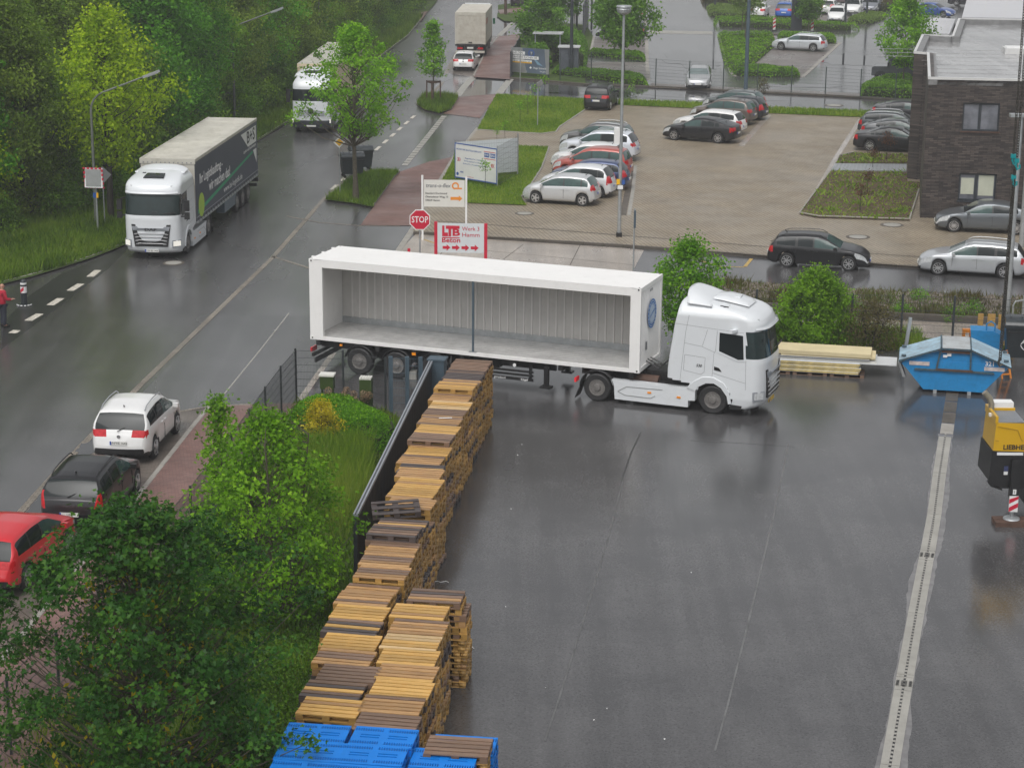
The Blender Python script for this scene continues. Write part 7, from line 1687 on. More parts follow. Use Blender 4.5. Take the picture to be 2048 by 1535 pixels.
for (x, y), n, lab in bl_:
    zt = n*.15+.02; p = G(x, y, zt); yaw = -.13+prnd.uniform(-.015, .015); c, s_ = math.cos(yaw), math.sin(yaw); cx, cy = p.x+c*.6+s_*.4, p.y+s_*.6-c*.4
    for k in range(n): blue_pallet(cx+prnd.uniform(-.01, .01), cy+prnd.uniform(-.01, .01), k*.15, yaw, f'bright blue plastic pallet on top, {lab}' if k == n-1 else f'blue plastic pallet {ordn(n-2-k)} below the top one, {lab}', 'blue plastic pallets on top' if k == n-1 else 'blue plastic pallets inside the stacks')
# loose straps and scraps of film
lrng = random.Random(3); mb = MB()
for k in range(9):
    px, py = lrng.uniform(890, 1400), lrng.uniform(870, 1500); p = G(px, py, .014); r_ = lrng.uniform(.01, .024); a = lrng.random()*6
    mb.add([(p.x+r_*math.cos(a+q), p.y+r_*1.3*math.sin(a+q), .018+.02*lrng.random()) for q in (0, 1.5, 3.1, 4.6)], [(0, 1, 2, 3)])
for px, py, L_ in ((870, 1163, .35), (935, 1295, .15)):
    p = G(px, py, .02); mb.tube([(p.x+L_*q/5, p.y+.05*math.sin(q*2.1), .03) for q in range(6)], .009, 5)
tag(mb.build('litter', M['white']), kind='stuff')
mb = MB(); 
for px, py, z in ((868, 1262, 1.4), (922, 1290, .8), (868, 1065, 1.0)):
    p = G(px, py, z); mb.tube([(p.x+.05*math.sin(k*1.3), p.y-.03, z-.12*k) for k in range(6)], .014, 5)
tag(mb.build('litter', M['white']), kind='stuff')
mb = MB(); p = G(891, 836, ZT); mb.box((p.x, p.y, ZT+.012), (.38, .05, .012), .1); o = mb.build('film_scrap', M['white']); tag(o, 'white scrap of film lying across the tan pallets', 'scrap')

# ================================================================ SKIP, PANELS, BINS
M['skip_blue'] = pm('skip_blue', (.014, .22, .50), .4, var=.12, scale=2, dirt=(.02, .09, .16), dirt_amt=.3)
M['skip_lid'] = pm('worn_lid_blue', (.34, .50, .60), .42, var=.2, scale=1.6, dirt=(.14, .10, .085), dirt_amt=.45)
M['skip_grey'] = pm('bare_lid', (.42, .45, .46), .4, var=.15, scale=2, dirt=(.2, .15, .11), dirt_amt=.4)
M['skip_edge'] = pm('rusty_edge', (.03, .10, .14), .6, var=.5, scale=8, dirt=(.09, .05, .03), dirt_amt=.6)
q = G(1905, 788); sk = thing('skip', 'blue lidded skip with sloping faded lids and number 321', 'skip', (q.x, q.y, 0), -.20)
DP = 1.6
def side_poly(y0, y1, poly, mt, nm): mb = MB(); mb.prism(poly, y0, y1, 'XZ'); return mb.build(nm, mt, sk)
tub = [(-1.0, .12), (1.0, .12), (1.58, .80), (1.78, 1.0), (1.62, 1.14), (-1.62, 1.14), (-1.78, 1.0), (-1.58, .80)]
mb = MB(); mb.prism(tub, 0, DP, 'XZ'); mb.build('tub', M['skip_blue'], sk)
up = [(-1.62, 1.13), (1.62, 1.13), (.52, 1.56), (-.46, 1.56)]
mb = MB(); mb.prism(up, .02, DP-.02, 'XZ'); mb.build('upper_side', M['skip_blue'], sk)
mb = MB(); mb.prism([(-1.35, .80), (1.35, .80), (1.30, .86), (-1.30, .86)], -.07, .0, 'XZ'); mb.build('rib', M['skip_edge'], sk)
for nm, a, b_, mt in (('lid', (-.47, 1.60), (-1.88, 1.10), 'skip_lid'), ('lid', (.53, 1.60), (1.88, 1.06), 'skip_lid'), ('lid', (-.44, 1.61), (.50, 1.61), 'skip_grey')):
    mb = MB(); d_ = Vector((b_[0]-a[0], b_[1]-a[1])); n_ = Vector((-d_.y, d_.x)).normalized()*.03
    mb.prism([(a[0], a[1]), (b_[0], b_[1]), (b_[0]+n_.x, b_[1]+abs(n_.y)), (a[0]+n_.x, a[1]+abs(n_.y))], -.10, DP+.1, 'XZ'); l_ = mb.build(nm, M[mt], sk)
    mb = MB(); mb.bar((a[0], -.11, a[1]), (b_[0], -.11, b_[1]), .03, .06); mb.build('lid_edge', M['skip_edge'], l_)
for x, zt_ in ((-.48, 1.62), (.52, 1.62)):
    mb = MB(); mb.bar((x-.12 if x < 0 else x+.02, -.03, .84), (x, -.05, zt_), .06, .07); mb.build('strut', M['skip_edge'], sk)
    mb = MB(); mb.bar((x, -.1, zt_+.02), (x, DP+.1, zt_+.02), .05, .05); mb.build('lid_hinge', M['skip_edge'], sk)
mb = MB(); mb.bar((-.46, -.04, 1.5), (.5, -.04, 1.5), .05, .08); mb.build('crossbar', M['timber'], sk); mb = MB(); mb.bar((-.6, -.05, .86), (.62, -.05, .86), .06, .06); mb.build('crossbar', M['timber'], sk)
for x0_, z_ in ((-1.50, 1.03), (1.02, .97)): mb = MB(); mb.box((x0_+.32, -.012, z_), (.68, .02, .13)); mb.build('warning_strip', pm('dirty_strip', (.58, .5, .47), .5, var=.25, scale=6), sk)
mb = MB(); mb.box((-.2, -.0, 1.42), (.14, .05, .16)); mb.build('sticker', M['white'], sk); mb = MB(); mb.box((-.33, .0, 1.33), (.14, .05, .08)); mb.build('sticker', M['white'], sk)
put_text('lettering', '321', sk, M['white'], (1.18, -.006, 1.14), 'Y-', .22, bold=.02)
for x in (-.6, .55): mb = MB(); mb.box((x, .05, .06), (.12, .16, .13)); mb.build('foot', M['galv'], sk)
for sd in (-1, 1):
    for y in (.15, DP-.15): mb = MB(); mb.lathe([(.045, 0), (.045, .16)], (sd*1.72-.08, y, 1.24), axis='X', n=10); mb.build('lifting_lug', M['skip_edge'], sk)
mb = MB(); mb.prism([(-1.9, 1.0), (-1.82, 1.0), (-1.62, .5), (-1.72, .5)], .05, .5, 'XZ'); mb.build('flap', M['sign_back'], sk)
# stacked sandwich panels
q = G(1534, 747); ang = -.20; pu = Vector((math.cos(ang), math.sin(ang), 0)); pv = Vector((-pu.y, pu.x, 0))
M['pu_foam'] = pm('cream_foam_panel', (.66, .56, .34), .55, var=.08, scale=2); M['pu_edge'] = pm('yellow_foam', (.55, .42, .13), .7, var=.35, scale=6); M['panel_white'] = pm('white_sheet_panel', (.62, .63, .63), .35, var=.05)
def panel(x, y, z, L_, D_, th, mt, lab, dz=0.0, core=None, yawj=0.0):
    c = q+pu*(x+L_/2)+pv*(y+D_/2); t = thing('sandwich_panel', lab, 'panel', (c.x, c.y, z), ang+yawj, 'stacked building panels')
    mb = MB(); mb.bbox((-L_/2, -D_/2, .008), (L_/2, D_/2, th-.008)); mb.build('core', M[core or mt], t)
    mb = MB(); mb.bbox((-L_/2, -D_/2, th-.008), (L_/2, D_/2, th)); mb.build('sheet', M[mt], t); mb = MB(); mb.bbox((-L_/2, -D_/2, 0), (L_/2, D_/2, .008)); mb.build('sheet', M[mt], t)
z = .15
for k in range(5): panel(-.25+.04*(k % 3), .02*(k % 2), z, 3.45, 1.1, .075, 'panel_white', f'yellow edged panel, {ordn(k)} from the bottom of the pile behind the tractor', core='pu_edge', yawj=.004*k-.008); z += .077
panel(-.5, .05, z, 5.0, 1.15, .03, 'panel_white', 'wide white sheet sticking out to the right of the panel pile'); z += .032
panel(.30, .1, z, 3.5, 1.1, .07, 'panel_white', 'pale panel under the cream boards of the pile', core='sign_cream'); z += .072
panel(.36, .06, z, 3.2, 1.1, .06, 'panel_white', 'grey edged panel under the cream boards of the pile', core='ink_grey'); z += .062
panel(.45, .1, z, 3.3, 1.12, .06, 'pu_foam', 'lower of the two long cream foam boards', yawj=.01); z += .062
panel(.30, .06, z, 3.3, 1.12, .13, 'pu_foam', 'topmost long cream foam board of the pile', yawj=-.005)
for k in range(3):
    c = q+pu*(.2+1.3*k)+pv*.45; top_pallet((c.x, c.y, 0), ang, 'b', f'brown pallet under the panel pile, {ordn(k)} from the tractor', group='pallets under the panels')
# crate of the pile's right end: white sheet on trestles
def wheelie(name, px, py, yaw, lab, s_=1.0, logo=None, mt='black', lidmt=None, z=0.0):
    p = G(px, py, z); t = thing(name, lab, 'waste bin', (p.x, p.y, z), yaw)
    w, d, h = 1.26*s_, .98*s_, 1.0*s_; zb = .22*s_
    lo = [(-w*.42, -d*.40), (w*.42, -d*.40), (w*.42, d*.40), (-w*.42, d*.40)]; hi = [(-w*.5, -d*.5), (w*.5, -d*.5), (w*.5, d*.5), (-w*.5, d*.5)]
    mb = MB(); mb.add([(x, y, zb) for x, y in lo]+[(x, y, zb+h*.92) for x, y in hi], [(3, 2, 1, 0), (4, 5, 6, 7)]+[(i, (i+1) % 4, 4+(i+1) % 4, 4+i) for i in range(4)]); mb.build('tub', M[mt], t)
    mb = MB(); mb.bbox((-w*.53, -d*.53, zb+h*.90), (w*.53, d*.53, zb+h*.98)); mb.build('rim', M[mt], t)
    rows_ = [[(x, d*.52*math.cos(a), zb+h*.98+.20*s_*math.sin(a)) for a in [math.pi*k/8 for k in range(9)]] for x in (-w*.51, w*.51)]
    mb = MB(); mb.grid(rows_); mb.add(rows_[0], [tuple(range(9))]); mb.add(rows_[1], [tuple(range(8, -1, -1))]); l_ = mb.build('lid', M[lidmt or mt], t, smooth=40)
    for k in range(4): x = -w*.38+w*.25*k; mb = MB(); mb.box((x, 0, zb+h*.98+.205*s_), (.03, d*.5, .02)); mb.build('lid_rib', M[lidmt or mt], l_)
    for sx in (-1, 1):
        for sy in (-1, 1): mb = MB(); mb.lathe([(.09*s_, -.03), (.09*s_, .03)], (sx*w*.36, sy*d*.34, .09*s_), axis='Y', n=12); mb.bar((sx*w*.36, sy*d*.34, .1*s_), (sx*w*.36, sy*d*.34, zb+.03), .05, .05); mb.build('castor', M['chassis'], t)
    mb = MB(); mb.bar((-w*.45, -d*.57, zb+h*.8), (w*.45, -d*.57, zb+h*.8), .035, .035)
    for x in (-w*.42, w*.42): mb.bar((x, -d*.57, zb+h*.8), (x, -d*.47, zb+h*.8), .03, .03)
    mb.build('grip_bar', M['chassis'], t)
    if logo: put_text('lettering', logo, t, M['white'], (.05, -d*.487, zb+h*.5), ((1, 0, 0), (0, -.09, .99)), .3, shear=.2, bold=.01); mb = MB(); n = 16; mb.grid([[(.12+r_*math.cos(a), -d*.475+.0-(.4*r_*math.sin(a)*.09), zb+h*.44+r_*.8*math.sin(a)) for a in [math.pi*(1.05+.75*k/n) for k in range(n+1)]] for r_ in (.36, .33)]); o = mb.build('swoosh', M['white'], t); o.location.y = -.02
    return t
M['bin_dark'] = pm('bin_dark', (.020, .026, .030), .38, var=.15, dirt=(.05, .05, .045), dirt_amt=.2); M['bin_lid'] = pm('wet_bin_lid', (.03, .036, .04), .2, var=.3, scale=5)
wheelie('waste_bin', 704, 354, .25, 'dark wheeled bin in front of the street tree trunk', 1.0, mt='bin_dark', lidmt='bin_lid'); wheelie('waste_bin', 722, 340, .25, 'second dark wheeled bin just behind the first one', 1.0, mt='bin_dark', lidmt='bin_lid')
wheelie('waste_bin', 2048, 724, -.15, 'large black wheeled bin with white logo beside the blue skip', 1.25, logo='ASH', mt='bin_dark', lidmt='bin_lid')
p = G(2043, 668); t = thing('steel_rack', 'bent white tube frame standing behind the black bin', 'frame', (p.x, p.y, 0)); mb = MB(); mb.tube([(-.4, 0, 0), (-.4, 0, 1.15), (-.32, 0, 1.3), (.0, 0, 1.34), (.35, 0, 1.34)], .035, 8); mb.tube([(.02, .02, 0), (.02, .02, 1.5)], .07, 8); mb.build('tube', M['galv'], t, smooth=40)
p = G(1972, 712); t = thing('pump_crate', 'small blue steel tank with hoop handle behind the skip', 'tank', (p.x, p.y, 0), -.2); mb = MB(); mb.prism([(-.5, 0), (.5, 0), (.62, .75), (.2, .95), (-.62, .95)], 0, .8, 'XZ'); mb.build('tank', M['skip_blue'], t); mb = MB(); mb.tube([(-.05, .1, .95), (-.05, .1, 1.2), (.1, .1, 1.3), (.25, .1, 1.2), (.25, .1, .93)], .03, 7); mb.build('handle', M['skip_blue'], t)
p = G(2013, 757); t = thing('step_ladder', 'yellow step ladder leaning beside the skip end', 'ladder', (p.x, p.y, 0), .3); 
for sx in (-1, 1): mb = MB(); mb.bar((sx*.17, 0, 0), (sx*.13, .35, .95), .05, .05); mb.build('rail', M['orange'], t)
for k in range(4): mb = MB(); mb.box((0, .05+.08*k, .15+.22*k), (.3, .08, .04)); mb.build('rung', M['orange'], t)
p = G(1990, 690); t = thing('timber_crate', 'ochre timber crate behind the blue tank', 'crate', (p.x, p.y, 0), -.1)
for k in range(4): mb = MB(); mb.box((-.6+.4*k, 0, .6), (.28 if k % 3 else .2, .06, 1.2)); mb.build('board', M['w_fresh'], t)
mb = MB(); mb.box((0, .35, .25), (1.3, .6, .5)); mb.build('box', M['w_tan'], t)
p = G(1934, 691); t = thing('brick_block', 'small orange hollow block on the ledge behind the skip', 'block', (p.x, p.y, 0)); mb = MB(); mb.frame([(-.18, .0), (.18, 0), (.18, .62), (-.18, .62)], [(-.09, .25), (.09, .25), (.09, .5), (-.09, .5)], 0, .2, 'XZ'); mb.build('block', M['orange'], t)
p = G(1803, 745); t = thing('leaning_post', 'grey steel post leaning beside the skip', 'post', (p.x, p.y, 0)); mb = MB(); mb.bar((0, 0, 0), (.22, .1, 2.0), .11, .11); mb.build('post', M['galv'], t)

# ================================================================ CRANE at the right edge
q = G(2021, 1046); cr = thing('mobile_crane', 'yellow and black crane superstructure with outrigger leg at the right edge', 'crane', (q.x, q.y, 0), 0)
M['crane_y'] = pm('crane_yellow', (.62, .36, .006), .3, var=.03, coat=.4); M['crane_k'] = pm('crane_black', (.012, .012, .013), .4, var=.3, dirt=(.05, .045, .04), dirt_amt=.2)
yp_ = [(-.64, 2.12), (1.9, 2.06), (1.9, 2.5), (.55, 2.36), (.22, 2.9), (-.60, 2.92)]
mb = MB(); mb.prism(yp_, 0, 1.3, 'XZ'); bd = mb.build('engine_cover', M['crane_y'], cr)
mb = MB(); mb.bbox((-.63, .0, 2.9), (-.55, 1.3, 3.10)); mb.bbox((-.55, 1.22, 2.9), (.2, 1.3, 3.0)); mb.build('cover_rim', M['crane_y'], bd)
mb = MB()
for a, b_ in zip([(-.55, 2.82), (.0, 2.72), (.12, 2.44), (-.5, 2.4)], [(.0, 2.72), (.12, 2.44), (.16, 2.40), (-.6, 2.42)]): mb.bar((a[0], -.004, a[1]), (b_[0], -.004, b_[1]), .02, .03)
mb.build('crease', pm('crane_yellow_crease_shade', (.42, .24, .005), .4), bd)  # shade of the folds painted on as bars of darker yellow
mb = MB(); mb.bbox((-.54, .04, 2.915), (.2, 1.2, 2.93)); gl_ = mb.build('grille', M['ink_grey'], cr)
for k in range(22): mb = MB(); mb.bbox((-.53+.033*k, .05, 2.93), (-.515+.033*k, 1.19, 2.94)); mb.build('grille_bar', M['rail_grey'], gl_)
put_text('lettering', 'LIEBHERR', cr, M['ink'], (.04, -.006, 2.22), 'Y-', .19, bold=.025, width=.82, ext=.004)
mb = MB(); mb.prism([(-.70, 1.25), (-.62, 1.14), (-.30, 1.02), (.5, 1.02), (1.9, 1.0), (1.9, 2.1), (-.66, 2.1)], .02, 1.4, 'XZ'); mb.build('lower_body', M['crane_k'], cr)
mb = MB(); mb.prism([(-.74, 1.22), (-.64, 1.08), (-.3, .96), (-.3, 1.0), (-.6, 1.13), (-.7, 1.25)], .0, .1, 'XZ'); mb.build('bumper', M['crane_k'], cr)
mb = MB(); mb.box((-.16, .01, 2.03), (.72, .03, .075)); mb.build('reflective_strip', M['white'], cr); mb = MB(); mb.box((.55, .01, 2.03), (.5, .03, .075)); mb.build('reflective_strip', M['white'], cr)
mb = MB(); mb.box((-.03, .0, 1.74), (.11, .05, .055)); mb.build('marker_lamp', M['lamp_amber'], cr); mb = MB(); mb.box((-.24, .01, 1.6), (.11, .03, .14)); mb.build('sticker', M['navy_print'], cr); mb = MB(); mb.box((-.24, .01, 1.47), (.11, .03, .09)); mb.build('sticker', M['white'], cr)
mb = MB(); mb.tube([(-.55, .9, 3.02), (-.55, .9, 3.2), (-.62, .9, 3.38), (-.78, .9, 3.55)], .085, 12); mb.build('exhaust', pm('exhaust_steel', (.35, .32, .25), .35, metal=.6), cr, smooth=50)
mb = MB(); mb.bbox((-.42, 1.25, 2.95), (.16, 1.6, 3.15)); mb.build('filter_box', M['white'], cr); mb = MB(); mb.bbox((.3, -.02, 2.6), (.55, .02, 3.0)); mb.build('load_chart', M['white'], cr); mb = MB(); mb.box((-.62, .55, 3.0), (.14, .12, .08)); mb.build('lamp', M['white'], cr)
mb = MB(); mb.bbox((-.12, -.16, .78), (.13, .04, 1.9)); leg_ = mb.build('outrigger', M['crane_k'], cr)
mb = MB(); mb.bbox((-.13, -.185, .40), (.12, -.165, .86)); w_ = mb.build('warning_plate', M['white'], leg_)
for k in range(2): mb = MB(); z_ = .40+.24*k; mb.prism([(-.13, z_), (.12, z_+.14), (.12, min(.86, z_+.27)), (-.13, z_+.13)], -.19, -.186, 'XZ'); mb.build('red_stripe', M['sign_red'], w_)
mb = MB(); mb.box((0, -.175, .98), (.09, .02, .14)); mb.build('number_plate', M['white'], leg_); put_text('lettering', '1', leg_, M['ink'], (0, -.19, .98), 'Y-', .13)
mb = MB(); mb.lathe([(.055, .2), (.055, .8)], (0, -.06, 0), n=14); mb.lathe([(.24, .16), (.22, .2), (.1, .24)], (0, -.06, 0), n=16); mb.build('jack', M['galv'], cr, smooth=40)
for k in range(2): mb = MB(); mb.box((.2, -.25+.3*k, .075), (1.4, .26, .15), -.03); mb.build('timber_pad', M['timber'], cr)
for xx in (1.2, 1.75): truck_wheel(cr, xx, 1.2, .6, -1)
mb = MB(); mb.bbox((.4, .3, .5), (1.9, 2.2, 1.05)); mb.build('carrier', M['crane_k'], cr)
# lifting chains
q = G(1994, 800); cz = 1.42; chn = thing('lifting_chain', 'steel lifting chain with teal hooks hanging down to the skip', 'chain', (q.x, q.y, 0))
def links(mb, x, z0, z1, p_=.085, s_=1.0, y=0):
    k = 0; z = z0
    while z < z1:
        a = 0.6 if k % 2 else .6+math.pi/2; c, s2 = math.cos(a)*.04*s_, math.sin(a)*.04*s_
        loop_ = [(x+c, y+s2, z), (x+c, y+s2, z+p_*.8), (x, y, z+p_*1.1), (x-c, y-s2, z+p_*.8), (x-c, y-s2, z), (x, y, z-p_*.3)]
        for i in range(6): mb.bar(loop_[i], loop_[(i+1) % 6], .02*s_, .02*s_)
        z += p_; k += 1
M['chain'] = pm('oily_chain', (.075, .07, .06), .35, metal=.5, var=.3, scale=10)
mb = MB(); links(mb, 0, cz, 8.0, s_=1.3); links(mb, .045, cz+.4, 8.0, s_=1.1, y=.06); o = mb.build('links', M['chain'], chn, normals=False); o['kind'] = 'stuff'
mb = MB(); links(mb, -.06, 8.0, 19.5); links(mb, .07, 8.0, 19.5); o = mb.build('links', M['chain'], chn, normals=False); o['kind'] = 'stuff'
M['teal'] = pm('teal_hook', (.0, .26, .28), .4, var=.15)
for x, z in ((-.06, 8.15), (.06, 8.0), (.0, 7.45)):
    mb = MB(); mb.tube([(x, 0, z+.25), (x-.02, 0, z+.05), (x+.04, 0, z-.1), (x+.12, 0, z-.05), (x+.11, 0, z+.06)], .04, 8); mb.box((x, 0, z+.2), (.16, .09, .14)); mb.build('hook', M['teal'], chn, smooth=40)
mb = MB(); mb.tube([(0, 0, cz+.05), (-.05, 0, cz-.1), (.0, 0, cz-.22), (.1, 0, cz-.15)], .045, 8); mb.build('hook', M['chain'], chn, smooth=40)

# ================================================================ GREEN POST BOXES, BOLLARD, STONES
M['box_green'] = pm('olive_green_steel', (.035, .06, .012), .45, var=.15)
p = G(656, 825); t = thing('post_box', 'olive green post box on two legs behind the wire fence', 'post box', (p.x, p.y, 0), -.1); mb = MB(); mb.bbox((-.22, -.17, .85), (.22, .17, 1.28)); mb.build('box', M['box_green'], t); mb = MB(); mb.bbox((-.25, -.2, 1.28), (.25, .2, 1.34)); mb.build('lid', M['sign_cream'], t)
for x in (-.18, .18): post(t, x, .86, .03, 'box_green', sq=True)
p = G(733, 832); t = thing('post_box', 'tall olive green pedestal box beside the clipped hedge', 'post box', (p.x, p.y, 0), -.1); mb = MB(); mb.bbox((-.2, -.16, 0), (.2, .16, 1.28)); mb.build('box', M['box_green'], t)
for k in range(5): mb = MB(); mb.bbox((-.2+.08*k, -.17, 1.28), (-.135+.08*k, .17, 1.34)); mb.build('lid_slat', M['sign_cream'], t)
p = G(826, 757); t = thing('concrete_block', 'pale concrete block under the trailer wheels', 'block', (p.x, p.y, 0), -.1); mb = MB(); mb.bbox((-.14, -.14, 0), (.14, .14, .3)); mb.build('block', M['concrete_light'], t)
p = G(49, 610); t = thing('bollard', 'black traffic bollard with red and white band and ringed base', 'bollard', (p.x, p.y, 0)); mb = MB(); mb.lathe([(.13, .03), (.125, .5), (.12, .95), (.10, 1.02), (.05, 1.06)], n=20); b_ = mb.build('post', M['bin_dark'], t, smooth=50)
mb = MB(); mb.lathe([(.128, .52), (.126, .78)], n=20); mb.f = mb.f[:-2]; mb.mi = mb.mi[:-2]; w_ = mb.build('white_band', M['white'], b_, smooth=60)
mb = MB(); mb.grid([[(.131*math.cos(a), .131*math.sin(a), z) for a, z in zip([-2.6+.13*k for k in range(11)], [z0_+.014*k for k in range(11)])] for z0_ in (.50, .64)]); mb.build('red_band', M['sign_red'], w_)
mb = MB(); mb.lathe([(.125, .86), (.123, .94)], n=20); mb.f = mb.f[:-2]; mb.mi = mb.mi[:-2]; mb.build('white_band', M['white'], b_, smooth=60)
mb = MB(); mb.lathe([(.30, 0), (.30, .025), (.25, .04)], n=24); mb.build('base', M['bin_dark'], t, smooth=40)
for k in range(6): a = -2.9+.5*k; mb = MB(); mb.tube([(.29*math.cos(a+.04*j), .29*math.sin(a+.04*j), .04) for j in range(8)], .022, 6); mb.build('base_mark', M['white'], t)
# ================================================================ TREES, BUSHES, HEDGES
LM = {}
LM['bright'] = leafmat('spring_leaves', (0.070, 0.158, 0.008), (0.158, 0.348, 0.014), (0.316, 0.538, 0.030), trans=.4)
LM['oak'] = leafmat('oak_leaves', (0.066, 0.159, 0.010), (0.159, 0.355, 0.018), (0.300, 0.542, 0.030), trans=.4)
LM['dark'] = leafmat('maple_leaves', (0.015, 0.057, 0.009), (0.032, 0.109, 0.015), (0.086, 0.198, 0.019), trans=.3, rough=.35)
LM['wood'] = leafmat('wood_leaves', (0.057, 0.126, 0.009), (0.141, 0.275, 0.018), (0.298, 0.471, 0.034), trans=.35)
LM['wood2'] = leafmat('willow_leaves', (0.066, 0.114, 0.012), (0.153, 0.242, 0.024), (0.306, 0.408, 0.050), trans=.35)
LM['wood3'] = leafmat('alder_leaves', (0.041, 0.133, 0.009), (0.093, 0.283, 0.017), (0.200, 0.467, 0.024), trans=.35)
LM['yellow'] = leafmat('yellow_green_leaves', (0.166, 0.265, 0.006), (0.331, 0.463, 0.011), (0.547, 0.662, 0.024), trans=.45)
LM['far'] = leafmat('far_leaves', (0.055, 0.131, 0.016), (0.118, 0.248, 0.029), (0.206, 0.372, 0.046), trans=.4)
LM['pale'] = leafmat('pale_leaves', (.09, .15, .03), (.16, .24, .06), (.25, .33, .10), trans=.4)
LM['hedge'] = leafmat('hedge_leaves', (0.053, 0.121, 0.009), (0.121, 0.264, 0.015), (0.244, 0.426, 0.027), trans=.3)
LM['clip'] = leafmat('clipped_leaves', (0.053, 0.152, 0.006), (0.113, 0.288, 0.010), (0.243, 0.455, 0.019), trans=.35)
LM['bush'] = leafmat('lime_leaves', (.07, .15, .006), (.16, .32, .012), (.27, .45, .03), trans=.4)
LM['ground'] = leafmat('ground_leaves', (.03, .075, .006), (.075, .17, .012), (.15, .27, .02), trans=.3)
LM['brown'] = leafmat('brown_twigs', (.05, .04, .02), (.09, .075, .03), (.14, .13, .04), trans=.2)
LM['red'] = leafmat('red_leaves', (.05, .03, .02), (.12, .055, .035), (.2, .09, .05), trans=.3)
LM['gold'] = leafmat('golden_leaves', (.30, .24, .01), (.50, .40, .015), (.66, .55, .05), trans=.4)
LM['dry'] = leafmat('dry_heads', (.14, .09, .055), (.26, .17, .11), (.36, .26, .18), trans=.15)

def leaf_arrays(C, rng, size, out=None, up=.55, rnd=.9, palm=False, droop=0.0):
    """kite-shaped leaves at points C; palm: three lobes each"""
    n = len(C); nrm = rng.standard_normal((n, 3))*rnd; nrm[:, 2] += up
    if out is not None: nrm += out
    nrm /= np.linalg.norm(nrm, axis=1, keepdims=True)+1e-9
    t = rng.standard_normal((n, 3)); t[:, 2] -= droop; t -= nrm*(t*nrm).sum(1, keepdims=True); t /= np.linalg.norm(t, axis=1, keepdims=True)+1e-9
    b = np.cross(nrm, t); s = (size*(.65+.7*rng.random(n)))[:, None]
    Vs = []; 
    for a in ((-.95, 0, .95) if palm else (0,)):
        ca, sa = math.cos(a), math.sin(a); d = t*ca+b*sa; e = -t*sa+b*ca; k = 1.0 if a == 0 else .8
        w = .20 if palm else .30
        Vs.append(np.stack([C - (0 if palm else .5)*d*s, C + d*s*.28*k*(1 if palm else 0) - e*s*w, C + d*s*(.75 if palm else .5)*k + nrm*s*.05, C + d*s*.28*k*(1 if palm else 0) + e*s*w], 1))
    return np.concatenate(Vs, 0).reshape(-1, 3), len(Vs)

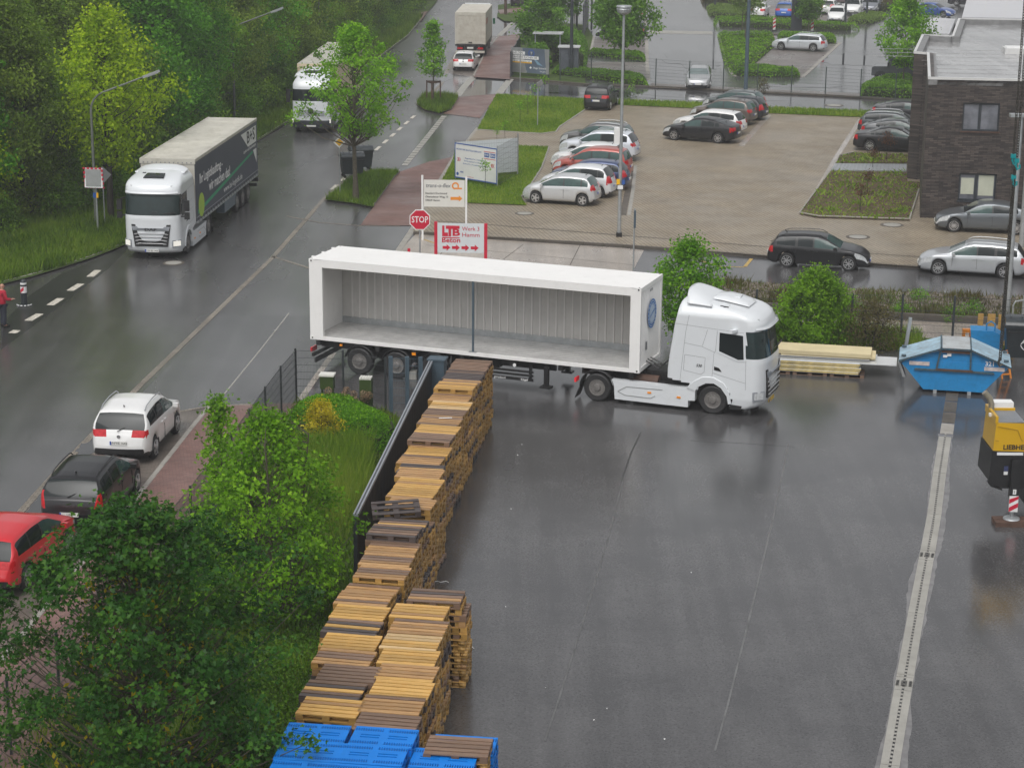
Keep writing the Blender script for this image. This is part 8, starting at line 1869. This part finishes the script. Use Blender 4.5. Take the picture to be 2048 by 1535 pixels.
PROF = {'round': lambda t: math.sqrt(max(0, 1-(2*t-1)**2)), 'egg': lambda t: (math.sin(math.pi*min(1, t**.75)))**.8 if t < 1 else 0, 'cone': lambda t: max(.06, (1-t)**.8)*min(1, .35+4*t), 'wide': lambda t: math.sin(math.pi*t**.6)**.65 if 0 < t < 1 else 0, 'bush': lambda t: math.sqrt(max(0, 1-t**2.2))*min(1, .75+t), 'maple': lambda t: interp(t, [(0, .75), (.3, 1), (.5, 1), (.7, .82), (.85, .58), (1, .2)]), 'column': lambda t: min(1, .55+t*1.6)*min(1, 3.2*(1-t)+.12)}
def tree_parts(seed, H, R, base, prof, nc, nl, size, cr, lm, bark='bark', r0=.12, palm=False, lumps=.35, up=.55, core=.6, lean=0.0, droop=0.0, multi=1, flat=.75):
    rng = np.random.default_rng(seed); f = PROF[prof]; mb = MB(); ph = rng.random(6)*6.28
    tops = []
    for q in range(multi):
        a0 = q*2.4; off = (0 if multi == 1 else .12*R)
        bx, by = off*math.cos(a0), off*math.sin(a0); ex, ey = bx+(lean*H if multi == 1 else .35*R*math.cos(a0)), by+(0 if multi == 1 else .35*R*math.sin(a0)); n = 7; pts = []
        for i in range(n+1):
            t = i/n; pts.append((bx+(ex-bx)*t+.02*H*math.sin(3*t+ph[0])*t, by+(ey-by)*t+.02*H*math.sin(2.5*t+ph[1])*t, H*.92*t))
        mb.tube(pts, [max(.012, r0*(1-.88*(i/n)**.8)*(1.25 if i == 0 else 1)) for i in range(n+1)], 8); tops.append(pts)
    def trunk_at(z, q=0):
        pts = tops[q]; t = min(.999, max(0, z/(H*.92)))*(len(pts)-1); i = int(t); return np.array(pts[i])*(1-(t-i))+np.array(pts[i+1])*(t-i)
    C = []; cc = []
    for i in range(nc):
        t = (i+rng.random())/nc; t = t**.9; a = i*2.399+rng.random()*1.2; z = base+(H-base)*t
        lump = 1+lumps*(.6*math.sin(3*a+ph[2]+4*t)+.5*math.sin(2*a-5*t+ph[3]))+.12*rng.standard_normal()
        rr = R*f(t)*lump*(core+(1-core)*rng.random()) if rng.random() < .72 else R*f(t)*rng.random()**.5*.85
        p = np.array([rr*math.cos(a), rr*math.sin(a), z]) + np.array([lean*z, 0, 0]); q = i % multi
        zt = max(min(base, H*.35)*.9, z-.55*rr-.05*H); s = trunk_at(zt, q); mid = s*.5+p*.5+np.array([0, 0, -.06*rr if rr > .3 else 0])+rng.standard_normal(3)*.04*R
        rad = max(.006, r0*.30*(1-.6*t)); mb.tube([s, mid, p], [rad, rad*.65, rad*.25], 5, caps=False); cc.append((p, a))
    for i, (p, a) in enumerate(cc):
        k = max(3, int(nl*(.55+.9*rng.random()))); q = rng.standard_normal((k, 3))*cr*np.array([1, 1, flat])*(.75+.5*rng.random()); C.append((p+q, np.full(k, i)))
    P = np.vstack([c[0] for c in C]); ids = np.concatenate([c[1] for c in C]); P[:, 2] = np.maximum(P[:, 2], .05)
    out = P-np.array([0, 0, (H+base)/2]); out = out/(np.linalg.norm(out, axis=1, keepdims=True)+1e-6)*.6
    V, k = leaf_arrays(P, rng, size, out, up, palm=palm, droop=droop); bv = rng.random(nc)*.62+.12
    var = np.clip(bv[ids]+.13*rng.standard_normal(len(P)), 0, 1); var = np.concatenate([var]*k)
    Fq = np.arange(len(V)).reshape(-1, 4)
    return mb.mesh('trunk', M[bark], smooth=50, normals=False), np_mesh('crown', V, Fq, LM[lm], var)
def plant(name, label, cat, loc, parts, rz=0.0, sc=1.0, group=None):
    t = thing(name, label, cat, loc, rz, group); t.scale = (sc, sc, sc) if not hasattr(sc, '__len__') else sc
    put('trunk', parts[0], t); put('crown', parts[1], t); return t
def gp(px, py, z=0.0): return G(px, py, z)

# the wood on the left: single trees, four growth forms
WV = [tree_parts(101, 12.5, 3.5, .6, 'egg', 140, 260, .20, .50, 'wood', 'bark_dark', .2, lumps=.4), tree_parts(102, 11.0, 3.7, .4, 'wide', 140, 260, .19, .52, 'wood2', 'bark_dark', .18, multi=2, lumps=.4),
      tree_parts(103, 13.0, 3.2, .8, 'egg', 130, 260, .21, .48, 'wood3', 'bark_dark', .2, lumps=.45), tree_parts(104, 9.0, 3.2, .2, 'bush', 120, 250, .19, .5, 'wood', 'bark_dark', .14, multi=3, lumps=.4)]
wr = random.Random(5); line = [G(*p) for p in ((-160, 520), (0, 462), (110, 425), (230, 372), (330, 318), (430, 262), (545, 205), (620, 158), (690, 113), (745, 76), (790, 38), (812, -5), (830, -60))]
LT = sum((b_-a).length for a, b_ in zip(line[:-1], line[1:])); WN = ['dense mid green tree', 'greyish green bushy tree', 'dark green tall tree', 'low leafy tree']; RN = ['front', 'second', 'third']
for rowi, (off, stp) in enumerate(((2.2, 4.6), (6.5, 5.6), (12.0, 6.5))):
    s_ = wr.uniform(0, 3); cnt = 0
    while s_ < LT:
        p, d = along(line, s_); n_ = Vector((-d.y, d.x, 0)); q = p+n_*(off+wr.uniform(-1, 1)); k = wr.choice((0, 1, 2, 3) if rowi == 0 else (0, 1, 2)); 
        sc = wr.uniform(.85, 1.12)*(.9 if rowi == 0 else 1.05)
        plant('wood_tree', f'{WN[k]}, {ordn(cnt)} from the left in the {RN[rowi]} row of the wood', 'tree', (q.x, q.y, .05), WV[k], wr.uniform(0, 6.28), (sc, sc, sc*wr.uniform(.9, 1.1)), 'trees of the wood on the left'); cnt += 1
        s_ += stp*wr.uniform(.8, 1.2)
bu = [tree_parts(111, 2.6, 1.7, .05, 'bush', 50, 110, .17, .38, 'wood', 'bark_dark', .05, multi=3), tree_parts(112, 2.0, 1.5, .05, 'bush', 45, 110, .16, .36, 'hedge', 'bark_dark', .05, multi=3)]
s_ = 1; cnt = 0
while s_ < LT:
    p, d = along(line, s_); n_ = Vector((-d.y, d.x, 0)); q = p+n_*wr.uniform(-1.2, .8); plant('understorey_bush', f'low bush, {ordn(cnt)} from the left at the foot of the wood', 'bush', (q.x, q.y, .05), bu[wr.randint(0, 1)], wr.uniform(0, 6.28), wr.uniform(.7, 1.2), 'bushes at the foot of the wood'); cnt += 1; s_ += wr.uniform(3, 5.5)
plant('roadside_tree', 'bright yellow green tree in front of the wood beside the traffic mirror', 'tree', gp(222, 432, .1), tree_parts(121, 9.8, 2.35, 2.6, 'egg', 105, 120, .19, .40, 'yellow', 'bark_dark', .14, lumps=.4))
plant('roadside_tree', 'yellow green branches of a tree at the left edge of the photo', 'tree', gp(-58, 470, .1), tree_parts(122, 6.5, 2.0, 1.0, 'egg', 80, 110, .18, .38, 'yellow', 'bark_dark', .12))
mb = MB(); t = thing('cable_post', 'dark wooden post under the yellow green tree', 'post', gp(223, 440, .1)); mb.tube([(0, 0, 0), (0, 0, 2.6)], .14, 10); mb.build('post', M['bark_dark'], t)
# street trees
plant('street_tree', 'bright green young oak on the grass island beside the dark bins', 'tree', gp(712, 400, .1), tree_parts(131, 8.8, 3.0, 3.45, 'egg', 120, 85, .155, .22, 'oak', 'bark', .15, lumps=.5, up=.7, core=.45))
st = plant('street_tree', 'small slender tree tied to three stakes on the far grass island', 'tree', gp(866, 205, .1), tree_parts(132, 5.6, 1.25, 1.9, 'cone', 46, 60, .18, .22, 'oak', 'bark', .07, lumps=.45, core=.4))
tk = thing('tree_stakes', 'brown wooden tripod of stakes round the small slender tree', 'stakes', gp(866, 205, .1))
for k in range(3): a = 2.1*k+.4; mb = MB(); mb.box((.55*math.cos(a), .45*math.sin(a), .75), (.09, .09, 1.5)); mb.build('stake', M['timber'], tk)
for k in range(3): a, b_ = 2.1*k+.4, 2.1*(k+1)+.4; mb = MB(); mb.bar((.55*math.cos(a), .45*math.sin(a), 1.42), (.55*math.cos(b_), .45*math.sin(b_), 1.42), .06, .12); mb.build('crossbar', M['timber'], tk)
FT = tree_parts(141, 6.6, 1.9, 2.3, 'egg', 75, 90, .22, .32, 'far', 'bark', .09, lumps=.35); FT2 = tree_parts(142, 7.2, 2.0, 1.6, 'wide', 85, 95, .24, .36, 'far', 'bark', .1); PT = tree_parts(143, 6.5, 1.9, 2.7, 'egg', 45, 60, .22, .28, 'pale', 'bark', .07, core=.4)
plant('park_tree', 'dense leafy tree behind the advertising board', 'tree', gp(1083, 122, .1), FT2, 1, (.95, .95, .85)); plant('park_tree', 'darker leafy tree left of the black lamp post', 'tree', gp(1122, 62, .1), FT2, 2.5, 1.0); plant('park_tree', 'leafy tree at the top edge behind the house number frame', 'tree', gp(1150, 20, .1), FT, .5, 1.0)
plant('park_tree', 'young tree in the strip hedge, left of the pair before the black car', 'tree', gp(1229, 112, .1), FT, .3, 1.0); plant('park_tree', 'young tree nearest the wire fence, right of the pair before the black car', 'tree', gp(1247, 158, .1), FT, 2.1, (1.08, 1.08, 1.15))
plant('park_tree', 'thin pale green tree in the low hedge, left of two', 'tree', gp(1484, 72, .1), PT, .3, 1.0); plant('park_tree', 'thin pale green tree in the low hedge, right of two', 'tree', gp(1490, 86, .1), PT, 2.3, .95)
plant('park_tree', 'tree with ball shaped crown beside the dark stele', 'tree', gp(1617, 68, .1), tree_parts(144, 4.0, 1.35, 1.5, 'round', 60, 90, .18, .26, 'far', 'bark', .06, lumps=.12))
plant('park_tree', 'young green tree before the boxy off-road vehicle', 'tree', gp(1806, 180, .1), tree_parts(145, 7.0, 2.0, 1.9, 'egg', 95, 80, .20, .27, 'oak', 'bark', .08, lumps=.4), 0, 1)
# bushes behind the yard
plant('bush', 'tall bright green bush between the container and the tractor cab', 'bush', gp(1374, 690), tree_parts(151, 3.9, 1.15, .2, 'column', 85, 110, .13, .22, 'clip', 'bark', .05, multi=2, lumps=.35), 0, 1)
plant('bush', 'round yellow green bush behind the panel pile', 'bush', gp(1627, 690), tree_parts(152, 2.75, 1.42, .1, 'bush', 150, 120, .11, .19, 'bush', 'bark', .05, multi=4, lumps=.38))
plant('bush', 'brown thorny bush right of the round yellow green bush', 'bush', gp(1742, 700), tree_parts(153, 1.75, 1.1, .05, 'bush', 150, 38, .07, .20, 'brown', 'bark_dark', .03, multi=5, lumps=.2))
plant('bush', 'small straggly green bush just in front of the tractor', 'bush', gp(1538, 690), tree_parts(154, 1.3, .45, .05, 'bush', 26, 26, .10, .16, 'hedge', 'bark_dark', .02, multi=3))
for k, (px, py) in enumerate(((1840, 605), (1905, 640), (1700, 615), (1945, 628), (1800, 632))): plant('weed_clump', ['single green weed clump high on the rubble bank', 'green weed clump above the blue skip', 'green weed clump left end of the rubble bank', 'green weed clump beside the lamp post on the bank', 'green weed clump above the brown bush'][k], 'weed', gp(px, py), tree_parts(160+k, .5, .5, .02, 'bush', 14, 40, .07, .12, 'clip' if k != 1 else 'hedge', 'bark', .008))
# foreground trees
plant('maple_tree', 'bright green maple between the footpath fence and the sliding gate', 'tree', gp(545, 1245), tree_parts(171, 5.2, 2.15, .25, 'wide', 210, 72, .105, .21, 'bright', 'bark', .09, palm=True, lumps=.45, multi=3, core=.45))
plant('maple_shoot', 'tall leafy shoot of a young maple behind the white tall car', 'sapling', gp(452, 1110), tree_parts(172, 4.4, .75, .9, 'cone', 42, 52, .12, .17, 'bright', 'bark', .05, palm=True, lumps=.4, core=.5, lean=-.02))
BM = plant('maple_tree', 'big dark green maple filling the lower left corner', 'tree', gp(292, 1690), tree_parts(181, 6.7, 3.3, .4, 'maple', 330, 92, .11, .19, 'dark', 'bark', .12, palm=True, lumps=.45, core=.35, droop=.5))
rng = np.random.default_rng(77); n = 700; a = rng.random(n)*6.28; rr = 2.2*np.sqrt(rng.random(n)); z = 1.0+4.6*rng.random(n); P = np.stack([rr*np.cos(a)*(1.2-(z-1)/5.6), rr*np.sin(a)*(1.2-(z-1)/5.6), z], 1); V, k = leaf_arrays(P, rng, .12, None, 0, droop=3)
put('seed_keys', np_mesh('seed_keys', V, np.arange(len(V)).reshape(-1, 4), LM['gold'], rng.random(len(P))*.3), BM)['kind'] = 'stuff'
# garden ground, clipped mound, golden shrub, dried flower heads
GARD = [(596, 806), (640, 815), (760, 835), (850, 850)]
gpoly = [tuple(FP[0])[:2], (FQ[-1].x, FQ[-1].y), (g1.x, g1.y-1.5), (g0.x+.05, g0.y), (-4.45, 44), (-5.0, 36), (-6, 20), (-14, 20)]+[tuple(p)[:2] for p in reversed(FP[1:])]
sheet('garden', gpoly, .025, M['grass_soil'], world=True)
gw = [Vector((x, y, 0)) for x, y in gpoly]
grass('grass', gw, 60000, .32, .025, M['blade_dark'], 31, px=False, wide=.014, clump=.8)
grass('tall_grass', [(600, 905), (740, 900), (735, 1010), (690, 1060), (600, 1010), (560, 940)], 22000, .75, .025, M['blade_lawn'], 32, wide=.012, spread=.45)
def leaf_mound(name, label, cat, poly, h, n, size, lm, seed, z=0.0, px=True, edge=.35, core=True, lumpy=.0, parent_kind=None, group=None):
    """clipped plant mass: solid dark core under a skin of single leaves"""
    P = [G(x, y, z) for x, y in poly] if px else poly; c = sum(P, Vector())/len(P); t = thing(name, label, cat, (c.x, c.y, z), 0, group); rng = np.random.default_rng(seed)
    pl = np.array([(p.x-c.x, p.y-c.y) for p in P]); pts = scatter([(x, y) for x, y in pl], n, rng)
    def edge_d(q):
        d = np.full(len(q), 9.0)
        for a, b_ in zip(pl, np.roll(pl, -1, 0)):
            ab = b_-a; u = np.clip(((q-a)@ab)/(ab@ab+1e-9), 0, 1); d = np.minimum(d, np.linalg.norm(q-a-u[:, None]*ab, axis=1))
        return d
    d = edge_d(pts); hh = h*np.clip(d/edge, 0, 1)**.45*(1+lumpy*np.sin(pts[:, 0]*2.1+seed)*np.sin(pts[:, 1]*1.7)); zz = hh*(.82+.25*rng.random(n)); low = rng.random(n) < .25; zz = np.where(low & (d < edge), zz*rng.random(n), zz)
    V, k = leaf_arrays(np.stack([pts[:, 0], pts[:, 1], np.maximum(zz, .02)], 1), rng, size, None, .7); var = np.clip(.45+.22*rng.standard_normal(n)+.15*np.sin(pts[:, 0]*1.3)*np.cos(pts[:, 1]*1.9), 0, 1)
    o = put('foliage', np_mesh('foliage', V, np.arange(len(V)).reshape(-1, 4), LM[lm], var), t)
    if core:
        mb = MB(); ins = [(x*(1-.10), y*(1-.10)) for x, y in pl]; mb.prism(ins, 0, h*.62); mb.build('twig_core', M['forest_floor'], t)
    return t
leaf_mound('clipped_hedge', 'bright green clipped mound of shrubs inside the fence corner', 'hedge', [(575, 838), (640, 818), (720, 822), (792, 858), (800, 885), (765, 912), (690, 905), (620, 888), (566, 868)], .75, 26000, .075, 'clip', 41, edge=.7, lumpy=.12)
plant('golden_shrub', 'yellow leaved shrub growing out of the clipped mound', 'shrub', gp(643, 895), tree_parts(191, 1.45, .62, .35, 'bush', 60, 55, .07, .12, 'gold', 'bark', .02, multi=4, lumps=.5, core=.4))
hy = thing('hydrangea', 'shrub with round brown dried flower heads beside the green post box', 'shrub', gp(694, 834)); hr = random.Random(8)
for k in range(16):
    x, y, z = hr.uniform(-.75, .75), hr.uniform(-.3, .25), hr.uniform(.55, .95); rng = np.random.default_rng(900+k); q = rng.standard_normal((120, 3)); q = q/np.linalg.norm(q, axis=1, keepdims=True)*.115; V, kk = leaf_arrays(q, rng, .05, q*8, 0)
    o = put('flower_head', np_mesh('flower_head', V, np.arange(len(V)).reshape(-1, 4), LM['dry'], rng.random(120)), hy); o.location = (x, y, z); mb = MB(); mb.tube([(x*.4, y*.4, 0), (x, y, z)], .008, 5); mb.build('stem', M['bark'], hy)
leaf_mound('ivy_cover', 'dark creeping ground cover along the foot of the pallets', 'ground cover', [Vector((-4.6, 49, 0)), Vector((-5.6, 50, 0)), Vector((-6.4, 44, 0)), Vector((-7, 36, 0)), Vector((-4.9, 36, 0)), Vector((-4.3, 43, 0))], .3, 16000, .07, 'ground', 42, px=False, core=False, lumpy=.3)
leaf_mound('ivy_cover', 'leafy ground cover beneath the bright green maple', 'ground cover', [Vector((-5.2, 54, 0)), Vector((-8.6, 56, 0)), Vector((-9.6, 49, 0)), Vector((-8.6, 43, 0)), Vector((-6.4, 44, 0)), Vector((-5.4, 49, 0))], .25, 14000, .08, 'ground', 43, px=False, core=False, lumpy=.4)
# car park hedges
HG = [([(1103, 150), (1170, 157), (1297, 174), (1290, 160), (1180, 148), (1110, 140)], .55, 'low hedge behind the wire fence under the black lamp post'), ([(1176, 112), (1291, 124), (1290, 114), (1178, 106)], .5, 'strip hedge between the two paved bays'),
      ([(1435, 72), (1545, 70), (1552, 88), (1545, 98), (1497, 138), (1465, 152), (1450, 135)], .5, 'wide low hedge left of the silver estate car in its bay'), ([(1465, 152), (1497, 138), (1598, 147), (1600, 156)], .55, 'low hedge along the wire fence below the paved bay'), ([(1556, 72), (1672, 78), (1672, 87), (1556, 82)], .55, 'narrow hedge behind the silver estate car'),
      ([(1425, 44), (1500, 41), (1718, 57), (1718, 63), (1430, 54)], .6, 'long low hedge with the two beacons before it'), ([(1413, 16), (1460, 15), (1515, 35), (1480, 38), (1418, 33)], .5, 'pale dry hedge in the upper part of the car park'), ([(1695, 41), (1725, 31), (1775, 32), (1770, 39), (1740, 50), (1697, 48)], .5, 'pale dry hedge below the white hatchbacks'),
      ([(1750, 23), (1765, -3), (1830, -3), (1835, 15), (1800, 25)], .9, 'brown grassy mound at the top of the car park'), ([(1400, -4), (1520, -4), (1522, 8), (1405, 9)], .7, 'dry brown hedge at the top edge of the car park'), ([(1720, 182), (1770, 166), (1830, 166), (1830, 198), (1722, 193)], .75, 'dark green hedge under the young tree beside the house')]
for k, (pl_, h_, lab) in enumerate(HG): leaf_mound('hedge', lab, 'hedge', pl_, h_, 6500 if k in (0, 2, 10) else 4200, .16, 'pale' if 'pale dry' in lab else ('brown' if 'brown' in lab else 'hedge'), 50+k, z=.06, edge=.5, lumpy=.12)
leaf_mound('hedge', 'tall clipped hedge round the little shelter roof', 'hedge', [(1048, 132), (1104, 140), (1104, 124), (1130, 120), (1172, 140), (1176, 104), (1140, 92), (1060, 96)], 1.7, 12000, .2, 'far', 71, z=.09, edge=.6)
# saplings on the lawns and beds
SP = [tree_parts(201, 1.5, .28, .95, 'round', 10, 16, .09, .10, 'oak', 'bark_dark', .02), tree_parts(202, 1.25, .30, .8, 'round', 14, 22, .08, .10, 'red', 'bark_dark', .02), tree_parts(203, 1.9, .42, 1.0, 'round', 16, 24, .10, .13, 'brown', 'bark_dark', .025)]
for px, py, k, sc, lab in ((1040, 247, 0, 1.0, 'thin sapling on the far lawn, left of the tilted sign post'), (1056, 231, 0, 1.0, 'thin sapling on the far lawn, second from the left'), (1070, 213, 0, 1.05, 'thin sapling on the far lawn, just behind the tilted sign post'), (1088, 197, 0, 1.1, 'thin sapling at the top edge of the far lawn'), (1010, 290, 0, 1.0, 'thin sapling on the paving edge above the banner'), (994, 290, 0, .7, 'short leafy sapling behind the banner top'), (970, 378, 0, 1.05, 'thin sapling standing in front of the white banner'),
    (1525, 213, 2, 1.0, 'brown leaved sapling on the grass strip behind the middle row'), (1720, 422, 1, 1.05, 'red leaved sapling nearest the front of the planted bed'), (1734, 390, 1, 1.0, 'red leaved sapling in the middle of the planted bed'), (1745, 338, 1, .9, 'red leaved sapling beside the metal walkway'), (1773, 321, 1, 1.25, 'red leaved sapling in front of the black saloon'), (1262, 206, 0, .9, 'bare sapling on the grass strip beside the black people carrier')):
    plant('sapling', lab, 'sapling', gp(px, py, ZL), SP[k], px*.7, sc)
# ================================================================ THE MAN IN THE RED JACKET
def skin_body(name, verts, edges, radii, mt, parent, root=0, sub=2):
    me = bpy.data.meshes.new(name); me.from_pydata(verts, edges, []); me.materials.append(mt); o = put(name, me, parent)
    sk_ = o.modifiers.new('skin', 'SKIN'); o.modifiers.new('sub', 'SUBSURF').levels = sub; o.modifiers['sub'].render_levels = sub
    for i, r_ in enumerate(radii): me.skin_vertices[0].data[i].radius = (r_, r_) if not hasattr(r_, '__len__') else r_
    me.skin_vertices[0].data[root].use_root = True
    me.polygons.foreach_set('use_smooth', [True]*len(me.polygons)); return o
M['skin'] = pm('skin', (.50, .27, .19), .5, var=.08, scale=8); M['jacket'] = pm('red_jacket', (.40, .008, .03), .6, var=.2, scale=10, bmp=.3, bscale=14); M['trousers'] = pm('dark_trousers', (.018, .022, .035), .75, var=.2, scale=8); M['shoe'] = pm('black_shoe', (.012, .012, .012), .4)
pq = G(8, 654); pn_ = thing('person', 'bald man in red jacket and dark trousers holding one arm out beside the bollard', 'person', (pq.x, pq.y, 0.0), -.9)
# body (one surface): faces local +y ... turned towards the street
V = [(0, 0, .92), (0, 0, 1.08), (0, -.01, 1.25), (0, -.01, 1.40), (0, 0, 1.47), (0, .015, 1.54), (0, .02, 1.62), (0, .02, 1.70),
     (.09, 0, .88), (.10, .01, .50), (.10, -.02, .10), (.10, .10, .05), (-.09, 0, .88), (-.11, .02, .50), (-.12, -.01, .10), (-.12, .12, .05),
     (.19, 0, 1.40), (.24, .04, 1.14), (.25, .26, 1.10), (.25, .33, 1.11), (-.19, 0, 1.40), (-.25, -.02, 1.14), (-.25, .06, .92), (-.25, .08, .85)]
E_ = [(0, 1), (1, 2), (2, 3), (3, 4), (4, 5), (5, 6), (6, 7), (0, 8), (8, 9), (9, 10), (10, 11), (0, 12), (12, 13), (13, 14), (14, 15), (3, 16), (16, 17), (17, 18), (18, 19), (3, 20), (20, 21), (21, 22), (22, 23)]
R_ = [(.13, .10), (.135, .10), (.15, .11), (.12, .09), .055, .06, .088, .07, .085, .062, .045, .04, .085, .062, .045, .04, .065, .05, .042, .03, .065, .05, .042, .03]
skin_body('body', V, E_, R_, M['skin'], pn_)
jv = [(0, 0, .86), (0, 0, 1.0), (0, -.01, 1.25), (0, -.01, 1.41), (0, 0, 1.46), (.19, 0, 1.40), (.25, .04, 1.13), (.255, .25, 1.10), (-.19, 0, 1.40), (-.26, -.02, 1.13), (-.26, .05, .94)]
skin_body('jacket', jv, [(0, 1), (1, 2), (2, 3), (3, 4), (3, 5), (5, 6), (6, 7), (3, 8), (8, 9), (9, 10)], [(.175, .135), (.18, .14), (.185, .145), (.15, .115), .075, .085, .072, .058, .085, .072, .058], M['jacket'], pn_)
skin_body('trousers', [(0, 0, .95), (.09, 0, .86), (.10, .01, .50), (.10, -.02, .08), (-.09, 0, .86), (-.11, .02, .50), (-.12, -.01, .08)], [(0, 1), (1, 2), (2, 3), (0, 4), (4, 5), (5, 6)], [(.16, .12), .11, .085, .075, .11, .085, .075], M['trousers'], pn_)
for x, y in ((.10, .03), (-.12, .05)): 
    mb = MB(); mb.prism([(x-.05, y-.12), (x+.05, y-.12), (x+.055, y+.10), (x+.02, y+.17), (x-.02, y+.17), (x-.055, y+.10)], 0, .085); mb.build('shoe', M['shoe'], pn_, smooth=60)
for i in range(4):   # fingers of the outstretched hand and of the hanging one
    x = .225+.018*i; skin_body('finger', [(x, .33, 1.11), (x, .375, 1.115), (x, .405, 1.10)], [(0, 1), (1, 2)], [.010, .009, .008], M['skin'], pn_, sub=1)
    y = .05+.018*i; skin_body('finger', [(-.25, y, .86), (-.25, y+.005, .81), (-.245, y+.012, .775)], [(0, 1), (1, 2)], [.010, .009, .008], M['skin'], pn_, sub=1)
skin_body('thumb', [(.215, .30, 1.11), (.195, .335, 1.125), (.20, .36, 1.13)], [(0, 1), (1, 2)], [.011, .010, .009], M['skin'], pn_, sub=1)
for sx in (-1, 1):
    mb = MB(); mb.lathe([(.012, -.008), (.025, 0), (.012, .008)], (sx*.088, .01, 1.62), axis='X', n=10); mb.build('ear', M['skin'], pn_, smooth=60)
    mb = MB(); mb.lathe([(.009, .0), (.007, .006)], (sx*.032, .105, 1.635), axis='Y', n=8); mb.build('eye', M['ink'], pn_)
mb = MB(); mb.prism([(-.012, .095), (.012, .095), (.0, .135)], 1.585, 1.62); mb.build('nose', M['skin'], pn_); mb = MB(); mb.box((0, .104, 1.565), (.045, .012, .008)); mb.build('mouth', M['sign_red'], pn_)
# ================================================================ RAIN HAZE
mb = MB(); mb.bbox((-960, -260, -1.2), (960, 1560, 24)); hz = mb.mesh('haze', bpy.data.materials.new('haze_air')); hm = hz.materials[0]; hm.use_nodes = True; hm.node_tree.nodes.clear()
vo = hm.node_tree.nodes.new('ShaderNodeVolumePrincipled'); vo.inputs['Color'].default_value = (.92, .93, .95, 1); vo.inputs['Density'].default_value = .0006; vo.inputs['Anisotropy'].default_value = 0.0
oo = hm.node_tree.nodes.new('ShaderNodeOutputMaterial'); hm.node_tree.links.new(vo.outputs[0], oo.inputs['Volume'])
tag(put('haze', hz), kind='stuff')
